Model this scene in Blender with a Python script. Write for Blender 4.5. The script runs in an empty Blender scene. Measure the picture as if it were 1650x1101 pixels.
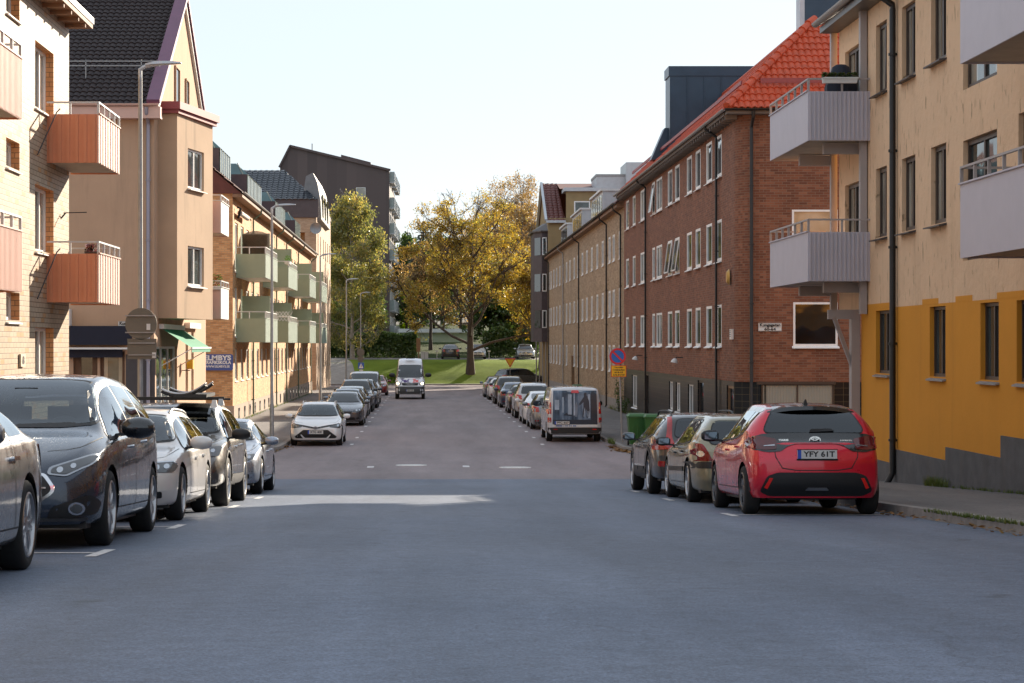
import bpy, bmesh, math, random
from mathutils import Vector, Matrix
from mathutils import geometry as mgeo
from mathutils.bvhtree import BVHTree
R = math.radians
random.seed(7)
SC = bpy.context.scene
COL = SC.collection
FOC, VX, HY, EZ = 3300.0, 685.0, 556.0, 3.6      # survey constants: focal length in px, street vanishing point, eye height
def XP(x, Y): return (x - VX) * Y / FOC
def ZP(y, Y): return EZ - (y - HY) * Y / FOC
# ---------------------------------------------------------------- terrain height along the street
GP = [(-40, 4.4), (0, 2.65), (20, 1.71), (44, .60), (49, .42), (57, .24), (70, .15), (137, 0), (172, -.10), (187.5, -.10), (188.5, .05), (191, .95), (195, 1.9), (198, 2.2), (207, 2.3),
      (240, 3.9), (320, 7.5), (600, 22), (1200, 40)]
def G0(y):
    if y <= GP[0][0]: return GP[0][1]
    for (a, za), (b, zb) in zip(GP, GP[1:]):
        if y <= b: return za + (zb - za) * (y - a) / (b - a)
    return GP[-1][1]
def G(y):
    if y < 80:
        return sum(G0(y + k * 1.5) for k in range(-3, 4)) / 7
    return sum(G0(y + k * .5) for k in range(-1, 2)) / 3
# ---------------------------------------------------------------- object helpers
def tag(o, label=None, cat=None, group=None, kind=None):
    if label: o['label'] = label
    if cat: o['category'] = cat
    if group: o['group'] = group
    if kind: o['kind'] = kind
    return o
def thing(name, label, cat, loc=(0, 0, 0), rz=0.0, group=None, rx=0.0, ry=0.0):
    o = bpy.data.objects.new(name, None); COL.objects.link(o)
    o.location = loc; o.rotation_euler = (rx, ry, rz); o.empty_display_size = .3
    return tag(o, label, cat, group)
def off(o):
    v = Vector((0, 0, 0))
    while o is not None:
        v += o.location; o = o.parent
    return v
class MB:
    """collects geometry; build() links it as one mesh object"""
    def __init__(s): s.v = []; s.f = []; s.m = []
    def face(s, pts, m=0):
        b = len(s.v); s.v += [tuple(p) for p in pts]; s.f.append(tuple(range(b, b + len(pts)))); s.m.append(m); return s
    def mesh(s, vs, fs, m=0):
        b = len(s.v); s.v += [tuple(p) for p in vs]
        for f in fs: s.f.append(tuple(b + i for i in f)); s.m.append(m)
        return s
    def hexa(s, p, m=0):   # 8 points: bottom 0-3 ccw, top 4-7
        return s.mesh(p, [(3, 2, 1, 0), (4, 5, 6, 7), (0, 1, 5, 4), (1, 2, 6, 5), (2, 3, 7, 6), (3, 0, 4, 7)], m)
    def box(s, x0, x1, y0, y1, z0, z1, m=0):
        return s.hexa([(x0, y0, z0), (x1, y0, z0), (x1, y1, z0), (x0, y1, z0), (x0, y0, z1), (x1, y0, z1), (x1, y1, z1), (x0, y1, z1)], m)
    def bar(s, a, b, w, h, up=(0, 0, 1), m=0):  # rectangular bar from a to b
        a = Vector(a); b = Vector(b); d = (b - a).normalized(); u = Vector(up)
        sd = d.cross(u)
        if sd.length < 1e-4: sd = d.cross(Vector((1, 0, 0)))
        sd.normalize(); u = sd.cross(d).normalized(); sd *= w / 2; u *= h / 2
        return s.hexa([a - sd - u, a + sd - u, b + sd - u, b - sd - u, a - sd + u, a + sd + u, b + sd + u, b - sd + u], m)
    def tube(s, path, r, n=8, m=0, cap=True):
        path = [Vector(p) for p in path]; rr = r if isinstance(r, (list, tuple)) else [r] * len(path)
        rings = []; up = None
        for i, p in enumerate(path):
            d = (path[min(i + 1, len(path) - 1)] - path[max(i - 1, 0)]).normalized()
            if up is None: up = Vector((1, 0, 0)) if abs(d.z) > .8 else Vector((0, 0, 1))
            a = d.cross(up)
            if a.length < 1e-3: a = d.cross(Vector((0, 1, 0)))
            a.normalize(); b = a.cross(d).normalized(); up = b
            rings.append([p + a * math.cos(2 * math.pi * k / n) * rr[i] + b * math.sin(2 * math.pi * k / n) * rr[i] for k in range(n)])
        base = len(s.v)
        for ring in rings: s.v += [tuple(q) for q in ring]
        for i in range(len(rings) - 1):
            for k in range(n):
                k2 = (k + 1) % n
                s.f.append((base + i * n + k, base + i * n + k2, base + (i + 1) * n + k2, base + (i + 1) * n + k)); s.m.append(m)
        if cap:
            s.f.append(tuple(base + k for k in reversed(range(n)))); s.m.append(m)
            s.f.append(tuple(base + (len(rings) - 1) * n + k for k in range(n))); s.m.append(m)
        return s
    def cyl(s, c, axis, r, h, n=20, m=0):
        c = Vector(c); a = Vector(axis).normalized()
        return s.tube([c, c + a * h], r, n, m)
    def prism(s, poly, z0, z1, m=0):   # poly: list of (x, y) ccw
        n = len(poly); b = len(s.v)
        s.v += [(x, y, z0) for x, y in poly] + [(x, y, z1) for x, y in poly]
        s.f.append(tuple(b + k for k in reversed(range(n)))); s.f.append(tuple(b + n + k for k in range(n))); s.m += [m, m]
        for k in range(n):
            k2 = (k + 1) % n; s.f.append((b + k, b + k2, b + n + k2, b + n + k)); s.m.append(m)
        return s
    def build(s, name, mats, parent=None, smooth=False, uv=True, sharp=40):
        o0 = off(parent) if parent is not None and s_world(parent) else Vector((0, 0, 0))
        me = bpy.data.meshes.new(name)
        me.from_pydata([(x - o0.x, y - o0.y, z - o0.z) for x, y, z in s.v], [], s.f)
        if not isinstance(mats, (list, tuple)): mats = [mats]
        for mt in mats: me.materials.append(mt)
        me.polygons.foreach_set('material_index', s.m)
        if uv: auto_uv(me, o0)
        if smooth:
            me.polygons.foreach_set('use_smooth', [True] * len(me.polygons))
            if sharp < 180: me.set_sharp_from_angle(angle=R(sharp))
        me.update()
        o = bpy.data.objects.new(name, me); COL.objects.link(o)
        if parent is not None: o.parent = parent
        return o
def s_world(p):   # children of moved, unrotated roots are modelled in world coordinates unless the root is flagged local
    while p.parent is not None: p = p.parent
    return not LOCAL.get(p.name, False)
LOCAL = {}
def auto_uv(me, o0):
    uvl = me.uv_layers.new(name='UVMap'); Z = Vector((0, 0, 1)); dat = []
    vs = me.vertices
    for p in me.polygons:
        n = p.normal
        if abs(n.z) > .98: t = Vector((1, 0, 0)); b = Vector((0, 1, 0))
        else:
            t = Z.cross(n).normalized(); b = n.cross(t)
            if abs(n.z) < .02: b = Z
        for li in p.loop_indices:
            c = vs[me.loops[li].vertex_index].co + o0
            dat += [c.dot(t), c.dot(b)]
    uvl.data.foreach_set('uv', dat)
# ---------------------------------------------------------------- materials
class NT:
    def __init__(s, m): s.t = m.node_tree; s.n = s.t.nodes; s.l = s.t.links
    def new(s, k, **kw):
        nd = s.n.new(k)
        for a, b in kw.items(): setattr(nd, a, b)
        return nd
    def put(s, sock, v):
        if isinstance(v, (int, float)): sock.default_value = v
        elif isinstance(v, (tuple, list)): sock.default_value = tuple(v) + ((1,) if len(v) == 3 and len(sock.default_value) == 4 else ())
        else: s.l.new(v, sock)
    def math(s, op, a, b=None, c=None):
        nd = s.new('ShaderNodeMath', operation=op); s.put(nd.inputs[0], a)
        if b is not None: s.put(nd.inputs[1], b)
        if c is not None: s.put(nd.inputs[2], c)
        return nd.outputs[0]
    def mix(s, f, a, b, bt='MIX'):
        nd = s.new('ShaderNodeMix', data_type='RGBA', blend_type=bt); s.put(nd.inputs[0], f); s.put(nd.inputs[6], a); s.put(nd.inputs[7], b); return nd.outputs[2]
    def noise(s, vec, scale, detail=3, rough=.6):
        nd = s.new('ShaderNodeTexNoise'); nd.inputs['Scale'].default_value = scale; nd.inputs['Detail'].default_value = detail; nd.inputs['Roughness'].default_value = rough
        if vec is not None: s.l.new(vec, nd.inputs['Vector'])
        return nd.outputs['Fac']
    def ramp(s, f, stops, interp='LINEAR'):
        nd = s.new('ShaderNodeValToRGB'); cr = nd.color_ramp; cr.interpolation = interp
        cr.elements[0].position, cr.elements[0].color = stops[0][0], tuple(stops[0][1]) + (1,)
        cr.elements[1].position, cr.elements[1].color = stops[-1][0], tuple(stops[-1][1]) + (1,)
        for p, c in stops[1:-1]:
            e = cr.elements.new(p); e.color = tuple(c) + (1,)
        s.put(nd.inputs[0], f); return nd.outputs[0]
    def maprange(s, f, a, b, c, d):
        nd = s.new('ShaderNodeMapRange'); s.put(nd.inputs[0], f)
        for i, v in enumerate((a, b, c, d)): nd.inputs[i + 1].default_value = v
        return nd.outputs[0]
    def bump(s, h, strength, dist):
        nd = s.new('ShaderNodeBump'); nd.inputs['Strength'].default_value = strength; nd.inputs['Distance'].default_value = dist; s.l.new(h, nd.inputs['Height']); return nd.outputs[0]
def newmat(name):
    m = bpy.data.materials.new(name); m.use_nodes = True
    nt = NT(m); bs = nt.n['Principled BSDF']; return m, nt, bs
def mat(name, c, rough=.6, metal=0.0, spec=.5, var=.12, vscale=3.0, bump=0.0, bscale=40, coat=0.0, dirt=0.0, emit=None):
    m, nt, bs = newmat(name)
    tc = nt.new('ShaderNodeTexCoord')
    if var > 0:
        f = nt.noise(tc.outputs['Object'], vscale, 5)
        k = nt.maprange(f, .25, .75, 1 - var, 1 + var)
        hsv = nt.new('ShaderNodeHueSaturation'); nt.put(hsv.inputs['Color'], c); nt.l.new(k, hsv.inputs['Value'])
        col = hsv.outputs[0]
        if dirt > 0:
            mp = nt.new('ShaderNodeMapping'); mp.inputs['Scale'].default_value = (1, 1, .12); nt.l.new(tc.outputs['Object'], mp.inputs[0])
            g = nt.noise(mp.outputs[0], 1.3, 5, .65); g = nt.maprange(g, .52, .75, 0, dirt)
            col = nt.mix(g, col, (.12, .10, .08))
        nt.l.new(col, bs.inputs['Base Color'])
    else: nt.put(bs.inputs['Base Color'], c)
    bs.inputs['Roughness'].default_value = rough; bs.inputs['Metallic'].default_value = metal
    bs.inputs['Specular IOR Level'].default_value = spec; bs.inputs['Coat Weight'].default_value = coat; bs.inputs['Coat Roughness'].default_value = .04
    if bump > 0:
        nt.l.new(nt.bump(nt.noise(tc.outputs['Object'], bscale, 4), bump, .02), bs.inputs['Normal'])
    if emit: nt.put(bs.inputs['Emission Color'], emit[0]); bs.inputs['Emission Strength'].default_value = emit[1]
    return m
def brick(name, W, H, stops, mortar, mw=.012, rough=.75, bump=.4, var=.18, bond=.5, spec=.4):
    m, nt, bs = newmat(name)
    uv = nt.new('ShaderNodeUVMap'); sep = nt.new('ShaderNodeSeparateXYZ'); nt.l.new(uv.outputs[0], sep.inputs[0])
    u, v = sep.outputs[0], sep.outputs[1]
    vr = nt.math('DIVIDE', v, H); row = nt.math('FLOOR', vr); fv = nt.math('SUBTRACT', vr, row)
    par = nt.math('FLOORED_MODULO', row, 2.0)
    uo = nt.math('ADD', nt.math('DIVIDE', u, W), nt.math('MULTIPLY', par, bond)); col = nt.math('FLOOR', uo); fu = nt.math('SUBTRACT', uo, col)
    cb = nt.new('ShaderNodeCombineXYZ'); nt.l.new(col, cb.inputs[0]); nt.l.new(row, cb.inputs[1])
    wn = nt.new('ShaderNodeTexWhiteNoise', noise_dimensions='2D'); nt.l.new(cb.outputs[0], wn.inputs['Vector'])
    c = nt.ramp(wn.outputs['Value'], stops)
    tc = nt.new('ShaderNodeTexCoord')
    k = nt.maprange(nt.noise(tc.outputs['Object'], .45, 5, .65), .25, .75, 1 - var, 1 + var)
    hsv = nt.new('ShaderNodeHueSaturation'); nt.l.new(c, hsv.inputs['Color']); nt.l.new(k, hsv.inputs['Value'])
    mh = nt.math('MAXIMUM', nt.math('LESS_THAN', fv, mw / H), nt.math('LESS_THAN', fu, mw / W))
    colr = nt.mix(mh, hsv.outputs[0], mortar)
    nt.l.new(colr, bs.inputs['Base Color']); bs.inputs['Roughness'].default_value = rough; bs.inputs['Specular IOR Level'].default_value = spec
    if bump:
        inv = nt.math('ADD', nt.math('SUBTRACT', 1.0, mh), nt.math('MULTIPLY', nt.noise(tc.outputs['Object'], 60, 3), .35))
        nt.l.new(nt.bump(inv, bump, .012), bs.inputs['Normal'])
    return m
def stucco(name, c, rough=.9, var=.1, bump=.5, bscale=9, scratches=False, dirt=.25, dark=(.14, .11, .08)):
    m, nt, bs = newmat(name); tc = nt.new('ShaderNodeTexCoord')
    k = nt.maprange(nt.noise(tc.outputs['Object'], .6, 6, .65), .25, .75, 1 - var, 1 + var)
    hsv = nt.new('ShaderNodeHueSaturation'); nt.put(hsv.inputs['Color'], c); nt.l.new(k, hsv.inputs['Value']); col = hsv.outputs[0]
    mp = nt.new('ShaderNodeMapping'); mp.inputs['Scale'].default_value = (1.6, 1.6, .14); nt.l.new(tc.outputs['Object'], mp.inputs[0])
    g = nt.maprange(nt.noise(mp.outputs[0], 1.1, 6, .7), .55, .8, 0, dirt); col = nt.mix(g, col, dark)
    h = nt.noise(tc.outputs['Object'], bscale, 6, .6)
    if scratches:
        mp2 = nt.new('ShaderNodeMapping'); mp2.inputs['Rotation'].default_value = (R(38), 0, 0); mp2.inputs['Scale'].default_value = (2, 7.5, 1.6); nt.l.new(tc.outputs['Object'], mp2.inputs[0])
        sc_ = nt.noise(mp2.outputs[0], 1.25, 4, .55)
        s2 = nt.maprange(sc_, .625, .66, 0, .5); col = nt.mix(s2, col, (.20, .13, .07))
        h = nt.math('SUBTRACT', h, nt.math('MULTIPLY', s2, .8))
    nt.l.new(col, bs.inputs['Base Color']); bs.inputs['Roughness'].default_value = rough; bs.inputs['Specular IOR Level'].default_value = .25
    nt.l.new(nt.bump(h, bump, .03), bs.inputs['Normal'])
    return m
def glassy(name, c=(.04, .052, .052), rough=.03, wav=.03, var=.5, wsc=1.4):
    m, nt, bs = newmat(name); tc = nt.new('ShaderNodeTexCoord')
    k = nt.maprange(nt.noise(tc.outputs['Object'], .9, 3), .35, .65, 1 - var, 1 + var * 1.5)
    hsv = nt.new('ShaderNodeHueSaturation'); nt.put(hsv.inputs['Color'], c); nt.l.new(k, hsv.inputs['Value']); nt.l.new(hsv.outputs[0], bs.inputs['Base Color'])
    bs.inputs['Roughness'].default_value = rough; bs.inputs['Specular IOR Level'].default_value = .9; bs.inputs['IOR'].default_value = 1.5
    if wav: nt.l.new(nt.bump(nt.noise(tc.outputs['Object'], wsc, 1), wav, .2), bs.inputs['Normal'])
    return m
def paint(name, c, metal=.25, rough=.38):
    m, nt, bs = newmat(name); tc = nt.new('ShaderNodeTexCoord')
    col = nt.mix(nt.maprange(nt.noise(tc.outputs['Object'], 2.2, 5, .7), .45, .8, 0, .22), c, tuple(x * .8 + .02 for x in c))
    nt.l.new(col, bs.inputs['Base Color']); bs.inputs['Metallic'].default_value = metal
    nt.l.new(nt.maprange(nt.noise(tc.outputs['Object'], 6, 5, .7), .3, .8, rough - .08, rough + .15), bs.inputs['Roughness'])
    bs.inputs['Coat Weight'].default_value = 1; bs.inputs['Coat Roughness'].default_value = .05
    return m
def asphalt(name, c, c2, rough=.85, spots=.5):
    m, nt, bs = newmat(name); tc = nt.new('ShaderNodeTexCoord'); P = tc.outputs['Object']
    big = nt.noise(P, .18, 6, .62); col = nt.mix(nt.maprange(big, .35, .65, 0, 1), c, c2)
    mp = nt.new('ShaderNodeMapping'); mp.inputs['Scale'].default_value = (1.0, .1, 1); nt.l.new(P, mp.inputs[0])
    st = nt.maprange(nt.noise(mp.outputs[0], .9, 4, .6), .35, .7, .80, 1.16)      # tyre-worn lanes along the street
    fine = nt.maprange(nt.noise(P, 55, 4, .8), .3, .7, .42, 1.75)
    med = nt.maprange(nt.noise(P, 7, 6, .75), .3, .7, .78, 1.22)
    vor = nt.new('ShaderNodeTexVoronoi'); vor.inputs['Scale'].default_value = 90; nt.l.new(P, vor.inputs['Vector'])
    peb = nt.maprange(vor.outputs['Distance'], 0, .35, 1.35, .95)
    k = nt.math('MULTIPLY', nt.math('MULTIPLY', nt.math('MULTIPLY', st, fine), med), peb)
    hsv = nt.new('ShaderNodeHueSaturation'); nt.l.new(col, hsv.inputs['Color']); nt.l.new(k, hsv.inputs['Value'])
    # cracks: thin dark lines at distorted voronoi cell edges, only in patches
    v2 = nt.new('ShaderNodeTexVoronoi', feature='DISTANCE_TO_EDGE'); v2.inputs['Scale'].default_value = .22
    wv = nt.new('ShaderNodeVectorMath', operation='ADD'); nz = nt.new('ShaderNodeTexNoise'); nz.inputs['Scale'].default_value = .8; nz.inputs['Detail'].default_value = 5; nt.l.new(P, nz.inputs['Vector'])
    nt.l.new(P, wv.inputs[0]); nt.l.new(nz.outputs['Color'], wv.inputs[1]); nt.l.new(wv.outputs[0], v2.inputs['Vector'])
    cr = nt.math('MULTIPLY', nt.math('LESS_THAN', v2.outputs['Distance'], .0035), nt.maprange(nt.noise(P, .12, 2), .5, .6, 0, .22))
    sp = nt.maprange(nt.noise(P, 1.3, 3, .5), .70, .76, 0, spots)
    colr = nt.mix(nt.math('MAXIMUM', cr, sp), hsv.outputs[0], (.02, .02, .022))
    nt.l.new(colr, bs.inputs['Base Color']); bs.inputs['Roughness'].default_value = rough; bs.inputs['Specular IOR Level'].default_value = .35
    nt.l.new(nt.bump(nt.noise(P, 70, 3, .8), .5, .01), bs.inputs['Normal'])
    return m
def leafmat(name, stops, trans=.45):
    m = bpy.data.materials.new(name); m.use_nodes = True; nt = NT(m); nt.n.clear()
    geo = nt.new('ShaderNodeNewGeometry'); tc = nt.new('ShaderNodeTexCoord')
    rnd = nt.math('ADD', nt.math('MULTIPLY', geo.outputs['Random Per Island'], .6), nt.math('MULTIPLY', nt.maprange(nt.noise(tc.outputs['Object'], .33, 2), .3, .7, 0, 1), .4))
    c = nt.ramp(rnd, stops)
    d = nt.new('ShaderNodeBsdfDiffuse'); t = nt.new('ShaderNodeBsdfTranslucent'); g = nt.new('ShaderNodeBsdfGlossy'); g.inputs['Roughness'].default_value = .35
    nt.l.new(c, d.inputs[0]); hs = nt.new('ShaderNodeHueSaturation'); hs.inputs['Saturation'].default_value = 1.15; hs.inputs['Value'].default_value = 1.5; nt.l.new(c, hs.inputs['Color']); nt.l.new(hs.outputs[0], t.inputs[0])
    mx = nt.new('ShaderNodeMixShader'); mx.inputs[0].default_value = trans; nt.l.new(d.outputs[0], mx.inputs[1]); nt.l.new(t.outputs[0], mx.inputs[2])
    m2 = nt.new('ShaderNodeMixShader'); m2.inputs[0].default_value = .05; nt.l.new(mx.outputs[0], m2.inputs[1]); nt.l.new(g.outputs[0], m2.inputs[2])
    o = nt.new('ShaderNodeOutputMaterial'); nt.l.new(m2.outputs[0], o.inputs[0])
    return m
M = {}
M['white'] = mat('white_paint', (.72, .73, .72), .45, var=.05, dirt=.15)
M['white_frame'] = mat('white_window_frame', (.86, .86, .84), .4, var=.05)
M['brown_frame'] = mat('dark_brown_window_frame', (.055, .038, .03), .45, var=.15)
M['glass'] = glassy('window_glass')
M['glass_dark'] = glassy('dark_window_glass', (.012, .014, .016))
M['curtain'] = mat('pale_curtain', (.55, .5, .42), .9, var=.2, vscale=8)
M['black'] = mat('black_plastic', (.012, .012, .013), .5, var=.2)
M['rubber'] = mat('tyre_rubber', (.014, .014, .014), .85, var=.25, vscale=20)
M['chrome'] = mat('chrome', (.7, .7, .72), .12, 1, var=.05)
M['alloy'] = mat('alloy_wheel', (.42, .42, .43), .28, .9, var=.08)
M['alloy_dark'] = mat('dark_alloy_wheel', (.10, .10, .105), .3, .8, var=.1)
M['pipe'] = mat('black_downpipe', (.018, .017, .017), .45, .2, var=.2)
M['gpipe'] = mat('green_downpipe', (.14, .18, .12), .5, var=.15)
M['galv'] = mat('galvanised_steel', (.32, .32, .32), .5, .55, var=.14, vscale=6)
M['galv_light'] = mat('pale_grey_zinc', (.5, .52, .54), .45, .4, var=.1)
M['concrete'] = mat('concrete', (.30, .28, .26), .9, var=.18, bump=.3, dirt=.3)
M['plinth'] = mat('grey_plinth', (.11, .105, .105), .9, var=.22, bump=.3, dirt=.5)
M['rail'] = mat('grey_rail_paint', (.45, .45, .46), .4, .3, var=.06)
# ================================================================ world, sun, camera
SUNV = Vector((1.1, 1.9, .77)).normalized()          # towards the sun
world = bpy.data.worlds.new('World'); SC.world = world; world.use_nodes = True
wn = world.node_tree; bg = wn.nodes['Background']; sky = wn.nodes.new('ShaderNodeTexSky'); sky.sky_type = 'NISHITA'; sky.sun_disc = False
sky.sun_elevation = math.asin(SUNV.z); sky.sun_rotation = math.atan2(SUNV.x, SUNV.y)
sky.air_density = 1.0; sky.dust_density = .4; sky.ozone_density = 1.2; sky.altitude = 30
hz = wn.nodes.new('ShaderNodeVectorMath'); hz.operation = 'MULTIPLY_ADD'; hz.inputs[1].default_value = (.085, .085, .085); hz.inputs[2].default_value = (1.72, 1.90, 2.12)   # thin bright veil of high haze over the whole sky
wn.links.new(sky.outputs[0], hz.inputs[0]); wn.links.new(hz.outputs[0], bg.inputs[0]); bg.inputs[1].default_value = .15
sl = bpy.data.lights.new('sun', 'SUN'); sl.energy = 4.4; sl.angle = R(.6); sl.color = (1, .87, .70)
so = bpy.data.objects.new('sun', sl); COL.objects.link(so); so.rotation_euler = SUNV.to_track_quat('Z', 'Y').to_euler(); so.location = (60, 100, 60)
cam = bpy.data.cameras.new('camera'); co = bpy.data.objects.new('camera', cam); COL.objects.link(co); SC.camera = co
cam.sensor_width = 36; cam.lens = 36 * FOC / 1650; cam.shift_x = (825 - VX) / 1650; cam.shift_y = (HY - 550.5) / 1650
co.location = (0, 0, EZ); co.rotation_euler = (R(90), 0, 0); cam.clip_start = .3; cam.clip_end = 4000
cam.dof.use_dof = True; cam.dof.focus_distance = 45; cam.dof.aperture_fstop = 18
SC.view_settings.view_transform = 'Standard'; SC.view_settings.look = 'None'; SC.view_settings.exposure = 1.4; SC.view_settings.gamma = 1
SC.render.engine = 'CYCLES'; cy = SC.cycles; cy.use_denoising = True; cy.max_bounces = 6; cy.diffuse_bounces = 4; cy.glossy_bounces = 3; cy.transmission_bounces = 3; cy.transparent_max_bounces = 12
cy.sample_clamp_indirect = 6; cy.caustics_reflective = False; cy.caustics_refractive = False
# ================================================================ ground sheets
M['ground'] = asphalt('ground_surface', (.07, .065, .055), (.09, .08, .065))
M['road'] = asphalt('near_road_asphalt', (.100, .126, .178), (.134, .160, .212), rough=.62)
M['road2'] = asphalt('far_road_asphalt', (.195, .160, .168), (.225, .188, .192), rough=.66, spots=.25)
M['pave'] = asphalt('pavement_asphalt', (.15, .14, .135), (.19, .175, .165))
M['kerb'] = mat('granite_kerb', (.26, .24, .225), .85, var=.3, vscale=5, bump=.3)
M['mark'] = mat('road_marking_paint', (.62, .62, .62), .7, var=.35, vscale=9)
def grassmat(name, a, b):
    m, nt, bs = newmat(name); tc = nt.new('ShaderNodeTexCoord')
    f = nt.math('ADD', nt.math('MULTIPLY', nt.noise(tc.outputs['Object'], .35, 5), .6), nt.math('MULTIPLY', nt.noise(tc.outputs['Object'], 9, 4, .8), .4))
    nt.l.new(nt.ramp(f, [(.35, a), (.65, b)]), bs.inputs['Base Color']); bs.inputs['Roughness'].default_value = .95; bs.inputs['Specular IOR Level'].default_value = .1
    nt.l.new(nt.bump(nt.noise(tc.outputs['Object'], 14, 4, .8), 1, .06), bs.inputs['Normal']); return m
M['grass'] = grassmat('lawn', (.09, .14, .015), (.21, .28, .04))
M['grass_dark'] = grassmat('rough_grass', (.03, .045, .015), (.06, .08, .025))
def ys(a, b, st):
    n = max(1, int(round((b - a) / st))); return [a + (b - a) * i / n for i in range(n + 1)]
def sheet(name, X0, X1, Ys, dz, mt, nx=8, kind='structure', fz=None):
    xs = [X0 + (X1 - X0) * i / nx for i in range(nx + 1)]; vs = []; fs = []
    for y in Ys:
        for x in xs: vs.append((x, y, (fz(x, y) if fz else G(y)) + dz))
    w = nx + 1
    for j in range(len(Ys) - 1):
        for i in range(nx): fs.append((j * w + i, j * w + i + 1, (j + 1) * w + i + 1, (j + 1) * w + i))
    mb = MB().mesh(vs, fs); o = mb.build(name, mt, smooth=True, sharp=180); return tag(o, kind=kind)
sheet('ground', -500, 500, ys(-40, 70, 2) + ys(75, 186, 5)[0:] + ys(187, 210, 1) + ys(220, 1200, 20), -.06, M['ground'], nx=10)
YI0, YI1 = 47.6, 63.5                                  # the side street
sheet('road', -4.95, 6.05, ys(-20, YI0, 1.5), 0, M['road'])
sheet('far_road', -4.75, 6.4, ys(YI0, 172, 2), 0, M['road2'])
sheet('side_street', 6.4, 90, ys(YI0 - .6, YI1, 2), -.004, M['road2'])
sheet('side_street', -90, -4.75, ys(YI0 - .6, YI1, 2), -.004, M['road2'])
sheet('cross_road', -70, 70, ys(172, 187.4, 2), 0, M['road2'])
sheet('grass_bank', -60, 60, ys(187.6, 198, .5), .0, M['grass'], nx=60)
sheet('parking_strip', -60, 60, ys(198, 206, 2), .0, M['pave'])
sheet('rough_grass', -120, 120, ys(206, 300, 5), .0, M['grass_dark'], nx=20)
# footpath climbing the bank on the left
pv = []; pf = []
for i, y in enumerate(ys(187.5, 206, 1)):
    xc = -7.7 + .05 * (y - 187) - .012 * (y - 187) ** 2; pv += [(xc - 1.1, y, G(y) + .012), (xc + 1.1, y, G(y) + .012)]
    if i: pf.append((2 * i - 2, 2 * i - 1, 2 * i + 1, 2 * i))
tag(MB().mesh(pv, pf).build('footpath', M['concrete']), kind='structure')
# ---- raised pavements: outline traced ccw, kerb path is the street-side part
def arc(cx, cy, r, a0, a1, n=8): return [(cx + r * math.cos(R(a0 + (a1 - a0) * i / n)), cy + r * math.sin(R(a0 + (a1 - a0) * i / n))) for i in range(n + 1)]
def dens(path, st=1.5):
    o = []
    for a, b in zip(path, path[1:]):
        n = max(1, int(math.dist(a, b) / st)); o += [(a[0] + (b[0] - a[0]) * k / n, a[1] + (b[1] - a[1]) * k / n) for k in range(n)]
    return o + [path[-1]]
def pavement(path, back, h=.125):
    """path: kerb line; back: matching x (or point) further from the street"""
    path = dens(path); n = len(path); inner = []
    for i, p in enumerate(path):
        a = path[max(0, i - 1)]; b = path[min(n - 1, i + 1)]; d = Vector((b[0] - a[0], b[1] - a[1])).normalized(); nn = Vector((-d.y, d.x))
        if (back(*p)[0] - p[0]) * nn.x + (back(*p)[1] - p[1]) * nn.y < 0: nn = -nn
        inner.append((p[0] + nn.x * .16, p[1] + nn.y * .16))
    k = MB()
    for i in range(n - 1):
        a, b, c, d = path[i], path[i + 1], inner[i + 1], inner[i]
        za, zb = G(a[1]), G(b[1]); zc, zd = G(c[1]), G(d[1])
        k.face([(a[0], a[1], za - .08), (b[0], b[1], zb - .08), (b[0], b[1], zb + h), (a[0], a[1], za + h)])
        k.face([(a[0], a[1], za + h), (b[0], b[1], zb + h), (c[0], c[1], zc + h), (d[0], d[1], zd + h)])
    tag(k.build('kerb', M['kerb']), kind='structure')
    s = MB(); q = 5
    for i in range(n - 1):
        for j in range(q):
            def P(i, j):
                p = inner[i]; bk = back(*path[i]); x = p[0] + (bk[0] - p[0]) * j / q; y = p[1] + (bk[1] - p[1]) * j / q; return (x, y, G(y) + h - .004)
            s.face([P(i, j), P(i + 1, j), P(i + 1, j + 1), P(i, j + 1)])
    tag(s.build('pavement', M['pave']), kind='structure')
pavement([(-4.95, -20), (-4.95, 44.6)] + arc(-7.95, 44.6, 3, 0, 90)[1:] + [(-60, 47.6)], lambda x, y: (-8.4, min(y, 46.0)) if x > -8.4 else (x, 45.8))
pavement([(-60, 63.4)] + [(-8.2, 63.4)] + arc(-8.2, 66.9, 3.5, -90, 0)[1:] + [(-4.75, 172)], lambda x, y: (-8.9, max(y, 65.2)) if x > -8.8 else (x, 65.1))
pavement([(6.05, -20), (6.05, 43.4)] + arc(9.25, 43.4, 3.2, 180, 90)[1:] + [(90, 46.6)], lambda x, y: (9.6, min(y, 45.6)) if x < 9.6 else (x, 45.5))
pavement([(90, 63.6), (9.6, 63.6)] + arc(9.6, 66.8, 3.2, 270, 180)[1:] + [(6.4, 172)], lambda x, y: (10.3, max(y, 68.2)) if x < 10.3 else (x, 68.3))
pavement([(-70, 187.45), (70, 187.45)], lambda x, y: (x, 187.75), h=.1)
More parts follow.
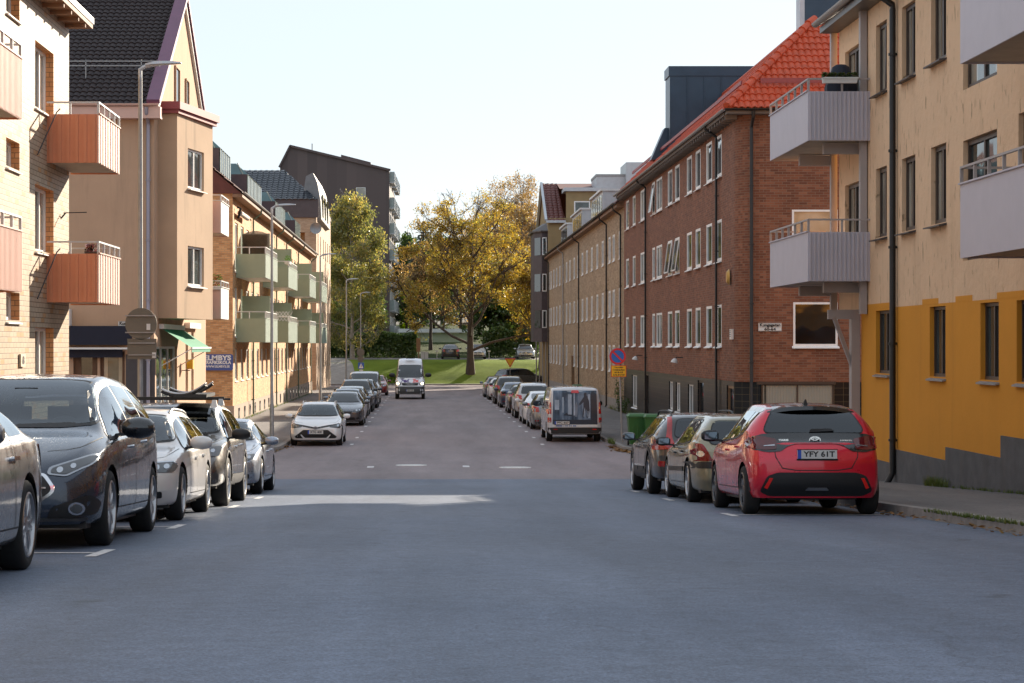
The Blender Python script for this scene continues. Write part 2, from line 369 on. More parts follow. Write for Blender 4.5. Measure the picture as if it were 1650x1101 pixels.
# ---- painted bay marks, road joints, manholes
mk = MB()
def mark(x0, x1, y0, y1):
    n = max(1, int((y1 - y0) / 2)); st = (y1 - y0) / n
    for i in range(n):
        a, b = y0 + st * i, y0 + st * (i + 1); mk.face([(x0, a, G(a) + .005), (x1, a, G(a) + .005), (x1, b, G(b) + .005), (x0, b, G(b) + .005)])
for y in (17.3, 22.6, 29.4, 33.8): mark(-4.2, -2.75, y, y + .1); mark(-2.8, -2.7, y - .5, y + .6)
for y in (26.2, 32.8, 38): mark(3.85, 5.9, y, y + .1); mark(3.85, 3.95, y - .5, y + .6)
for i in range(15):
    y = 70.5 + i * 5.6; mark(4.0, 4.12, y, y + .9)
    mark(-2.6, -2.48, y, y + .9)
tag(mk.build('parking_bay_marks', M['mark']), kind='structure')
pm = MB()
for (x, y) in ((XP(597, 55.6), 55.6), (XP(751, 56), 56)): pm.box(x - .09, x + .09, y - .35, y + .35, G(y) - .02, G(y) + .006)
tag(pm.build('inset_paving_marks', M['mark']), kind='structure')
M['iron'] = mat('worn_cast_iron', (.72, .72, .70), .45, .35, var=.3, vscale=12, bump=.6, bscale=30)
def manhole(x, y, lab):
    r = thing('manhole_cover', lab, 'manhole cover', (x, y, G(y)), group='manhole covers in the junction'); z = G(y)
    slope = (G(y + .5) - G(y - .5))
    ring = MB(); n = 28
    for k in range(n):
        a, b = 2 * math.pi * k / n, 2 * math.pi * (k + 1) / n
        P = lambda q, rr, h: (x + rr * math.cos(q), y + rr * math.sin(q), z + slope * rr * math.sin(q) + h)
        ring.face([P(a, .33, .014), P(a, .43, .014), P(b, .43, .014), P(b, .33, .014)]); ring.face([P(a, .43, -.02), P(b, .43, -.02), P(b, .43, .014), P(a, .43, .014)])
    ring.build('rim', M['iron'], r)
    lid = MB(); lid.face([(x + .325 * math.cos(2 * math.pi * k / n), y + .325 * math.sin(2 * math.pi * k / n), z + slope * .325 * math.sin(2 * math.pi * k / n) + .010) for k in range(n)])
    for k in range(-3, 4): lid.box(x + k * .08 - .015, x + k * .08 + .015, y - .22, y + .22, z + .008, z + .02)
    lid.build('lid', M['iron'], r)
manhole(XP(663, 56.6), 56.6, 'round iron manhole cover in the junction, the left and farther of two')
manhole(XP(830, 55.2), 55.2, 'round iron manhole cover in the junction, the right and nearer of two')
# ---- fallen leaves in the gutters
M['dead'] = leafmat('fallen_leaves', [(0, (.10, .05, .02)), (.5, (.22, .11, .04)), (1, (.3, .2, .06))], .2)
def litter(pts, n, sz, name='fallen_leaves', mt=None):
    mb = MB()
    for _ in range(n):
        (x0, y0), (x1, y1), w = random.choice(pts); t = random.random(); x = x0 + (x1 - x0) * t + random.gauss(0, w); y = y0 + (y1 - y0) * t + random.gauss(0, w)
        z = G(y) + random.uniform(.01, .06); a = random.uniform(0, 6.28); s = sz * random.uniform(.5, 1.3)
        d = Vector((math.cos(a), math.sin(a), random.uniform(-.4, .4))) * s; e = Vector((-math.sin(a), math.cos(a), random.uniform(-.5, .5))) * s * .7; c = Vector((x, y, z))
        mb.face([c - d, c - e, c + d, c + e])
    tag(mb.build(name, mt or M['dead'], uv=False), kind='stuff')
litter([((6.2, 66), (6.7, 64.4), .12), ((6.7, 64.4), (8, 63.5), .12), ((6.25, 69), (6.25, 66), .08)], 420, .055)
litter([((-5.0, 65), (-5.6, 63.9), .12), ((-4.7, 69), (-4.95, 65.5), .1)], 300, .055)
litter([((-4.6, 70), (-4.6, 150), .08), ((6.25, 70), (6.25, 160), .08), ((5.9, 18), (5.9, 44), .05), ((-4.8, 20), (-4.8, 44), .06)], 900, .04)
M['tuft'] = leafmat('grass_tufts', [(0, (.05, .09, .015)), (.5, (.11, .15, .03)), (1, (.2, .18, .06))], .4)
def tufts(spots, name='grass_tufts'):
    mb = MB()
    for (x0, y0, x1, y1, n, h) in spots:
        for _ in range(n):
            t = random.random(); x = x0 + (x1 - x0) * t + random.gauss(0, .03); y = y0 + (y1 - y0) * t + random.gauss(0, .06); z = G(y) + .1
            for _ in range(5):
                a = random.uniform(0, 6.28); hh = h * random.uniform(.5, 1.2); dx, dy = math.cos(a), math.sin(a); l = hh * .5
                mb.face([(x - dy * .008, y + dx * .008, z), (x + dy * .008, y - dx * .008, z), (x + dx * l, y + dy * l, z + hh)])
    tag(mb.build(name, M['tuft'], uv=False), kind='stuff')
tufts([(9.2, 37.6, 9.2, 36.2, 90, .2), (9.22, 36, 9.22, 30, 120, .08), (6.02, 24.5, 6.02, 20.5, 150, .05), (9.9, 69, 9.9, 80, 140, .35), (9.9, 80, 9.9, 110, 120, .3), (-8.2, 92, -8.2, 150, 150, .15), (6.3, 70, 6.3, 68.6, 60, .2)])
# ================================================================ building kit
class Wall:
    def __init__(s, p0, p1, n):
        s.p = Vector((p0[0], p0[1], 0)); d = Vector((p1[0] - p0[0], p1[1] - p0[1], 0)); s.L = d.length; s.t = d.normalized(); s.n = Vector((n[0], n[1], 0)).normalized()
    def P(s, u, z, d=0.0):
        q = s.p + s.t * u + s.n * d; return Vector((q.x, q.y, z))
def orient(pts, n):
    c = (pts[1] - pts[0]).cross(pts[2] - pts[1]); return pts if c.dot(n) >= 0 else pts[::-1]
def wall_geo(mb, W, z0, z1, holes, depth=.14, u0=0, u1=None, m=0, rm=None):
    u1 = W.L if u1 is None else u1; rm = m if rm is None else rm
    us = sorted({u0, u1} | {h[i] for h in holes for i in (0, 1) if u0 < h[i] < u1}); zs = sorted({z0, z1} | {h[i] for h in holes for i in (2, 3) if z0 < h[i] < z1})
    for a, b in zip(us, us[1:]):
        run = None
        for c, d in zip(zs, zs[1:]):
            cu, cz = (a + b) / 2, (c + d) / 2
            if any(h[0] < cu < h[1] and h[2] < cz < h[3] for h in holes): continue
            mb.face(orient([W.P(a, c), W.P(b, c), W.P(b, d), W.P(a, d)], W.n), m)
    for (a, b, c, d) in [h[:4] for h in holes]:
        e = -depth
        mb.face([W.P(a, c), W.P(a, d), W.P(a, d, e), W.P(a, c, e)], rm); mb.face([W.P(b, c), W.P(b, d), W.P(b, d, e), W.P(b, c, e)], rm)
        mb.face([W.P(a, d), W.P(b, d), W.P(b, d, e), W.P(a, d, e)], rm); mb.face([W.P(a, c), W.P(b, c), W.P(b, c, e), W.P(a, c, e)], rm)
def wbox(mb, W, a, b, c, d, e0, e1, m=0):     # box on a wall: u a..b, z c..d, outward e0..e1
    return mb.hexa([W.P(a, c, e0), W.P(b, c, e0), W.P(b, c, e1), W.P(a, c, e1), W.P(a, d, e0), W.P(b, d, e0), W.P(b, d, e1), W.P(a, d, e1)], m)
M['curt_glass'] = glassy('glass_over_pale_curtain', (.30, .27, .22), var=.25)
M['curt_glass2'] = glassy('glass_over_grey_blind', (.16, .16, .15), var=.3)
def window(bld, W, a, b, c, d, depth=.14, fm=None, mull=(.5,), fw=.06, sill=.07, smat=None, glass=None, curtain=None, door=False, tr=None, tilt=0, name='window'):
    fm = fm or M['white_frame']; f = MB(); e0, e1 = -depth + .01, -depth + .07; g = .004
    wbox(f, W, a + g, a + fw, c + g, d - g, e0, e1); wbox(f, W, b - fw, b - g, c + g, d - g, e0, e1)
    wbox(f, W, a + fw, b - fw, c + g, c + fw, e0, e1); wbox(f, W, a + fw, b - fw, d - fw, d - g, e0, e1)
    for q in mull:
        u = a + (b - a) * q; wbox(f, W, u - fw * .5, u + fw * .5, c + fw, d - fw, e0, e1 - .004)
    if tr: wbox(f, W, a + fw, b - fw, c + (d - c) * tr - .02, c + (d - c) * tr + .02, e0, e1 - .008)
    fo = f.build(name, fm, bld)
    p = MB(); z1, z2 = c + fw * .8, d - fw * .8; ua, ub = a + fw * .8, b - fw * .8; e = -depth + .03
    cu = random.choice([0, 0, 1, 2, 3]) if curtain is None else curtain
    segs = [(ua, ub, 0)]
    w = ub - ua
    if cu == 1: segs = [(ua, ua + .22 * w, 1), (ua + .22 * w, ub - .22 * w, 0), (ub - .22 * w, ub, 1)]
    if cu == 2: segs = [(ua, ua + .3 * w, 1), (ua + .3 * w, ub, 0)]
    for (q0, q1, mi) in segs:
        if cu == 3:
            zz = z1 + (z2 - z1) * .62
            p.face([W.P(q0, z1, e), W.P(q1, z1, e), W.P(q1, zz, e), W.P(q0, zz, e)], 0); p.face([W.P(q0, zz, e), W.P(q1, zz, e), W.P(q1, z2, e), W.P(q0, z2, e)], 2)
        else: p.face([W.P(q0, z1, e), W.P(q1, z1, e), W.P(q1, z2, e), W.P(q0, z2, e)], mi)
    p.build('pane', [glass or M['glass'], M['curt_glass'], M['curt_glass2']], fo)
    if tilt:   # a sash tilted out of the frame
        t = MB(); o0, o1 = e1 + .01, e1 + .01 + tilt
        A = [W.P(a + fw, c + fw, o1), W.P(b - fw, c + fw, o1), W.P(b - fw, d - fw, o0), W.P(a + fw, d - fw, o0)]
        for i in range(4): t.bar(A[i], A[(i + 1) % 4], .05, .04, W.n)
        so_ = t.build('open_sash', fm, fo); MB().face(A).build('pane', M['glass'], fo)
    if sill:
        s = MB(); s.hexa([W.P(a - .04, c - .05, -depth + .07), W.P(b + .04, c - .05, -depth + .07), W.P(b + .04, c - .075, sill), W.P(a - .04, c - .075, sill),
                          W.P(a - .04, c + .003, -depth + .07), W.P(b + .04, c + .003, -depth + .07), W.P(b + .04, c - .05, sill), W.P(a - .04, c - .05, sill)])
        s.build('sill', smat or fm, fo)
    return fo
def tile_roof(mb, A, B, C, D, wave=.25, row=.36, amp=.035, ns=5, m=0):
    """A-B eave, D-C ridge; pantile relief"""
    A, B, C, D = map(Vector, (A, B, C, D)); t = (B - A).normalized(); up = (D - A) - t * (D - A).dot(t); h = up.length; up.normalize(); n = t.cross(up).normalized()
    if n.z < 0: n = -n
    q = lambda P: ((P - A).dot(t), (P - A).dot(up))
    bu, du, cu = q(B)[0], q(D)[0], q(C)[0]
    rows = max(1, int(h / row)); vs = []; fs = []; du0 = wave / ns
    for r in range(rows):
        v0, v1 = h * r / rows, h * (r + 1) / rows
        def lim(v): k = v / h; return du * k, bu + (cu - bu) * k
        lo = min(lim(v0)[0], lim(v1)[0]); hi = max(lim(v0)[1], lim(v1)[1]); k0, k1 = int(math.floor(lo / du0)), int(math.ceil(hi / du0)); base = len(vs)
        for k in range(k0, k1 + 1):
            u = k * du0; w = amp * (math.sin(2 * math.pi * u / wave) + .35 * math.sin(4 * math.pi * u / wave + 1))
            for v, lift in ((v0, .05), (v1, .012)):
                l, hh = lim(v); uu = min(max(u, l), hh); p = A + t * uu + up * v + n * (w + lift); vs.append(p)
        for k in range(k1 - k0): fs.append((base + 2 * k, base + 2 * k + 2, base + 2 * k + 3, base + 2 * k + 1))
        b2 = len(vs)
        for k in range(k0, k1 + 1):
            u = k * du0; w = amp * (math.sin(2 * math.pi * u / wave) + .35 * math.sin(4 * math.pi * u / wave + 1)); l, hh = lim(v0); uu = min(max(u, l), hh)
            vs.append(A + t * uu + up * v0 + n * (w + .05)); vs.append(A + t * uu + up * v0 + n * (w * .8 + .01))
        for k in range(k1 - k0): fs.append((b2 + 2 * k, b2 + 2 * k + 1, b2 + 2 * k + 3, b2 + 2 * k + 2))
    mb.mesh(vs, fs, m)
def downpipe(bld, x, y, z0, z1, out, mt=None, neck=True, r=.045, name='downpipe'):
    """out: unit (x, y) away from the wall"""
    mb = MB(); ox, oy = out; px, py = x + ox * .09, y + oy * .09
    path = [(px + ox * .12, py + oy * .12, z0 + .05), (px, py, z0 + .28), (px, py, z1 - .55)]
    if neck: path += [(px, py, z1 - .45), (px + ox * .38, py + oy * .38, z1 - .18), (px + ox * .40, py + oy * .40, z1)]
    mb.tube(path, r, 10)
    z = z0 + .9
    while z < z1 - 1: mb.tube([(px, py, z), (px, py, z + .05)], r * 1.35, 10); mb.bar((px, py, z + .02), (x, y, z + .02), .03, .03); z += 1.9
    return mb.build(name, mt or M['pipe'], bld, smooth=True)
def gutter(bld, a, b, mt=None, r=.07):
    mb = MB(); a = Vector(a); b = Vector(b); d = (b - a).normalized(); s = d.cross(Vector((0, 0, 1))).normalized(); n = 8; pr = [(-r * math.cos(math.pi * k / n), -r * math.sin(math.pi * k / n)) for k in range(n + 1)]
    pr = pr + [(x * .86, z * .86) for x, z in reversed(pr)]
    vs = [a + s * x + Vector((0, 0, z)) for x, z in pr] + [b + s * x + Vector((0, 0, z)) for x, z in pr]; m = len(pr)
    mb.mesh(vs, [(k, (k + 1) % m, m + (k + 1) % m, m + k) for k in range(m)] + [tuple(range(m)), tuple(range(2 * m - 1, m - 1, -1))])
    return mb.build('gutter', mt or M['pipe'], bld)
def balcony(bld, xw, xo, y0, y1, z0, z1, front, side=None, rail=.24, rib=.1, sidemat=None, slab=None, railmat=None, near_only=False, srib=0, lab=None):
    """box balcony on a wall at xw reaching out to xo"""
    sg = 1 if xo > xw else -1; side = side or front; slab = slab or M['soffit']
    b = MB(); lo, hi = min(xw, xo), max(xw, xo)
    b.box(lo + .02, hi - .05, y0 + .05, y1 - .05, z0 + .03, z0 + .16, 2)
    xi = xo - sg * .03
    b.box(min(xo, xi), max(xo, xi), y0, y1, z0, z1, 0)
    for (p, q) in ((y0, y0 + .03), (y1 - .03, y1)): b.box(lo if sg > 0 else lo + .03, hi - .03 if sg > 0 else hi, p, q, z0, z1, 1)
    if rib:
        y = y0 + rib * .5
        while y < y1 - .02: b.box(min(xo, xo + sg * .014), max(xo, xo + sg * .014), y, y + rib * .45, z0 + .01, z1 - .01, 0); y += rib
    if srib:
        x = lo + srib * .3
        while x < hi - .04: b.box(x, x + srib * .42, y0 - .026, y0, z0 + .01, z1 - .01, 1); x += srib
    b.box(min(xo, xo + sg * .02) - .012, max(xo, xo + sg * .02) + .012, y0 - .012, y1 + .012, z1, z1 + .025, 0)
    bo = b.build('balcony', [front, side, slab], bld)
    if lab: bo['label'] = lab
    if rail:
        r = MB(); zt = z1 + rail; xc = xo - sg * .015
        r.bar((xc, y0, zt), (xc, y1, zt), .045, .035); r.bar((xw, y0 + .015, zt), (xc, y0 + .015, zt), .045, .035); r.bar((xw, y1 - .015, zt), (xc, y1 - .015, zt), .045, .035)
        n = max(3, int((y1 - y0) / .7))
        for k in range(n + 1):
            y = y0 + .02 + (y1 - y0 - .04) * k / n; r.bar((xc, y, z1), (xc, y, zt - .018), .03, .05, up=(1, 0, 0))
        for x in (xw + (xo - xw) * .45,):
            for y in (y0 + .015, y1 - .015): r.bar((x, y, z1), (x, y, zt - .018), .03, .04, up=(1, 0, 0))
        r.build('railing', railmat or M['rail'], bo)
    return bo
def textmesh(s, size, spacing=1.0, bold=.0):
    cu = bpy.data.curves.new('lettering', 'FONT'); cu.body = s; cu.size = size; cu.align_x = 'CENTER'; cu.align_y = 'CENTER'; cu.space_character = spacing; cu.offset = bold; cu.space_line = .85; cu.resolution_u = 3
    o = bpy.data.objects.new('lettering', cu); COL.objects.link(o); dg = bpy.context.evaluated_depsgraph_get()
    me = bpy.data.meshes.new_from_object(o.evaluated_get(dg)); vs = [v.co.copy() for v in me.vertices]; fs = [tuple(p.vertices) for p in me.polygons]
    bpy.data.objects.remove(o); bpy.data.curves.remove(cu); bpy.data.meshes.remove(me)
    return vs, fs
def text(mb, s, size, org, right, up, m=0, spacing=1.0, bold=.0, width=None):
    vs, fs = textmesh(s, size, spacing, bold); org = Vector(org); right = Vector(right).normalized(); up = Vector(up).normalized()
    k = 1.0
    if width and vs:
        w = max(v.x for v in vs) - min(v.x for v in vs); k = width / w
    mb.mesh([org + right * v.x * k + up * v.y for v in vs], fs, m)
M['soffit'] = mat('balcony_soffit', (.42, .37, .30), .8, var=.12, dirt=.3)
M['tile_red'] = mat('orange_red_roof_tile', (.50, .075, .025), .6, var=.22, vscale=4, bump=.15)
M['tile_black'] = mat('black_roof_tile', (.036, .026, .026), .7, var=.4, vscale=7, spec=.25)
M['tile_navy'] = mat('blue_black_roof_tile', (.03, .036, .046), .35, var=.2, vscale=6)
M['tile_maroon'] = mat('brown_red_roof_tile', (.13, .035, .025), .6, var=.2)
M['navy'] = mat('blue_black_sheet_metal', (.035, .06, .09), .35, .35, var=.15, vscale=2)
M['letter'] = mat('black_lettering', (.01, .01, .012), .6, var=0)
M['letter_white'] = mat('white_lettering', (.8, .8, .8), .5, var=0)
M['soil_white'] = mat('white_sign_plate', (.7, .7, .68), .45, var=.06)
# ================================================================ 1. glazed pale brick block, near left
M['ivory'] = brick('ivory_glazed_brick', .34, .104, [(0, (.41, .31, .21)), (.55, (.47, .365, .255)), (.86, (.42, .31, .21)), (.9, (.50, .29, .14)), (1, (.44, .24, .10))], (.10, .055, .03), .014, .5, .35)
M['orange_brick'] = brick('orange_reveal_brick', .30, .104, [(0, (.55, .26, .10)), (1, (.68, .36, .16))], (.16, .09, .05), .012, .6, .3)
M['salmon'] = mat('salmon_balcony_sheet', (.70, .27, .14), .55, var=.05, dirt=.1)
M['salmon_pale'] = mat('pale_pink_balcony_sheet', (.62, .40, .33), .5, var=.04, dirt=.08)
b1 = thing('apartment_block', 'ivory glazed brick apartment block with salmon balconies at the left edge', 'building', (-8, 40, 1.0))
W = Wall((-8, 46), (-8, 14), (1, 0))
hl = []; wl = []
FH = 2.95
for k in range(3):
    zb = 2.62 + FH * k
    for (ya, yb, z0, z1, kind) in ((44.1, 42.0, zb - .02, zb + 1.34, 'w'), (40.4, 39.1, zb + 1.46 - (0 if k else 0), zb + 2.0, 's'), (37.6, 35.6, zb, zb + 1.34, 'w'), (31.0, 29.0, zb, zb + 1.34, 'w'), (26.6, 24.6, zb, zb + 1.34, 'w'), (22, 20, zb, zb + 1.34, 'w')):
        hl.append((46 - ya, 46 - yb, z0, z1)); wl.append(kind)
mb = MB(); wall_geo(mb, W, 0, 10.75, hl, .26, m=0, rm=1)
mb.face([(-8, 46, 0), (-8, 46, 10.75), (-22, 46, 10.75), (-22, 46, 0)], 0); mb.face([(-8, 14, 0), (-22, 14, 0), (-22, 14, 10.75), (-8, 14, 10.75)], 0); mb.face([(-22, 14, 0), (-22, 46, 0), (-22, 46, 10.75), (-22, 14, 10.75)], 0)
mb.build('wall', [M['ivory'], M['orange_brick']], b1)
for h, kd in zip(hl, wl):
    window(b1, W, *h, depth=.24, mull=(.33,) if kd == 'w' else (), fw=.07, sill=.06)
rf = MB(); rf.box(-22.5, -7.52, 13.5, 46.35, 10.75, 10.86, 0); rf.box(-22.5, -7.50, 13.5, 46.4, 10.86, 11.0, 1)
y = 14
while y < 46.2: rf.box(-8.0, -7.55, y, y + .08, 10.66, 10.75, 2); y += .9
M['eave_wood'] = mat('brown_eave_boards', (.25, .14, .08), .7, var=.2)
rf.build('roof', [M['eave_wood'], M['galv_light'], M['eave_wood']], b1)
for k in (0, 1):
    zb = 4.5 + FH * k
    balcony(b1, -8, -6.9, 43.3, 46.25, zb, zb + 1.03, M['salmon_pale'], M['salmon'], rail=.25, rib=.35, srib=.18, railmat=M['galv_light'])
    balcony(b1, -8, -6.9, 32.0, 35.0, zb, zb + 1.03, M['salmon_pale'], M['salmon'], rail=.25, rib=.1, srib=.12, railmat=M['galv_light'])
    balcony(b1, -8, -6.9, 22.0, 25.0, zb, zb + 1.03, M['salmon_pale'], M['salmon'], rail=.25, rib=.1, srib=.12, railmat=M['galv_light'])
hn = thing('house_number_sign', 'house number 6B on the ivory brick wall', 'house number sign', (-7.96, 40.5, 3.3))
MB().box(-7.99, -7.95, 40.3, 40.75, 3.17, 3.42).build('plate', mat('beige_plate', (.55, .45, .33), .6), hn)
tb = MB(); text(tb, '6B', .22, (-7.945, 40.52, 3.29), (0, 1, 0), (0, 0, 1), bold=.006); tb.build('lettering', M['letter'], hn)
vt = thing('wall_vent', 'white slatted vent low on the ivory brick wall', 'vent', (-7.97, 39.8, 2.6))
v = MB(); v.box(-8, -7.94, 39.0, 40.5, 2.46, 2.72); [v.box(-7.94, -7.93, 39.05, 40.45, 2.5 + .07 * i, 2.53 + .07 * i) for i in range(3)]; v.build('grille', M['white'], vt)
# ================================================================ 2. tan rendered house with shop and oriel
M['tan'] = stucco('tan_render', (.50, .335, .225), var=.08, bump=.15, bscale=14, dirt=.3)
M['tan_dark'] = stucco('oriel_render', (.46, .325, .22), var=.1, bump=.15, bscale=14, dirt=.75)
M['purple'] = mat('plum_verge_board', (.16, .06, .11), .5, var=.1)
M['maroon'] = mat('dark_red_roof_edge', (.28, .05, .05), .5, var=.1)
M['shop_brown'] = mat('brown_shopfront', (.11, .05, .025), .5, var=.2)
b2 = thing('shop_house', 'tan rendered house with dark tiled roof and a corner shop', 'building', (-8.6, 70, .2))
WF = Wall((-16, 65), (-8.6, 65), (0, -1)); WS = Wall((-8.6, 65), (-8.6, 80.3), (1, 0)); WB = Wall((-8.6, 80.3), (-16, 80.3), (0, 1))
mb = MB(); uF = lambda x: XP(x, 65) + 16
fh = [(uF(118), uF(157), .3, 3.45), (uF(161), uF(201), .8, 3.4)]
wall_geo(mb, WF, -.5, 11.3, fh, .25)
sh = [(.5, 6.0, .35, 3.55), (8.5, 9.3, 1.9, 4.1), (10.3, 11.1, 1.9, 4.1)]
wall_geo(mb, WS, -.5, 11.3, sh, .2)
AP = (72.6, 15.85)
mb.face([(-8.6, 65, 11.3), (-8.6, 80.3, 11.3), (-8.6, AP[0], AP[1])]); wall_geo(mb, WB, -.5, 11.3, [])
mb.build('wall', M['tan'], b2)
# roof planes
rf = MB(); tile_roof(rf, (-20, 64.6, 11.15), (-8.50, 64.6, 11.15), (-8.50, AP[0], AP[1] + .12), (-20, AP[0], AP[1] + .12), wave=.21, row=.33, amp=.024)
rf.face([(-8.50, 80.7, 11.1), (-20, 80.7, 11.1), (-20, AP[0], AP[1] + .1), (-8.50, AP[0], AP[1] + .1)])
rf.box(-20, -8.42, AP[0] - .12, AP[0] + .12, AP[1] + .12, AP[1] + .26)
rf.build('roof', M['tile_black'], b2, smooth=True, sharp=60)
vb = MB()
vb.bar((-8.56, 64.45, 11.26), (-8.56, AP[0], AP[1] + .27), .42, .14, up=(0, 0, 1), m=0); vb.bar((-8.52, AP[0], AP[1] + .27), (-8.52, 80.8, 11.15), .2, .16, m=0)
vb.bar((-8.5, 64.6, 11.0), (-8.5, AP[0], AP[1] + .03), .16, .16, up=(0, 0, 1), m=1); vb.bar((-8.54, AP[0], AP[1] + .0), (-8.54, 80.8, 10.95), .1, .1, m=1)
vb.build('verge', [M['purple'], M['white']], b2)
ev = MB(); ev.box(-20, -8.35, 64.55, 65.02, 10.75, 11.12); ev.build('eaves', M['salmon_pale'], b2); gutter(b2, (-20, 64.5, 11.2), (-8.4, 64.5, 11.2), M['salmon_pale'])
sg = MB(); 
for z_, in ((.30,), (.45,)): sg.bar((-20, 66.4, 12.55 + z_ - .2), (-8.6, 66.4, 12.55 + z_ - .2), .03, .03)
for x in (-19, -17, -15, -13, -11, -9.2): sg.bar((x, 66.4, 12.2), (x, 66.4, 12.85), .03, .03, up=(0, 1, 0))
sg.build('snow_guard', M['galv'], b2)
for (ya, yb, za, zb) in ((70.2, 71.4, 11.85, 13.2), (73.3, 74.2, 11.85, 13.15)): window(b2, WS, ya - 65, yb - 65, za, zb, depth=-.0, fm=M['tan_dark'], mull=(), sill=.09, smat=M['white'], curtain=0)
# oriel
O = [(-8.6, 65.9), (-7.98, 65.9), (-7.24, 69.8), (-8.6, 69.9)]
W1 = Wall(O[0], O[1], (0, -1)); W2 = Wall(O[1], O[2], (.982, -.187)); W3 = Wall(O[2], O[3], (0, 1)); mb = MB()
oh = [(1.15, 2.95, 5.55, 6.85), (1.15, 2.95, 8.75, 10.05)]
mb2 = MB(); wall_geo(mb2, W1, 4.46, 11.05, []); wall_geo(mb2, W2, 4.46, 11.05, oh, .16); wall_geo(mb2, W3, 4.46, 11.05, [])
mb2.face([(x, y, 4.46) for x, y in O]); ori = mb2.build('oriel', M['tan_dark'], b2)
rt = MB(); O2 = [(-8.6, 65.78), (-7.92, 65.78), (-7.1, 69.95), (-8.6, 70.0)]; rt.prism(O2, 11.05, 11.18); rt.prism([(-8.6, 65.7), (-7.86, 65.7), (-7.02, 70.0), (-8.6, 70.05)], 11.18, 11.42); rt.build('oriel_roof', M['maroon'], ori)
for h in oh: window(b2, W2, *h, depth=.14, mull=(.5,), fw=.07, sill=.12, curtain=0)
for z in (4.5, 7.45):
    bo = balcony(b2, -8.6, -7.0, 70.3, 73.0, z, z + 1.08, M['white'], M['salmon_pale'], rail=.22, rib=0, railmat=M['galv_light'])
M['ltrim'] = mat('lilac_grey_pipe', (.30, .28, .33), .4, .2, var=.05)
downpipe(b2, -8.78, 65, .3, 11.1, (0, -1), M['ltrim'], r=.06)
# shop front
sf = MB(); M['awning_navy'] = mat('navy_awning_cloth', (.012, .014, .03), .8, var=.1)
a0, a1 = uF(105), uF(213)
wbox(sf, WF, a0, a1, 3.6, 4.2, .0, .35, 0); wbox(sf, WF, a0, a1, 3.46, 3.52, .3, .42, 1); wbox(sf, WF, a0 + .1, a1 - .3, 3.2, 3.46, .02, .2, 0)
sf.build('shop_awning', [M['awning_navy'], M['white']], b2)
d_ = window(b2, WF, *fh[0], depth=.22, fm=M['shop_brown'], mull=(.2, .85), fw=.14, sill=0, curtain=0, tr=.55, glass=M['glass_dark'], name='shop_door')
window(b2, WF, *fh[1], depth=.22, fm=M['shop_brown'], mull=(), fw=.1, sill=0, curtain=1, tr=.5, name='shop_window')
dg_ = MB(); wbox(dg_, WF, uF(203), uF(250), -.4, 3.3, .0, .03); dg_.build('grey_cladding', mat('dark_grey_cladding', (.07, .065, .07), .7), b2)
window(b2, WS, *sh[0], depth=.15, fm=M['white_frame'], mull=(.35, .68), fw=.08, sill=0, curtain=0, tr=.32, name='shop_window')
for h in sh[1:]: window(b2, WS, *h, depth=.15, mull=(), sill=.12)
M['awning_green'] = mat('green_awning_cloth', (.015, .22, .12), .8, var=.12)
aw = MB(); ya, yb = 66.3, 72.0
aw.face([(-8.55, ya, 4.15), (-8.55, yb, 4.15), (-7.55, yb, 3.5), (-7.55, ya, 3.5)]); aw.face([(-7.55, ya, 3.5), (-7.55, yb, 3.5), (-7.55, yb, 3.36), (-7.55, ya, 3.36)])
awo = aw.build('green_awning', M['awning_green'], b2); ar = MB(); ar.box(-8.6, -8.45, ya - .1, yb + .1, 4.12, 4.28); ar.bar((-7.55, ya - .1, 3.5), (-7.55, yb + .1, 3.5), .06, .06)
for y in (ya, yb): ar.bar((-8.58, y, 2.9), (-7.55, y, 3.48), .03, .03)
ar.build('awning_frame', M['white'], awo)
ab = MB(); ab.box(-8.6, -8.4, 73.2, 76.8, 4.2, 4.4); ab.build('awning_box', M['white'], b2)
yb_ = thing('wall_lantern', 'small yellow lantern box on the tan shop wall', 'wall lamp', (-8.5, 72.4, 3.0))
q = MB(); q.box(-8.42, -8.2, 72.3, 72.6, 2.75, 3.08, 0); q.bar((-8.6, 72.4, 2.7), (-8.3, 72.4, 2.7), .03, .03, m=1); q.build('box', [mat('yellow_plastic', (.75, .42, .02), .5), M['black']], yb_)
def kungs(name, lab, x0, x1, z0, z1, Y, two):
    k = thing(name, lab, 'street sign', ((x0 + x1) / 2, Y, z0))
    MB().box(x0, x1, Y - .02, Y, z0, z1).build('plate', M['soil_white'], k); t = MB(); h = z1 - z0; w = x1 - x0
    t.box(x0 + .01, x1 - .01, Y - .024, Y - .021, z1 - .018, z1 - .008); t.box(x0 + .01, x1 - .01, Y - .024, Y - .021, z0 + .008, z0 + .018)
    text(t, 'Kungsgatan', h * .5, ((x0 + x1) / 2, Y - .025, z1 - h * .27), (1, 0, 0), (0, 0, 1), width=w * .9, bold=.006)
    t.box(x0 + .02, x1 - .02, Y - .024, Y - .021, z0 + h * .46, z0 + h * .48)
    if two: text(t, two, h * .42, ((x0 + x1) / 2, Y - .025, z0 + h * .24), (1, 0, 0), (0, 0, 1), width=w * .5, bold=.005)
    t.build('lettering', M['letter'], k)
kungs('street_name_sign', 'white Kungsgatan sign on the tan wall, half behind a round sign', XP(191, 65), XP(191, 65) + .72, ZP(531, 65), ZP(518, 65), 64.97, '66-68')
pk = thing('shop_light_box', 'slim pink and white light box on the tan shop wall', 'sign', (XP(112, 64.8), 64.8, 4.3))
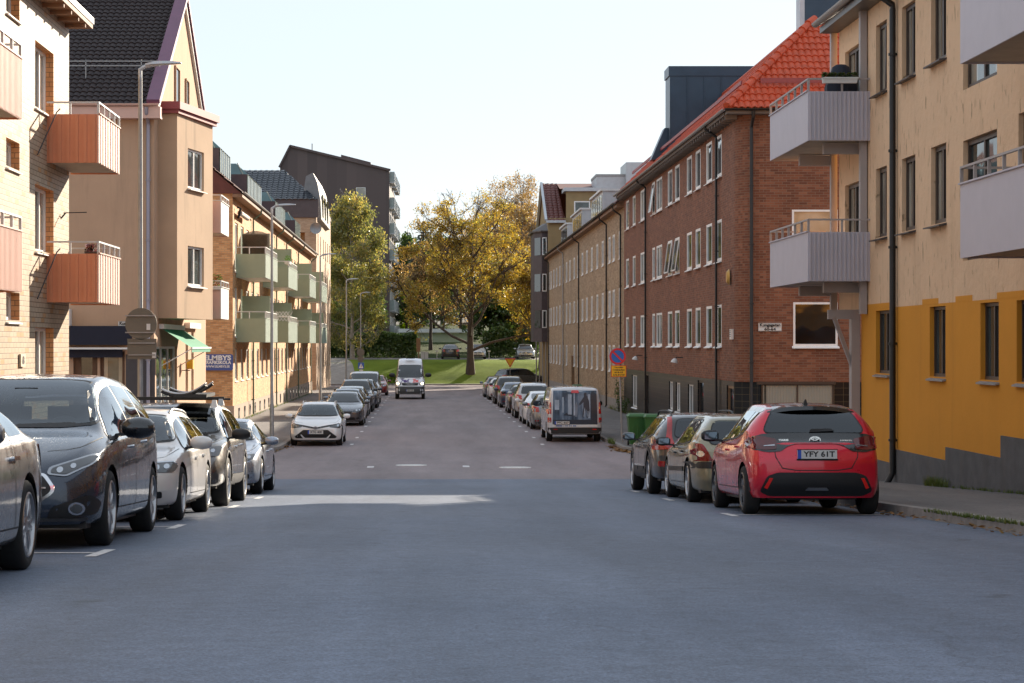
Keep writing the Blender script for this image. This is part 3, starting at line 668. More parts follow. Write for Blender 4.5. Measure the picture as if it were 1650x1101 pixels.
q = MB(); x_ = XP(109, 64.8); q.box(x_ - .2, x_ + .1, 64.6, 64.98, ZP(525, 64.8), ZP(498, 64.8), 0); q.box(x_ - .2, x_ + .02, 64.58, 64.6, ZP(523, 64.8), ZP(500, 64.8), 1); q.build('box', [M['white'], mat('magenta_panel', (.45, .02, .12), .5)], pk)
# ================================================================ 3. yellow-brown brick row with green balconies, left
M['ybrick'] = brick('ochre_brick', .25, .078, [(0, (.46, .22, .09)), (.5, (.60, .31, .13)), (1, (.70, .40, .19))], (.42, .31, .2), .014, .8, .3)
M['green_panel'] = mat('sage_green_balcony_panel', (.33, .40, .28), .5, var=.05, dirt=.08)
M['green_side'] = mat('pale_sage_ribbed_panel', (.38, .46, .38), .5, var=.05)
M['zinc_brown'] = mat('brown_dormer_sheet', (.10, .075, .075), .5, .2, var=.12)
M['teal'] = mat('verdigris_glass_roof', (.17, .32, .34), .25, .2, var=.25, vscale=1)
b3 = thing('brick_row', 'ochre brick apartment row with stacked sage green balconies', 'building', (-8.5, 120, 0))
W = Wall((-8.5, 90.5), (-8.5, 153), (1, 0)); hl = []
BY = [(92, 99), (107.4, 114.5), (127.2, 134), (142, 149)]
cols = [90.5 + 1.0 + 2.95 * i for i in range(21)]
for i, y in enumerate(cols):
    for z0, z1 in ((2.0, 3.4), (4.85, 6.2), (7.75, 9.1)):
        inb = any(a - .2 < y + .7 < b + .2 for a, b in BY)
        if inb and z0 > 4: hl.append((y - 90.5, y - 90.5 + 1.5, z0 - .85, z1))
        else: hl.append((y - 90.5, y - 90.5 + 1.35, z0, z1))
mb = MB(); wall_geo(mb, W, .9, 10.3, hl, .14)
mb.face([(-20, 90.5, -.5), (-8.5, 90.5, -.5), (-8.5, 90.5, 10.3), (-20, 90.5, 10.3)]); mb.face([(-8.5, 153, -.5), (-20, 153, -.5), (-20, 153, 10.3), (-8.5, 153, 10.3)])
mb.build('wall', M['ybrick'], b3)
pb = MB(); pb.box(-8.8, -8.44, 90.45, 153, -.6, .9, 0); pb.box(-20, -8.8, 90.44, 90.8, -.6, .9, 0)
y = 92.5
while y < 150: pb.box(-8.45, -8.425, y, y + .7, .25, .75, 1); y += 2.95
pb.build('plinth', [M['salmon_pale'] if 0 else stucco('pale_plinth_render', (.42, .33, .26)), M['glass_dark']], b3)
for h in hl: window(b3, W, *h, depth=.12, mull=(.5,), fw=.08, sill=.05)
for (a, b) in BY:
    for z in (3.72, 6.62):
        bo = balcony(b3, -8.5, -7.16, a, b, z, z + 1.07, M['green_side'], M['green_panel'], rail=.3, rib=.55, railmat=M['white'], slab=M['white'])
        sc = MB(); ym = (a + b) / 2 - .5; sc.box(-8.48, -7.2, ym, ym + .05, z + .9, z + 2.15); sc.build('privacy_screen', M['green_panel'], bo)
for y in (100.3, 116, 124.5, 136, 151): downpipe(b3, -8.5, y, 0, 10.2, (1, 0), M['gpipe'])
rf = MB(); tile_roof(rf, (-8.05, 90.3, 10.3), (-8.05, 153.2, 10.3), (-13, 153.2, 14.4), (-13, 90.3, 14.4), wave=.4, row=.5, amp=.03, ns=4); rf.face([(-13, 90.3, 14.4), (-13, 153.2, 14.4), (-18, 153.2, 10.3), (-18, 90.3, 10.3)])
rf.face([(-8.1, 90.4, 10.28), (-18, 90.4, 10.28), (-13, 90.4, 14.36)]); rf.build('roof', M['tile_maroon'], b3)
ev = MB(); ev.box(-8.5, -8.06, 90.3, 153.1, 10.12, 10.26); ev.build('eaves', M['eave_wood'], b3); gutter(b3, (-8.0, 90.2, 10.36), (-8.0, 153.1, 10.36), M['galv'])
def lattice_dormer(bld, y0, y1, zt, xf=-9.14, xb=-11.6):
    d = MB(); d.box(xb, xf, y0, y1, 10.9, zt - .55, 0)
    d.hexa([(xb, y0, zt - .55), (xf + .05, y0, zt - .55), (xf + .05, y1, zt - .55), (xb, y1, zt - .55), (xb, y0, zt), (xf - .55, y0, zt), (xf - .55, y1, zt), (xb, y1, zt)], 1)
    y = y0 + .1
    while y < y1 - .1: d.box(xf, xf + .05, y, y + .08, 11.2, zt - .55, 2); y += .9
    d.box(xf, xf + .03, y0, y1, 11.3, zt - .6, 3)
    for k in (0, .5, 1): d.bar((xb + (xf - xb) * (.2 + .6 * k), y0 - .02, zt + .03), (xb + (xf - xb) * (.2 + .6 * k) + .3, y0 - .02, zt - .55), .05, .05, m=2)
    return d.build('dormer', [M['zinc_brown'], M['teal'], M['green_side'], M['glass']], bld)
for (a, b) in ((90.9, 96), (105, 114), (124.6, 133), (143.6, 149.5)): lattice_dormer(b3, a, b, 12.9)
bl = thing('driving_school_sign', 'blue ELMBYS TRAFIKSKOLA sign on the brick end wall', 'sign', (-9.15, 90.4, 2.5))
x0, x1, z0, z1 = XP(323, 90.4), XP(375.5, 90.4), ZP(597, 90.4), ZP(571, 90.4)
q = MB(); r_ = .06; q.mesh([(x, 90.4 - .05, z) for x, z in ((x0 + r_, z0), (x1 - r_, z0), (x1, z0 + r_), (x1, z1 - r_), (x1 - r_, z1), (x0 + r_, z1), (x0, z1 - r_), (x0, z0 + r_))] + [(x, 90.4 + .08, z) for x, z in ((x0 + r_, z0), (x1 - r_, z0), (x1, z0 + r_), (x1, z1 - r_), (x1 - r_, z1), (x0 + r_, z1), (x0, z1 - r_), (x0, z0 + r_))],
    [tuple(range(8)), tuple(range(15, 7, -1))] + [(k, (k + 1) % 8, 8 + (k + 1) % 8, 8 + k) for k in range(8)]); q.build('panel', mat('sign_blue', (.04, .09, .32), .4, var=.04), bl)
q = MB(); cx = (x0 + x1) / 2 + .03; text(q, 'ELMBYS', .29, (cx, 90.34, z1 - .17), (1, 0, 0), (0, 0, 1), width=1.2, bold=.012); text(q, 'TRAFIKSKOLA', .2, (cx, 90.34, z1 - .37), (1, 0, 0), (0, 0, 1), width=1.22, bold=.008); text(q, 'WWW.ELMBYS.SE', .14, (cx, 90.34, z1 - .545), (1, 0, 0), (0, 0, 1), width=1.1, bold=.004)
q.build('lettering', M['letter_white'], bl); 
# ================================================================ 4. beige house with dark mansard, far left
b4 = thing('corner_house', 'beige brick house with blue-black tiled roof beyond the green balconies', 'building', (-8.5, 170, 0))
M['beige_brick'] = brick('beige_brick', .25, .078, [(0, (.46, .30, .19)), (1, (.58, .40, .26))], (.4, .33, .26), .014, .8, .2)
W = Wall((-8.5, 160), (-8.5, 184), (1, 0)); hl = [(y, y + 1.1, z, z + 1.5) for y in (2, 6, 10.5, 14, 18, 21.5) for z in (1.9, 4.9, 7.9, 10.9)]
W0 = Wall((-15, 160), (-8.5, 160), (0, -1)); mb = MB(); wall_geo(mb, W, -1, 15, hl, .14); wall_geo(mb, W0, -1, 15, [(3.2, 5.6, 10.6, 12.4)], .9); mb.face([(-8.5, 184, -1), (-8.5, 184, 15), (-20, 184, 15), (-20, 184, -1)]); mb.build('wall', M['beige_brick'], b4)
for h in hl: window(b4, W, *h, depth=.12, fm=M['brown_frame'], mull=(.5,), sill=.05)
rc = MB(); wbox(rc, W0, 3.2, 5.6, 10.6, 11.5, -.1, -.05); rc.build('loggia_railing', M['rail'], b4); MB().face([W0.P(3.2, 10.6, -.88), W0.P(5.6, 10.6, -.88), W0.P(5.6, 12.4, -.88), W0.P(3.2, 12.4, -.88)]).build('loggia_wall', M['ybrick'], b4)
bd = MB(); bd.box(-16, -8.3, 159.85, 160.0, 13.55, 15.0, 0); bd.box(-8.7, -8.46, 159.9, 184, 14.6, 15.0, 0); bd.build('fascia', M['zinc_brown'], b4)
rf = MB(); tile_roof(rf, (-17, 159.7, 14.95), (-8.45, 159.7, 14.95), (-11.4, 166, 17.75), (-17, 166, 17.75), wave=.45, row=.42, amp=.04, ns=4)
rf.face([(-8.45, 159.7, 14.95), (-8.45, 184, 14.95), (-11.4, 184, 17.75), (-11.4, 166, 17.75)]); rf.face([(-17, 166, 17.75), (-11.4, 166, 17.75), (-11.4, 184, 17.75), (-17, 184, 17.75)])
rf.build('roof', M['tile_navy'], b4)
dm = MB(); prf = [(0, 13.4), (.32, 13.5), (.25, 15), (0, 16.4), (-.35, 17.2), (-.9, 16.9), (-1.2, 15)]
vs = [(-8.5 + a, 161.5, z) for a, z in prf] + [(-8.5 + a, 176, z) for a, z in prf]; n = len(prf)
dm.mesh(vs, [tuple(range(n))] + [tuple(range(2 * n - 1, n - 1, -1))] + [(k, (k + 1) % n, n + (k + 1) % n, n + k) for k in range(n)]); dmo = dm.build('curved_dormer', mat('mid_grey_sheet', (.22, .21, .21), .6, .1, var=.15), b4)
for y in (163.5, 167.5, 171.5): MB().box(-8.27, -8.17, y, y + 1.4, 13.8, 15.6).build('dormer_window', M['glass_dark'], b4)
# ================================================================ 5. brown clad tower
b5 = thing('apartment_tower', 'tall dark brown clad apartment tower with slanted roof', 'building', (-10, 240, 2))
m_, nt_, bs_ = newmat('brown_cladding'); uv_ = nt_.new('ShaderNodeUVMap'); sp_ = nt_.new('ShaderNodeSeparateXYZ'); nt_.l.new(uv_.outputs[0], sp_.inputs[0])
pc_ = nt_.math('FLOOR', nt_.math('DIVIDE', sp_.outputs[0], 1.15)); wn_ = nt_.new('ShaderNodeTexWhiteNoise', noise_dimensions='1D'); nt_.l.new(pc_, wn_.inputs['W']); nt_.l.new(nt_.ramp(wn_.outputs[0], [(0, (.075, .052, .05)), (1, (.115, .08, .075))]), bs_.inputs['Base Color']); bs_.inputs['Roughness'].default_value = .5
M['clad'] = m_
A = [(-17.0, 24.4), (-15.8, 26.8), (-4.2, 24.0)]; mb = MB()
fr = [(-17, 240, 0), (-4.2, 240, 0), (-4.2, 240, 24), (-15.8, 240, 26.8), (-17, 240, 24.4)]; bk = [(x, 262, z) for x, y, z in fr]
bk[1] = (-3.75, 262, 0); bk[2] = (-3.75, 262, 22.0); bk[3] = (-15.8, 262, 25); bk[4] = (-17, 262, 23)
mb.mesh(fr + bk, [(0, 1, 2, 3, 4), (9, 8, 7, 6, 5), (1, 6, 7, 2), (2, 7, 8, 3), (3, 8, 9, 4), (4, 9, 5, 0)]); mb.build('wall', M['clad'], b5)
tp = MB(); tp.bar((-15.85, 239.8, 26.92), (-4.05, 239.8, 24.07), .3, .25); tp.bar((-17.1, 239.8, 24.4), (-15.8, 239.8, 26.95), .3, .2)
tp.hexa([(-9.9, 241, 25.2), (-6.4, 241, 24.4), (-6.4, 246, 24.4), (-9.9, 246, 25.2), (-9.9, 241, 26.0), (-6.4, 241, 25.1), (-6.4, 246, 25.1), (-9.9, 246, 26)]); tp.box(-13.35, -13.25, 241, 241.1, 26, 27.3); tp.build('roof_edge', M['clad'], b5)
W = Wall((-17, 240), (-4.2, 240), (0, -1))
for z in (20.9, 17.85): window(b5, W, XP(574, 240) + 17, XP(589, 240) + 17, z, z + 1.15, depth=-.01, mull=(), sill=0, glass=M['curt_glass'], curtain=0, fw=.05)
WT = Wall((-4.2, 240), (-3.75, 262), (.999, -.02))
M['pale_glass'] = mat('pale_green_balcony_glass', (.34, .40, .39), .4, var=.1)
for k in range(7):
    z = ZP(542, 246) + 3.02 * k
    for (a, b) in ((.8, 6.0), (8, 13), (15, 21)):
        q = MB(); wbox(q, WT, a, b, z - .12, z, 0, .55, 1); wbox(q, WT, a, b, z, z + 1.2, .5, .55, 0); wbox(q, WT, a, a + .06, z, z + 1.2, 0, .5, 0)
        for j in range(6): wbox(q, WT, a + (b - a) * j / 5 - .04, a + (b - a) * j / 5 + .04, z - .1, z + 1.22, .55, .59, 1)
        q.build('balcony', [M['pale_glass'], M['galv_light']], b5)
    for a in (1.2, 4, 8.5, 11, 15.5, 18.5): 
        if z + 2.4 < 22: window(b5, WT, a, a + 1.6, z + .1, z + 2.3, depth=-.02, mull=(), sill=0, curtain=1)
# ================================================================ 6. low pale green shed beyond the bank
b6 = thing('garage_block', 'low pale green metal garage with white roof edge on the rise', 'building', (0, 240, 3.6))
q = MB(); xa, xb = XP(646, 240), XP(755, 240); q.box(xa, xb, 240, 246, 3, ZP(537, 240), 0)
x = xa
while x < xb: q.box(x, x + .12, 239.95, 240, 3.2, ZP(537, 240), 0); x += .35
q.build('wall', mat('pale_green_sheet', (.40, .44, .30), .6, var=.06), b6)
q = MB(); q.box(xa - .3, xb + .3, 239.6, 246.4, ZP(536, 240), ZP(530, 240)); q.build('roof', M['white'], b6)
# ================================================================ 7. ochre and beige rendered block, near right
M['beige'] = stucco('rough_beige_render', (.76, .525, .335), var=.07, bump=.9, bscale=5, scratches=True, dirt=.38, dark=(.34, .23, .13))
M['ochre'] = stucco('ochre_render', (.68, .29, .035), var=.06, bump=.15, bscale=16, dirt=.3, dark=(.36, .15, .03))
M['grey_balc'] = mat('lilac_grey_balcony_sheet', (.52, .49, .54), .5, var=.04, dirt=.08)
M['post_grey'] = mat('beige_grey_steel_post', (.38, .34, .33), .5, var=.05)
b7 = thing('rendered_block', 'beige and ochre rendered apartment block with lilac-grey balconies at the right edge', 'building', (9.3, 38, .9))
XW = 9.3; W = Wall((XW, 46), (XW, 8), (-1, 0)); W.n = Vector((-1, 0, 0))
gw = [(42.25, 41.0), (37.75, 36.6), (34.3, 33.2), (32.2, 31.1), (28.6, 27.5), (24, 22.9)]
uw = [(42.3, 41.45), (39.95, 38.75), (37.65, 36.5), (35.95, 35.85)]
lo = [(46 - a, 46 - b, 3.02, 4.3) for a, b in gw]
up = []
for k in (0, 1):
    z = 5.8 + FH * k
    up += [(46 - a, 46 - b, z, z + 1.42, 'w') for a, b in ((42.25, 41.25), (39.95, 38.85), (37.65, 36.55))]
    up += [(46 - 35.4, 46 - 33.3, z - .75, z + 1.32, 'd'), (46 - 32.1, 46 - 31.1, z, z + 1.42, 'w'), (46 - 27.6, 46 - 26.6, z, z + 1.42, 'w'), (46 - 45.35, 46 - 43.9, z - .75, z + 1.32, 'd')]
mb = MB(); wall_geo(mb, W, 4.35, 10.75, [h[:4] for h in up if h[3] > 4.35], .17, m=0)
wall_geo(mb, W, 0, 4.35, lo, .17, u0=2.35, m=1)
mb.face([(XW, 46, 4.35), (XW, 46, 10.75), (XW + 14, 46, 10.75), (XW + 14, 46, 4.35)], 1); mb.face([(XW, 43.65, 0), (XW, 43.65, 4.35), (XW + 14, 43.65, 4.35), (XW + 14, 43.65, 0)], 1)
mb.face([(XW, 43.65, 4.35), (XW + 14, 43.65, 4.35), (XW + 14, 46, 4.35), (XW, 46, 4.35)], 1); mb.face([(XW, 8, 0), (XW + 14, 8, 0), (XW + 14, 8, 10.75), (XW, 8, 10.75)], 0)
for (a, b, z) in ((2.35, 5.1, 4.35), (7.7, 8.9, 4.35), (10.1, 11.2, 4.35), (12.7, 17, 4.35)): wbox(mb, W, a, b, z - .002, z + .1, .0, .004, 1)   # the colour break steps up a little
wl_ = mb.build('wall', [M['beige'], M['ochre']], b7)
pl = MB(); wbox(pl, W, 2.33, 5.2, -.5, 1.245, 0, .03); wbox(pl, W, 5.2, 9.5, -.5, 1.54, 0, .03); wbox(pl, W, 9.5, 13.0, -.5, 1.78, 0, .03); wbox(pl, W, 13.0, 17.2, -.5, 2.14, 0, .03); wbox(pl, W, 17.2, 38, -.5, 2.5, 0, .03)
pl.build('plinth', M['plinth'], b7)
M['zinc_sill'] = mat('dark_zinc_sill', (.07, .06, .062), .5, .3, var=.15)
for h in up: window(b7, W, *h[:4], depth=.15, fm=M['brown_frame'], mull=(.5,) if h[4] == 'w' else (.5,), fw=.085, sill=.0 if h[4] == 'd' else .14, smat=M['zinc_sill'], curtain=random.choice([1, 1, 2, 0]))
for h in lo: window(b7, W, *h, depth=.15, fm=M['brown_frame'], mull=(.5,), fw=.06, sill=.07, smat=M['galv'], curtain=0)
for zb in (4.93, 7.87):
    bo = balcony(b7, XW, 8.0, 42.8, 47.5, zb, zb + 1.03, M['grey_balc'], M['grey_balc'], rail=.26, rib=0, srib=.09, railmat=M['post_grey'])
    q = MB(); q.box(8.45, 9.25, 46.2, 46.35, zb - .22, zb); q.build('balcony_beam', M['post_grey'], bo); q = MB(); q.box(8.45, 9.25, 43.4, 43.55, zb - .22, zb - .0); q.build('balcony_beam', M['post_grey'], bo)
    balcony(b7, XW, 8.1, 26.4, 31.0, zb - .02, zb + 1.09, M['grey_balc'], M['grey_balc'], rail=.26, rib=0, srib=.09, railmat=M['post_grey'])
q = MB(); q.box(9.14, 9.28, 43.0, 43.16, 4.25, 10.9); q.build('balcony_post', M['post_grey'], b7); q = MB(); q.box(9.14, 9.28, 46.1, 46.26, 4.2, 10.9); q.build('balcony_post', M['post_grey'], b7)
q = MB(); q.box(9.1, 9.28, 43.7, 43.95, .7, 4.35); q.bar((8.72, 43.7, 4.2), (9.15, 43.8, 3.1), .06, .08); q.box(8.6, 9.1, 43.68, 43.8, 4.15, 4.35); q.build('corner_post', M['post_grey'], b7)
downpipe(b7, XW, 40.35, .8, 10.75, (-1, 0), r=.062)
rf = MB(); rf.hexa([(8.85, 7.8, 10.78), (16.5, 7.8, 14.5), (16.5, 46.3, 14.5), (8.85, 46.3, 10.78), (8.85, 7.8, 10.92), (16.5, 7.8, 14.65), (16.5, 46.3, 14.65), (8.85, 46.3, 10.92)]); rf.hexa([(16.5, 7.8, 14.5), (24.2, 7.8, 10.78), (24.2, 46.3, 10.78), (16.5, 46.3, 14.5), (16.5, 7.8, 14.65), (24.2, 7.8, 10.92), (24.2, 46.3, 10.92), (16.5, 46.3, 14.65)])
rf.build('roof', M['zinc_sill'], b7); ge = MB(); ge.face([(XW, 46, 10.75), (XW + 14, 46, 10.75), (16.5, 46, 14.45)]); ge.face([(XW, 8, 10.75), (XW + 14, 8, 10.75), (16.5, 8, 14.45)]); ge.build('gable', M['beige'], b7)
ev = MB(); ev.box(8.9, XW, 7.9, 46.2, 10.62, 10.76); ev.build('eaves', mat('eaves_zinc', (.10, .09, .085), .4, .5), b7); gutter(b7, (8.82, 7.8, 10.86), (8.82, 46.3, 10.86), M['galv'], r=.09)
# things on the top balcony
fb = thing('flower_box', 'long white flower box hung on the upper balcony rail', 'flower box', (8.65, 42.75, 9.0)); 
def planter(root, x0, x1, y0, y1, z0, z1, mt, leaf, n, hgt, cols=None):
    q = MB(); q.hexa([(x0 + .02, y0 + .02, z0), (x1 - .02, y0 + .02, z0), (x1 - .02, y1 - .02, z0), (x0 + .02, y1 - .02, z0), (x0, y0, z1), (x1, y0, z1), (x1, y1, z1), (x0, y1, z1)]); q.box(x0 - .01, x1 + .01, y0 - .012, y0, z1 - .03, z1); q.build('box', mt, root)
    f = MB()
    for _ in range(n):
        c = Vector((random.uniform(x0, x1), random.uniform(y0, y1), z1 + random.uniform(-.02, hgt))); a = random.uniform(0, 6.28); s = random.uniform(.02, .045)
        d = Vector((math.cos(a), math.sin(a), random.uniform(-.7, .7))) * s; e = Vector((-math.sin(a), math.cos(a), random.uniform(-.7, .7))) * s * .6
        f.face([c - d, c - e, c + d, c + e], random.choice(range(len(leaf))))
    f.build('foliage', leaf, root, uv=False)
M['leaf_green'] = leafmat('balcony_plant_leaves', [(0, (.03, .07, .015)), (1, (.10, .18, .03))], .3); M['petal_red'] = mat('red_petals', (.6, .02, .02), .6, var=.1); M['petal_pink'] = mat('pink_petals', (.6, .3, .32), .6, var=.1); M['dry'] = leafmat('dry_balcony_plants', [(0, (.06, .05, .03)), (1, (.13, .12, .05))], .3)
planter(fb, XP(1325, 42.7), XP(1382, 42.7), 42.66, 42.8, 9.06, 9.18, M['white'], [M['dry'], M['leaf_green']], 420, .1)
bp = thing('covered_parasol', 'dark navy cloth bundle standing on the upper balcony', 'cover', (XP(1354, 43.3), 43.3, 8.9))
q = MB(); c = Vector((XP(1354, 43.3), 43.3, 8.05)); prf = [(.22, 0), (.3, .5), (.33, 1.0), (.24, 1.22), (.17, 1.42), (.1, 1.47)]; n = 12; vs = []
for r_, z in prf: vs += [c + Vector((r_ * (1 + .12 * math.sin(3 * k)) * math.cos(6.283 * k / n), r_ * math.sin(6.283 * k / n), z)) for k in range(n)]
q.mesh(vs, [(i * n + k, i * n + (k + 1) % n, (i + 1) * n + (k + 1) % n, (i + 1) * n + k) for i in range(len(prf) - 1) for k in range(n)] + [tuple(range((len(prf) - 1) * n, len(prf) * n))]); q.build('cloth', mat('navy_cloth', (.015, .02, .035), .8), bp, smooth=True)
fb2 = thing('flower_pot', 'pot of pale pink flowers on the lower salmon balcony', 'flower pot', (XP(147, 43.6), 43.6, 5.3)); planter(fb2, XP(138, 43.6), XP(158, 43.6), 43.5, 43.7, 5.35, 5.58, M['brown_frame'], [M['dry'], M['petal_pink'], M['petal_pink']], 320, .17)
fb3 = thing('flower_box', 'flower box with green plants and red flowers on the small white balcony', 'flower box', (-7.1, 70.5, 5.6)); planter(fb3, -7.45, -7.02, 70.2, 71.0, 5.5, 5.62, M['white'], [M['leaf_green'], M['leaf_green'], M['leaf_green'], M['petal_red']], 420, .42)
fb4 = thing('flower_box', 'trailing green plant on the second sage balcony rail', 'flower box', (-7.2, 109, 7.9)); planter(fb4, -7.4, -7.1, 107.5, 109, 7.86, 8.0, M['white'], [M['leaf_green']], 260, .3)
# ================================================================ 8. red brick block
M['rbrick'] = brick('red_brick', .265, .082, [(0, (.15, .052, .028)), (.4, (.205, .072, .037)), (.8, (.24, .088, .044)), (1, (.29, .118, .064))], (.22, .145, .10), .015, .82, .4, var=.25)
M['btile'] = brick('black_glazed_tile', .30, .22, [(0, (.008, .008, .009)), (1, (.016, .015, .016))], (.11, .085, .05), .012, .3, .2, bond=0, spec=.25)
b8 = thing('red_brick_block', 'red brick block with orange tiled hipped roof and black tiled ground floor', 'building', (10.1, 66.1, .2))
XW = 10.1; Y0, Y1 = 66.1, 104.0; rr = .9
WS8 = Wall((XW, Y0 + rr), (XW, Y1), (-1, 0)); WF8 = Wall((XW + rr, Y0), (34, Y0), (0, -1))
wy = [(69.75, 71.2), (72.1, 73.55), (75.1, 76.45), (77.55, 79.0), (81.3, 82.75), (83.7, 85.2), (87.3, 89.4), (90.0, 91.0), (93.9, 96.0), (98.3, 99.6), (101.5, 102.9)]
hl = [(a - Y0 - rr, b - Y0 - rr, z, z + 1.42) for z in (3.56, 6.48, 9.38) for a, b in wy]
gl = [(77.1, 78.7, .5, 2.1, 'tall'), (81.1, 82.5, .95, 2.1, 'w'), (83.5, 84.8, .95, 2.1, 'w'), (97.6, 100, .6, 2.15, 'w'), (92.6, 93.0 + 1.2, .3, 2.3, 'door'), (74.3, 75.9, .1, 2.3, 'door'), (67.05, 68.6, .15, 2.25, 'door')]
gh = [(a - Y0 - rr, b - Y0 - rr, c, d) for a, b, c, d, k in gl]
fx = [(XP(1278, Y0), XP(1350, Y0), 3.56, 4.98), (XP(1276, Y0), XP(1350, Y0), 6.45, 7.97), (17, 18.5, 3.56, 4.98), (17, 18.5, 6.45, 7.97)]
fhh = [(a - XW - rr, b - XW - rr, c, d) for a, b, c, d in fx]
mb = MB(); wall_geo(mb, WS8, 2.4, 11.2, hl, .1, m=0); wall_geo(mb, WF8, 2.4, 11.2, fhh, .1, m=0)
wall_geo(mb, WS8, -.5, 2.4, gh, .15, m=1)
def corner(mb, z0, z1, m, o=0):
    c = (XW + rr, Y0 + rr); N = 7
    for k in range(N):
        a, b = R(180 + 90 * k / N), R(180 + 90 * (k + 1) / N); P = lambda q, z: (c[0] + (rr + o) * math.cos(q), c[1] + (rr + o) * math.sin(q), z)
        mb.face([P(a, z0), P(b, z0), P(b, z1), P(a, z1)], m)
corner(mb, 2.4, 11.2, 0)
mb.face([(XW, Y0 + rr, 2.4), (XW + rr, Y0 + rr, 2.4), (XW + rr, Y0, 2.4)], 0)
WFb = Wall((XW + rr, Y0 + .02), (34, Y0 + .02), (0, -1)); wall_geo(mb, WFb, -.5, 2.4, [(-.15 + .0, 2.2, .1, 2.3)], .2, m=1)
mb.face([(XW, Y0 + rr, -.5), (XW + rr, Y0 + .02, -.5), (XW + rr, Y0 + .02, 2.4), (XW, Y0 + rr, 2.4)], 1)
mb.face([(XW, Y1, -.5), (XW, Y1, 11.2), (34, Y1, 11.2), (34, Y1, -.5)], 0)
mb.build('wall', [M['rbrick'], M['btile']], b8)
for i, h in enumerate(hl): window(b8, WS8, *h, depth=.07, mull=() if i % 11 not in (6, 8) else (.5,), fw=.10, sill=.1, tilt={14: 0, 15: .16, 16: .16, 26: 0, 29: .18}.get(i, 0))
for (a, b, c, d), h in zip(fx, fhh): window(b8, WF8, *h, depth=.07, mull=(), fw=.07, sill=.1, curtain=0 if d < 6 else 1, glass=M['glass_dark'] if c < 5 else M['curt_glass'])
M['door_wood'] = mat('varnished_wood_door', (.28, .15, .07), .35, var=.3, vscale=2)
for h, g in zip(gh, gl): window(b8, WS8, *h, depth=.12, fm=M['white_frame'] if g[4] != 'door' else M['door_wood'] if g[0] < 70 else M['brown_frame'], mull=() if g[4] == 'door' else (.5,), sill=0 if g[4] == 'door' else .06, curtain=0, glass=M['glass_dark'] if g[4] == 'door' else None, fw=.09 if g[4] == 'door' else .07, name='door' if g[4] == 'door' else 'window')
m_, nt_, bs_ = newmat('ribbed_translucent_panel'); uv_ = nt_.new('ShaderNodeUVMap'); sp_ = nt_.new('ShaderNodeSeparateXYZ'); nt_.l.new(uv_.outputs[0], sp_.inputs[0]); s_ = nt_.math('SINE', nt_.math('MULTIPLY', sp_.outputs[0], 70.0))
nt_.l.new(nt_.bump(s_, .5, .01), bs_.inputs['Normal']); nt_.put(bs_.inputs['Base Color'], (.30, .29, .24)); bs_.inputs['Roughness'].default_value = .35
gp = MB(); gp.box(XW + rr - .15, 13.2, Y0 + .06, Y0 + .12, .1, 2.3, 0); gp.build('ribbed_screen', m_, b8); gp = MB(); gp.box(10.7, 13.25, Y0 - .03, Y0 + .0, 2.32, 2.42); [gp.box(x, x + .05, Y0 + .03, Y0 + .06, .1, 2.32) for x in (10.86, 12.0, 13.15)]; gp.build('screen_frame', M['brown_frame'], b8)
downpipe(b8, XW, 70.45, .2, 11.2, (-1, 0)); downpipe(b8, XW, 93.1, .2, 11.2, (-1, 0)); downpipe(b8, XP(1211, 66), Y0, .2, 11.1, (0, -1), r=.055)
ex, ey, ez = 9.68, 65.68, 11.2; T = 3.45; rz_ = ez + 3.38
rf = MB(); tile_roof(rf, (ex, ey, ez), (34, ey, ez), (34 - T, ey + T, rz_), (ex + T, ey + T, rz_), wave=.21, row=.34, amp=.028)
tile_roof(rf, (ex, Y1, ez), (ex, ey, ez), (ex + T, ey + T, rz_), (ex + T, Y1, rz_), wave=.30, row=.36, amp=.03, ns=4)
rf.face([(ex + T, ey + T, rz_), (34 - T, ey + T, rz_), (34 - T, Y1, rz_ - .05), (ex + T, Y1, rz_ - .05)]); rf.face([(ex, Y1, ez), (34, Y1, ez), (34, Y1, rz_), (ex + T, Y1, rz_)])
rf.build('roof', M['tile_red'], b8, smooth=True, sharp=50)
hp = MB(); 
for k in range(14):
    a = Vector((ex, ey, ez)).lerp(Vector((ex + T, ey + T, rz_)), k / 14); b = Vector((ex, ey, ez)).lerp(Vector((ex + T, ey + T, rz_)), (k + 1.12) / 14)
    hp.tube([a + Vector((0, 0, .05)), b + Vector((0, 0, .02))], [.15, .12], 8)
hp.tube([(ex + T, ey + T, rz_ + .03), (ex + T, Y1, rz_ + .03)], .1, 8); hp.build('ridge_tiles', M['tile_red'], b8, smooth=True)
ev = MB(); ev.box(ex, XW, Y0 + .2, Y1, 11.02, 11.14, 0); ev.box(ex, 34, ey, Y0, 11.02, 11.14, 0)
y = 66.3
while y < Y1: ev.box(ex + .03, XW, y, y + .12, 10.9, 11.02, 0); y += .6
ev.build('eaves', mat('grey_eave_boards', (.16, .13, .11), .7), b8); gutter(b8, (ex - .08, ey - .1, ez - .02), (34, ey - .1, ez - .02)); gutter(b8, (ex - .08, Y1, ez - .02), (ex - .08, ey, ez - .02), M['galv'])
sg = MB(); sg.bar((ex + .75, 67.5, ez + 1.05), (ex + .75, Y1 - 1, ez + 1.05), .05, .12); sg.bar((ex + 1.2, ey + .75, ez + .98), (30, ey + .75, ez + .98), .05, .16); sg.build('snow_guard', M['maroon'], b8)
nb = MB(); nb.box(10.75, 17, 90, 91.6, 12, 15.75, 0); nb.box(10.7, 17.05, 89.95, 91.65, 15.42, 15.85, 0)
for k in range(7): nb.box(10.75 + k * .75, 10.78 + k * .75, 89.96, 90.0, 12, 15.4, 0)
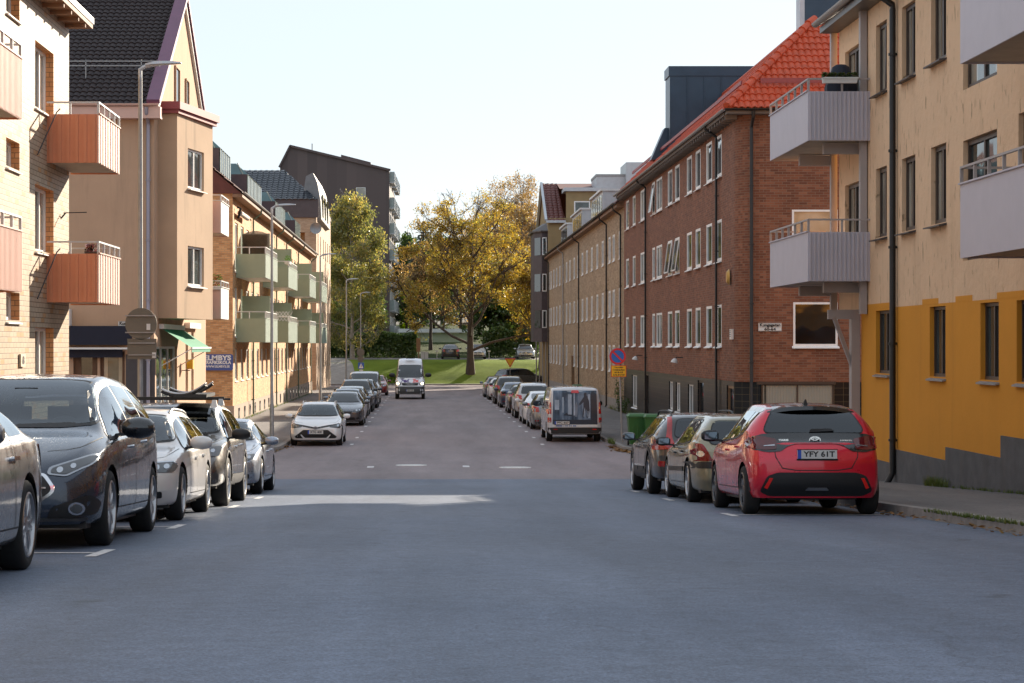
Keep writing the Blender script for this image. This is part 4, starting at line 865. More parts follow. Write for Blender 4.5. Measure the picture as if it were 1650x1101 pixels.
nb.hexa([(10.0, 90.6, 11.8), (10.76, 90.6, 11.8), (10.76, 91.5, 11.8), (10.0, 91.5, 11.8), (10.6, 90.6, 13.2), (10.76, 90.6, 13.2), (10.76, 91.5, 13.2), (10.6, 91.5, 13.2)])
nb.build('stair_tower', M['navy'], b8)
nb = MB(); nb.box(13.72, 16.6, 74, 74.8, 14.2, 17.6); nb.box(13.55, 13.72, 74.02, 74.8, 14.2, 17.6, 1); nb.build('roof_box', [M['navy'], M['galv_light']], b8)
kungs('street_name_sign', 'white Kungsgatan 60-64 sign on the red brick wall beside the big window', XP(1222, Y0), XP(1259, Y0), ZP(534, Y0), ZP(520.5, Y0), Y0 - .01, '60-64')
ov = thing('wall_ornament', 'oval gilt ornament on the red brick corner', 'ornament', (10.05, 67.7, 5.84)); q = MB(); vs = [(10.04, 67.7 + .22 * math.cos(6.283 * k / 20), 5.84 + .27 * math.sin(6.283 * k / 20)) for k in range(20)] + [(9.96, 67.7 + .14 * math.cos(6.283 * k / 20), 5.84 + .18 * math.sin(6.283 * k / 20)) for k in range(20)]
q.mesh(vs, [(k, (k + 1) % 20, 20 + (k + 1) % 20, 20 + k) for k in range(20)] + [tuple(range(20, 40))]); q.build('relief', mat('gilt', (.5, .3, .08), .4, .5), ov)
ns = thing('notice_plate', 'small white notice plate at the rounded red brick corner', 'sign', (10.05, 67.1, 3.9)); q = MB(); q.box(10.0, 10.09, 66.98, 67.3, 3.78, 4.12); q.build('plate', M['soil_white'], ns); q = MB(); [q.box(9.995, 9.999, 67.02, 67.26, 4.05 - .06 * k, 4.07 - .06 * k) for k in range(4)]; q.build('lettering', M['letter'], ns)
for i, y in enumerate((80.2, 95.2)):
    l = thing('wall_lamp', ['white wall lamp on red brick, the nearer one', 'white wall lamp on red brick, the farther one'][i], 'wall lamp', (10.0, y, 2.95), group='white lamps over the black tiled floor'); q = MB(); q.tube([(10.1, y, 3.1), (9.85, y, 3.12), (9.8, y, 3.05)], .02, 6); q.build('arm', M['black'], l); q = MB(); q.tube([(9.8, y, 3.07), (9.78, y, 2.98), (9.76, y, 2.9)], [.05, .13, .15], 12); q.build('shade', M['white'], l)
# ================================================================ 9. yellow brick row, right
M['ybrick2'] = brick('yellow_brown_brick', .25, .08, [(0, (.25, .16, .09)), (.5, (.39, .27, .16)), (1, (.50, .36, .23))], (.38, .32, .24), .014, .85, .3)
b9 = thing('yellow_brick_row', 'long yellow-brown brick row with narrow white windows on the right', 'building', (10.1, 136, 0))
W = Wall((10.1, 104), (10.1, 168), (-1, 0)); cy_ = [106, 109.5, 112.0, 116.3, 120, 123.9, 127.7, 131.3, 135, 138.5, 142.6, 146, 149.7, 153.3, 157, 160.5, 164, 166.5]
hl = [(y - .55 - 104, y + .55 - 104, z, z + 1.4) for z in (2.2, 5.15, 8.1) for y in cy_ if not (z < 3 and abs(y - 142.6) < 2)]
hd = [(34.5, 37.5, .1, 2.9)]
mb = MB(); wall_geo(mb, W, -.5, 10.75, hl + hd, .1); mb.face([(10.1, 104, 10.2), (10.1, 104, 10.75), (24, 104, 10.75), (24, 104, 10.2)]); mb.face([(10.1, 168, -.5), (10.1, 168, 10.75), (24, 168, 10.75), (24, 168, -.5)]); mb.build('wall', M['ybrick2'], b9)
for h in hl: window(b9, W, *h, depth=.05, mull=(), fw=.13, sill=.06)
window(b9, W, *hd[0], depth=.09, fm=M['door_wood'], mull=(.33, .66), sill=0, curtain=0, glass=M['glass_dark'], name='door')
pl = MB(); wbox(pl, W, 0, 34.5, -.5, .75, 0, .04); wbox(pl, W, 37.5, 64, -.5, .75, 0, .04); pl.build('plinth', M['concrete'], b9)
for y, mt in ((113.2, M['pipe']), (133.6, M['pipe']), (148.8, M['galv']), (166, M['pipe']), (105, M['pipe'])): downpipe(b9, 10.1, y, 0, 10.7, (-1, 0), mt)
rf = MB(); tile_roof(rf, (9.7, 168.2, 10.8), (9.7, 104.05, 10.8), (14, 104.05, 14.2), (14, 168.2, 14.2), wave=.4, row=.5, amp=.03, ns=4); rf.face([(14, 104, 14.2), (14, 168.2, 14.2), (24, 168.2, 10.8), (24, 104, 10.8)]); rf.build('roof', M['tile_maroon'], b9)
ev = MB(); ev.box(9.72, 10.1, 104.02, 168, 10.6, 10.74); ev.build('eaves', M['eave_wood'], b9); gutter(b9, (9.62, 168.2, 10.84), (9.62, 104.1, 10.84))
for (a, b, zt) in ((121, 129, 12.7), (137, 146, 12.65), (151, 158, 12.5)):
    q = MB(); q.box(10.5, 13, a, b, 11, zt, 0); q.box(10.35, 13, a - .1, b + .1, zt, zt + .12, 1); yy = a + .5
    while yy < b - .8: q.box(10.47, 10.5, yy, yy + 1.1, 11.5, zt - .2, 2); yy += 1.6
    q.build('dormer', [M['galv_light'], M['white'], M['glass']], b9)
# ================================================================ 10. corner house with slate oriel, far right
b10 = thing('slate_bay_house', 'tall yellow brick house with maroon roof and dark slate bay', 'building', (10.1, 172, 0))
M['slate'] = mat('brown_slate_cladding', (.075, .055, .06), .55, var=.2, vscale=3)
W = Wall((10.1, 168), (34, 168), (0, -1)); h1 = (XP(925, 168) - 10.1, XP(951, 168) - 10.1, 14.2, 15.4); mb = MB(); wall_geo(mb, W, -.5, 14.0, []); 
WM = Wall((XP(912, 168), 168.0), (17, 168.0), (0, -1)); WM.p.y = 168.004; wall_geo(mb, WM, 14.0, 16.2, [(XP(925, 168) - XP(912, 168), XP(951, 168) - XP(912, 168), 14.2, 15.4)], .1)
WG = Wall((10.1, 168), (10.1, 181), (-1, 0)); wall_geo(mb, WG, -.5, 14, [(8, 9.5, 11, 12.6), (8, 9.5, 8, 9.6), (8, 9.5, 5, 6.6)], .1); mb.face([(10.1, 168, 14), (10.1, 181, 14), (10.1, 174.6, 17.3)]); mb.face([(10.1, 181, -.5), (10.1, 181, 14), (34, 181, 14), (34, 181, -.5)]); mb.build('wall', mat('yellow_brick_distant', (.33, .24, .12), .85, var=.15, vscale=1), b10)
window(b10, WM, XP(925, 168) - XP(912, 168), XP(951, 168) - XP(912, 168), 14.2, 15.4, depth=.06, mull=(), fw=.1, curtain=0)
for h in ((8, 9.5, 11, 12.6), (8, 9.5, 8, 9.6), (8, 9.5, 5, 6.6)): window(b10, WG, *h, depth=.06, mull=(), curtain=0)
rf = MB(); xr = XP(911, 168); tile_roof(rf, (9.95, 167.7, 13.75), (xr, 167.7, 13.75), (xr - .3, 174.6, 17.35), (9.95, 174.6, 17.35), wave=.4, row=.5, amp=.035, ns=4); rf.face([(9.95, 174.6, 17.35), (30, 174.6, 17.35), (30, 181.2, 13.9), (9.95, 181.2, 13.9)]); rf.face([(xr - .3, 170.5, 16.6), (30, 170.5, 16.6), (30, 174.6, 17.35), (xr - .3, 174.6, 17.35)]); rf.build('roof', M['tile_maroon'], b10)
q = MB(); q.bar((9.9, 167.6, 13.8), (9.9, 174.6, 17.4), .2, .16); q.bar((9.9, 174.6, 17.4), (9.9, 181.3, 13.8), .2, .16); q.box(xr - .1, 17, 167.75, 171, 16.2, 16.5); q.box(9.9, xr, 167.55, 167.75, 13.6, 13.8); q.build('roof_trim', M['galv_light'], b10)
q = MB(); q.box(XP(961, 167.9), 17.5, 167.9, 173, 15.4, 17.5, 0); q.box(XP(961, 167.9) - .05, 17.5, 167.85, 173, 17.4, 17.6, 1); q.box(16.4, 19, 167, 172, 16, 18.5, 0); q.build('roof_plant_box', [M['galv_light'], M['galv']], b10)
bay = [(10.1, 168.6), (9.6, 168.6), (9.0, 170.2), (9.0, 174.5), (9.6, 176), (10.1, 176)]
q = MB(); q.prism(bay[::-1], 3.86, 12.9); x = 9.62
while x < 10.08: q.box(x, x + .02, 168.585, 168.6, 3.9, 12.9); x += .09
bo = q.build('slate_bay', M['slate'], b10); q = MB(); q.prism([(10.1, 168.3), (9.5, 168.3), (8.8, 170), (8.8, 174.7), (9.5, 176.3), (10.1, 176.3)][::-1], 12.9, 13.0); q.hexa([(8.85, 170, 13), (10.1, 168.4, 13), (10.1, 176.2, 13), (8.85, 174.6, 13), (9.8, 171, 13.7), (10.1, 170, 13.7), (10.1, 175, 13.7), (9.8, 174, 13.7)]); q.build('bay_roof', M['brown_frame'], bo)
for z in (11.0, 8.0, 5.0):
    q = MB(); q.box(9.64, 10.0, 168.52, 168.58, z, z + 1.45, 0); q.box(9.71, 9.93, 168.5, 168.52, z + .08, z + 1.37, 1); q.build('window', [M['white_frame'], M['glass_dark']], b10)
    q = MB(); q.hexa([(9.52, 168.7, z), (9.50, 168.7, z), (9.08, 169.9, z), (9.1, 169.95, z), (9.52, 168.7, z + 1.45), (9.50, 168.7, z + 1.45), (9.08, 169.9, z + 1.45), (9.1, 169.95, z + 1.45)]); q.build('window', M['glass_dark'], b10)
q = MB(); [q.tube([(9.2 + .25 * k, 169.4 - .2 * k, -.2), (9.2 + .25 * k, 169.4 - .2 * k, 3.9)], .05, 8) for k in range(4)]; q.build('bay_posts', M['galv'], b10)
# ================================================================ car kit.  local frame: x right (seen from behind), y forward, z up, origin on the ground at mid length
def pchip(pts):
    xs = [p[0] for p in pts]; ys_ = [p[1] for p in pts]; n = len(xs); h = [xs[i + 1] - xs[i] for i in range(n - 1)]; dl = [(ys_[i + 1] - ys_[i]) / h[i] for i in range(n - 1)]; d = [0] * n
    for i in range(1, n - 1):
        if dl[i - 1] * dl[i] > 0: w1 = 2 * h[i] + h[i - 1]; w2 = h[i] + 2 * h[i - 1]; d[i] = (w1 + w2) / (w1 / dl[i - 1] + w2 / dl[i])
    d[0] = dl[0]; d[-1] = dl[-1]
    def f(x):
        if x <= xs[0]: return ys_[0]
        if x >= xs[-1]: return ys_[-1]
        i = next(k for k in range(n - 1) if x <= xs[k + 1]); t = (x - xs[i]) / h[i]; a, b = ys_[i], ys_[i + 1]
        return a * (2 * t ** 3 - 3 * t * t + 1) + h[i] * d[i] * (t ** 3 - 2 * t * t + t) + b * (3 * t * t - 2 * t ** 3) + h[i] * d[i + 1] * (t ** 3 - t * t)
    return f
def sm(x, a, b): t = min(1, max(0, (x - a) / (b - a))); return t * t * (3 - 2 * t)
def roundpoly(pts, r, n=3):
    out = []; m = len(pts)
    for i in range(m):
        p0, p, p1 = Vector(pts[i - 1]), Vector(pts[i]), Vector(pts[(i + 1) % m]); a = (p0 - p); b = (p1 - p); ra = min(r, a.length * .45); rb = min(r, b.length * .45)
        A = p + a.normalized() * ra; B = p + b.normalized() * rb
        for k in range(n + 1): t = k / n; out.append(tuple(A * (1 - t) ** 2 + p * 2 * t * (1 - t) + B * t * t))
    return out
def mirp(pts): return [(-x, z) for x, z in reversed(pts)]
def grow(pts, d):
    pts = [Vector(p) for p in pts]; n = len(pts); ar = sum(pts[i - 1].x * pts[i].y - pts[i].x * pts[i - 1].y for i in range(n)); sg = 1 if ar > 0 else -1; o = []
    for i in range(n):
        j = 1
        while (pts[i] - pts[i - j]).length < 1e-5 and j < n: j += 1
        k = 1
        while (pts[(i + k) % n] - pts[i]).length < 1e-5 and k < n: k += 1
        a = (pts[i] - pts[i - j]).normalized(); b = (pts[(i + k) % n] - pts[i]).normalized(); t = (a + b); t = t.normalized() if t.length > 1e-4 else a
        o.append((pts[i].x + t.y * d * sg, pts[i].y - t.x * d * sg))
    return o
def inpoly(p, pl):
    c = False; j = len(pl) - 1
    for i in range(len(pl)):
        a, b = pl[i], pl[j]
        if (a[1] > p[1]) != (b[1] > p[1]) and p[0] < (b[0] - a[0]) * (p[1] - a[1]) / (b[1] - a[1]) + a[0]: c = not c
        j = i
    return c
class Car:
    """S: dict of dimensions. L length, W width, H height, wb wheelbase, fo front overhang, r wheel radius, top [(t, z)] centre-line height from the nose, belt [(t, z)], roofw half width at the roof edge"""
    def __init__(s, S, name, label, x, y, face, paint_, lod=0, group=None, rot=0.0, alloy=None, cat='car', slope=None, dz=0.0):
        s.S = S; L, Wd = S['L'], S['W']; s.L, s.W = L, Wd; s.lod = lod; s.paint = paint_; s.alloy = alloy or M['alloy']
        sl_ = (G(y + 1.4) - G(y - 1.4)) / 2.8 if slope is None else slope
        # face +1: nose away from the viewer, -1: nose towards the viewer
        s.root = thing(name, label, cat, (x, y, G(y) + .002 + dz), rz=0 if face > 0 else math.pi, group=group)
        s.root.rotation_euler = ((math.atan(sl_) * (1 if face > 0 else -1)), 0, (0 if face > 0 else math.pi) + rot); LOCAL[s.root.name] = True
        s.top = pchip(S['top']); s.belt = pchip(S['belt']); s.sill = S.get('sill', .24); s.r = S['r']; s.kz = S.get('kz', 1.0); s.tf = S['fo']; s.tr = S['fo'] + S['wb']
        hw = Wd / 2; fr, rr_ = S.get('fround', 1.0), S.get('rround', 1.0)
        s.hw = pchip([(0, hw * (1 - .30 * fr)), (.06, hw * (1 - .20 * fr)), (.18, hw * (1 - .105 * fr)), (.42, hw * (1 - .035 * fr)), (.85, hw * .992), (L * .45, hw), (L - .8, hw * .985), (L - .35, hw * (1 - .055 * rr_)), (L - .15, hw * (1 - .11 * rr_)), (L - .05, hw * (1 - .17 * rr_)), (L, hw * (1 - .25 * rr_))])
        rw = S['roofw']; s.roofw = pchip([(0, rw * .96), (S['ra'], rw), (S.get('rb', L * .7), rw * .99), (L, rw * S.get('rtail', .9))])
        s.make_body(); s.wheels()
        s.root.scale = (1, 1, s.kz)
    def section(s, t):
        w = s.hw(t); zt = s.top(t); zb = min(s.belt(t), zt - .035); h = zt - zb; zs = s.sill; Hc = s.S['H'] - s.belt(s.S['ra']); k = sm(h, .08, Hc * .9)
        rw = min(s.roofw(t), w * .93) * k + w * .80 * (1 - k); mid = zs + (zb - zs) * .5
        P = [(w * .93, zs), (w * .975, zs + .05), (w * .995, zs + .16), (w, zs + (zb - zs) * .45), (w * .992, zs + (zb - zs) * .72), (w * .965, zb - .035), (w * .94, zb)]
        if s.S.get('van'): P = [(w * .95, zs), (w * .99, zs + .06), (w, zs + .2), (w, zs + (zb - zs) * .5), (w * .995, zs + (zb - zs) * .75), (w * .985, zb - .03), (w * .975, zb)]
        c = .10 * k + .03; rd = s.S.get('rd', .08)
        a = (P[-1][0], zb)
        P += [(a[0] + (rw - a[0]) * .30 + .012 * k, zb + (h - rd * k) * .33), (a[0] + (rw - a[0]) * .68 + .012 * k, zb + (h - rd * k) * .7), (rw, zt - rd * k - .02 * (1 - k) - .0)]
        P += [(rw * .93, zt - rd * .38 * k - .012 * (1 - k)), (rw * .78, zt - rd * .14 * k - .006), (rw * .45, zt - .006), (0, zt)]
        return P
    def push(s, t, z):
        f = s.S.get('fp', [(.0, .10), (.25, .05), (.38, .0), (.58, .0), (.72, .06), (.85, .16), (1.2, .3)]); r_ = s.S.get('rp', [(0, .08), (.28, .05), (.4, 0), (.6, 0), (.8, .03), (1.0, .05), (1.5, .1)])
        y = s.L / 2 - t
        if t < .7: y -= pchip(f)(z) * (1 - t / .7) ** 1.5
        if t > s.L - .7: y += pchip(r_)(z) * (1 - (s.L - t) / .7) ** 1.5
        return y
    def make_body(s):
        L = s.L; ts = {0, .02, .05, .09, .14, .2, .28, .36, L, L - .02, L - .05, L - .09, L - .14, L - .2, L - .28, L - .36}; R_ = s.r + s.S.get('gap', .055)
        stp = .12 if s.lod == 0 else .2; q = .44
        while q < L - .4: ts.add(round(q, 3)); q += stp
        arches = (s.tf, s.tr)
        for c in arches:
            ts = {t for t in ts if abs(t - c) > R_ + .02 or t < .3}
            N = 14 if s.lod == 0 else 9
            for k in range(N + 1): ts.add(round(c + R_ * math.cos(math.pi * k / N), 4))
            ts.add(c - R_ - .012); ts.add(c + R_ + .012)
        ts = sorted(t for t in ts if 0 <= t <= L); rings = []; ref = []
        for t in ts:
            P = s.section(t); za = None
            for c in arches:
                if abs(t - c) <= R_ + 1e-4: za = (s.r * .98 + math.sqrt(max(0, R_ ** 2 - (t - c) ** 2))) / s.kz
            pts = []
            for i in range(len(P) - 1):
                p0 = P[max(0, i - 1)]; p1 = P[i]; p2 = P[i + 1]; p3 = P[min(len(P) - 1, i + 2)]; nn = 4 if s.lod == 0 else 2
                for k in range(nn):
                    u = k / nn; cr = [.5 * (2 * p1[j] + (p2[j] - p0[j]) * u + (2 * p0[j] - 5 * p1[j] + 4 * p2[j] - p3[j]) * u * u + (3 * p1[j] - p0[j] - 3 * p2[j] + p3[j]) * u ** 3) for j in (0, 1)]
                    pts.append((max(0, cr[0]), cr[1]))
            pts.append(P[-1]); ref.append([(x, s.push(t, z), z) for x, z in pts])
            if za is not None and za > s.sill:
                j = next((k for k in range(len(pts)) if pts[k][1] >= za), len(pts) - 1); b = pts[j]; a = pts[max(0, j - 1)]; u = (za - a[1]) / (b[1] - a[1]) if b[1] > a[1] else 0
                at = (a[0] + (b[0] - a[0]) * u, za); pts = [at if k < j else p for k, p in enumerate(pts)]
            rings.append([(x, s.push(t, z), z) for x, z in pts])
        n = len(rings[0]); vs = []; fs = []
        for rg in rings: vs += [(x, y, z) for x, y, z in rg] + [(-x, y, z) for x, y, z in rg[:-1]]
        w = 2 * n - 1
        def I(i, j, side): return i * w + (j if side > 0 or j == n - 1 else n + j)
        for i in range(len(rings) - 1):
            for j in range(n - 1):
                a, b, c, d = I(i, j, 1), I(i, j + 1, 1), I(i + 1, j + 1, 1), I(i + 1, j, 1)
                if (Vector(vs[a]) - Vector(vs[b])).length > 1e-5 or (Vector(vs[c]) - Vector(vs[d])).length > 1e-5:
                    fs.append((a, d, c, b)); a, b, c, d = I(i, j, -1), I(i, j + 1, -1), I(i + 1, j + 1, -1), I(i + 1, j, -1); fs.append((a, b, c, d))
        for end, sgn in ((0, 1), (len(rings) - 1, -1)):   # bulged nose and tail caps
            C = 6; blg = s.S.get('bulge', .06); grid = []
            for j in range(n):
                x, y, z = rings[end][j]; row = []
                for c in range(C + 1):
                    f = 1 - 2 * c / C
                    if c == 0: row.append(I(end, j, 1)); continue
                    if c == C: row.append(I(end, j, -1)); continue
                    row.append(len(vs)); vs.append((x * f, y + sgn * blg * (1 - f * f) * min(1, x / (s.W * .3)), z))
                grid.append(row)
            for j in range(n - 1):
                for c in range(C):
                    q4 = (grid[j][c], grid[j][c + 1], grid[j + 1][c + 1], grid[j + 1][c]); q4 = tuple(dict.fromkeys(q4))
                    if len(q4) > 2: fs.append(q4 if sgn < 0 else q4[::-1])
        bm = bmesh.new(); bv = [bm.verts.new(v) for v in vs]
        for f in fs:
            try: bm.faces.new([bv[i] for i in f])
            except ValueError: pass
        bmesh.ops.remove_doubles(bm, verts=bm.verts, dist=.0008); bmesh.ops.dissolve_degenerate(bm, edges=bm.edges, dist=.0005); bmesh.ops.recalc_face_normals(bm, faces=bm.faces)
        # shading normals come from the same surface without the wheel openings, so the arches do not dent the reflections
        rb = bmesh.new(); rv = [[(rb.verts.new((x, y, z)), rb.verts.new((-x, y, z))) for x, y, z in rg] for rg in ref]
        for i in range(len(ref) - 1):
            for j in range(n - 1):
                for sd in (0, 1):
                    q4 = [rv[i][j][sd], rv[i + 1][j][sd], rv[i + 1][j + 1][sd], rv[i][j + 1][sd]]
                    rb.faces.new(q4 if sd == 0 else q4[::-1])
        bmesh.ops.remove_doubles(rb, verts=rb.verts, dist=.0008); bmesh.ops.recalc_face_normals(rb, faces=rb.faces)
        rb.faces.ensure_lookup_table(); rb.normal_update(); rt = BVHTree.FromBMesh(rb)
        me = bpy.data.meshes.new('body'); bm.to_mesh(me); s.bvh = BVHTree.FromBMesh(bm); bm.free()
        me.materials.append(s.paint); me.polygons.foreach_set('use_smooth', [True] * len(me.polygons)); 
        nr = []
        for v in me.vertices:
            h, fn, fi, dist = rt.find_nearest(v.co)
            if fi is None or abs(v.co.y) > s.L / 2 - .16: nr.append(v.normal.copy()); continue
            acc = Vector((0, 0, 0))
            for w_ in rb.faces[fi].verts: acc += w_.normal / ((w_.co - v.co).length + .004)
            if acc.dot(v.normal) < 0: acc = -acc
            nr.append(acc.normalized())
        s.rt = rt; s.rf = [[(w_.co.copy(), w_.normal.copy()) for w_ in f.verts] for f in rb.faces] if s.lod == 0 else None
        rb.free(); me.normals_split_custom_set_from_vertices(nr)
        s.body = bpy.data.objects.new('body', me); COL.objects.link(s.body); s.body.parent = s.root
        # dark floor pan and wheel housings
        u = MB(); hw = s.W / 2; zf = s.sill - .04
        for (a, b) in ((s.tf + R_ + .03, s.tr - R_ - .03), (.25, s.tf - R_ - .02), (s.tr + R_ + .02, L - .22)):
            if b > a: u.box(-hw * .86, hw * .86, L / 2 - b, L / 2 - a, zf, s.sill + .2)
        u.box(-hw + .30, hw - .30, -L / 2 + .3, L / 2 - .3, zf + .01, s.sill + .35)
        for c in arches:
            N = 12; yc = L / 2 - c
            for sd in (-1, 1):
                xo, xi = sd * (hw * .955), sd * (hw - .32); pr = [(yc + (R_ + .004) * math.cos(math.pi * k / N), (s.r * .98 + (R_ + .004) * math.sin(math.pi * k / N)) / s.kz) for k in range(N + 1)]
                for k in range(N):
                    (y0, z0), (y1, z1) = pr[k], pr[k + 1]; u.face([(xo, y0, z0), (xo, y1, z1), (xi, y1, z1), (xi, y0, z0)])
                u.face([(xi, y_, z_) for y_, z_ in pr])
        u.build('underbody', M['black'], s.root, uv=False)
    def patch(s, name, poly, axis, sgn, mt, off=.004, thick=0.0, parent=None, step=.07, both=False, m2=None, build=True, mb=None):
        """lay a 2-D outline onto the body. axis 'y' (front/rear, coords x,z), 'x' (sides, coords y,z), 'z' (roof, coords x,y)"""
        if both:
            s.patch(name, poly, axis, sgn, mt, off, thick, parent, step)
            if axis == 'x': return s.patch(name, poly, axis, -sgn, mt, off, thick, parent, step)
            return s.patch(name, mirp(poly), axis, sgn, mt, off, thick, parent, step)
        if s.lod: step *= 1.7
        pp = [Vector(p) for p in poly]; ar = sum(pp[i - 1].cross(pp[i]) if hasattr(pp[i], 'cross') else 0 for i in range(len(pp)))
        if ar < 0: pp = pp[::-1]
        ds = []
        for a, b in zip(pp, pp[1:] + pp[:1]):
            n = max(1, int((b - a).length / step)); ds += [a + (b - a) * k / n for k in range(n)]
        nb = len(ds); xs = [p.x for p in ds]; zs = [p.y for p in ds]; ins = []
        x = min(xs) + step * .5
        while x < max(xs):
            z = min(zs) + step * .5
            while z < max(zs):
                c = False; j = nb - 1; md = 9
                for i in range(nb):
                    a, b = ds[i], ds[j]
                    if (a.y > z) != (b.y > z) and x < (b.x - a.x) * (z - a.y) / (b.y - a.y) + a.x: c = not c
                    md = min(md, abs(a.x - x) + abs(a.y - z)); j = i
                if c and md > step * .45: ins.append(Vector((x, z)))
                z += step
            x += step
        V2, _, F2, *_ = mgeo.delaunay_2d_cdt(ds + ins, [], [list(range(nb))], 1, 1e-5)
        dirs = {'y': Vector((0, -sgn, 0)), 'x': Vector((-sgn, 0, 0)), 'z': Vector((0, 0, -sgn))}; d = dirs[axis]; P = []; N = []; Bs = []
        for v in V2:
            o = Vector((v.x, 0, v.y)) if axis == 'y' else Vector((0, v.x, v.y)) if axis == 'x' else Vector((v.x, v.y, 0)); o = o - d * 5
            h, n, _, _ = s.bvh.ray_cast(o, d)
            if h is None:
                near = s.bvh.find_nearest(o + d * (5 - (s.L / 2 if axis == 'y' else s.W / 2 if axis == 'x' else s.S['H']))); h, n = near[0], near[1]
            if n.dot(d) > 0: n = -n
            n = (n - d * .6).normalized() if n.dot(-d) < .35 else n
            P.append(h + n * off); Bs.append(h - n * .003)
        base = len(P); vs = P[:]; fs = []
        for f in F2:
            a, b, c = (P[i] for i in f[:3]); nn = (b - a).cross(c - a)
            fs.append(tuple(f) if nn.dot(-d) > 0 else tuple(reversed(f)))
        if thick or off > .012:
            ec = {}
            for f in fs:
                for i in range(len(f)): e = (f[i - 1], f[i]); ec[e] = 1
            vs = vs + Bs
            for (a, b) in list(ec):
                if (b, a) not in ec: fs.append((b, a, base + a, base + b))
        if mb is not None: mb.mesh(vs, fs); return None
        q = MB().mesh(vs, fs); return q.build(name, mt, parent or s.root, smooth=True, uv=False, sharp=50)
    def ring(s, name, poly, wd, axis, sgn, mt, off):
        pts = []
        for a, b in zip(poly, poly[1:] + poly[:1]):
            a, b = Vector(a), Vector(b); n = max(1, int((b - a).length / .07)); pts += [a + (b - a) * k / n for k in range(n)]
        inn = grow(pts, -wd); d = {'y': Vector((0, -sgn, 0)), 'x': Vector((-sgn, 0, 0))}[axis]
        def hit(p):
            o = (Vector((p[0], 0, p[1])) if axis == 'y' else Vector((0, p[0], p[1]))) - d * 5; h, n, _, _ = s.bvh.ray_cast(o, d)
            if h is None: h, n, _, _ = s.bvh.find_nearest(o + d * (5 - (s.L / 2 if axis == 'y' else s.W / 2)))
            if n.dot(d) > 0: n = -n
            return h + n * off
        A = [hit(p) for p in pts]; B = [hit(p) for p in inn]; m = len(A); q = MB(); q.mesh(A + B, [(k, (k + 1) % m, m + (k + 1) % m, m + k) for k in range(m)])
        return q.build(name, mt, s.root, uv=False)
    def open_body(s):
        me = s.body.data; nrm = [None] * len(me.vertices)
        bm = bmesh.new(); bm.from_mesh(me); bm.normal_update(); zlim = s.belt(s.L * .5) - .12
        C = []
        for ax, sg, pl in s.cuts:
            g_ = grow(pl, -.012); xs = [q[0] for q in pl]; zs = [q[1] for q in pl]; C.append((ax, sg, g_, min(xs), max(xs), min(zs), max(zs)))
        def test(f, m):
            c = f.calc_center_median(); n = f.normal
            for ax, sg, g_, x0, x1, z0, z1 in C:
                if ax == 'x':
                    if c.x * sg < .25 or n.x * sg < .2: continue
                    p = (c.y, c.z)
                else:
                    if c.y * sg < .2 or n.y * sg < .12 or c.z < zlim: continue
                    p = (c.x, c.z)
                if x0 - m < p[0] < x1 + m and z0 - m < p[1] < z1 + m and (m > 0 or inpoly(p, g_)): return True
            return False
        bmesh.ops.subdivide_edges(bm, edges=list({e for f in bm.faces if test(f, .1) for e in f.edges}), cuts=3, use_grid_fill=True)
        bm.normal_update(); dead = [f for f in bm.faces if test(f, 0)]
        bmesh.ops.delete(bm, geom=dead, context='FACES'); bm.to_mesh(me); bm.free()
        me.polygons.foreach_set('use_smooth', [True] * len(me.polygons)); me.update()
        nr = []
        for v in me.vertices:
            h, fn, fi, dist = s.rt.find_nearest(v.co)
            if fi is None or abs(v.co.y) > s.L / 2 - .16: nr.append(v.normal.copy()); continue
            acc = Vector((0, 0, 0))
            for co_, no_ in s.rf[fi]: acc += no_ / ((co_ - v.co).length + .004)
            if acc.dot(v.normal) < 0: acc = -acc
            nr.append(acc.normalized())
        me.normals_split_custom_set_from_vertices(nr)
    def interior(s):
        S = s.S; L = s.L; tc = S['tc']; zb = s.belt(tc + .6); w = s.W / 2 - .17; fl = s.sill + .12
        q = MB(); y0 = L / 2 - tc; q.hexa([(-w, y0 - .62, fl + .25), (w, y0 - .62, fl + .25), (w, y0 - .12, fl + .25), (-w, y0 - .12, fl + .25), (-w, y0 - .50, zb - .03), (w, y0 - .50, zb - .03), (w * .9, y0 - .02, s.top(tc) - .06), (-w * .9, y0 - .02, s.top(tc) - .06)])
        q.box(-w, w, -L / 2 + .45, y0 - .2, fl, fl + .06); q.build('dashboard', M['cabin'], s.root, uv=False)
        q = MB(); c_ = Vector((-.36, y0 - .72, zb + .02)); ax = Vector((0, -.9, .42)).normalized(); u = Vector((1, 0, 0)); v = ax.cross(u); q.tube([c_ + u * .185 * math.cos(6.2832 * k / 20) + v * .185 * math.sin(6.2832 * k / 20) for k in range(21)], .016, 6); q.bar(c_ - u * .18, c_ + u * .18, .03, .02); q.build('steering_wheel', M['black'], s.root, uv=False)
        zr = S['H']; rows = [(y0 - 1.35, (-.37, .37)), (y0 - 2.2, (-.42, 0, .42))]
        for yy, xs in rows:
            for x in xs:
                q = MB(); b = .24; zt = min(fl + .78, zb + .16); q.hexa([(x - b, yy - .06, fl + .18), (x + b, yy - .06, fl + .18), (x + b, yy + .08, fl + .18), (x - b, yy + .08, fl + .18), (x - b * .8, yy - .2, zt), (x + b * .8, yy - .2, zt), (x + b * .8, yy - .1, zt), (x - b * .8, yy - .1, zt)])
                q.hexa([(x - b, yy, fl + .08), (x + b, yy, fl + .08), (x + b, yy + .5, fl + .08), (x - b, yy + .5, fl + .08), (x - b, yy, fl + .24), (x + b, yy, fl + .24), (x + b, yy + .5, fl + .28), (x - b, yy + .5, fl + .28)])
                q.box(x - .12, x + .12, yy - .25, yy - .16, zt + .02, zt + .19); q.box(x - .05, x + .05, yy - .22, yy - .19, zt - .02, zt + .04); q.build('seat', M['cabin'], s.root, uv=False)
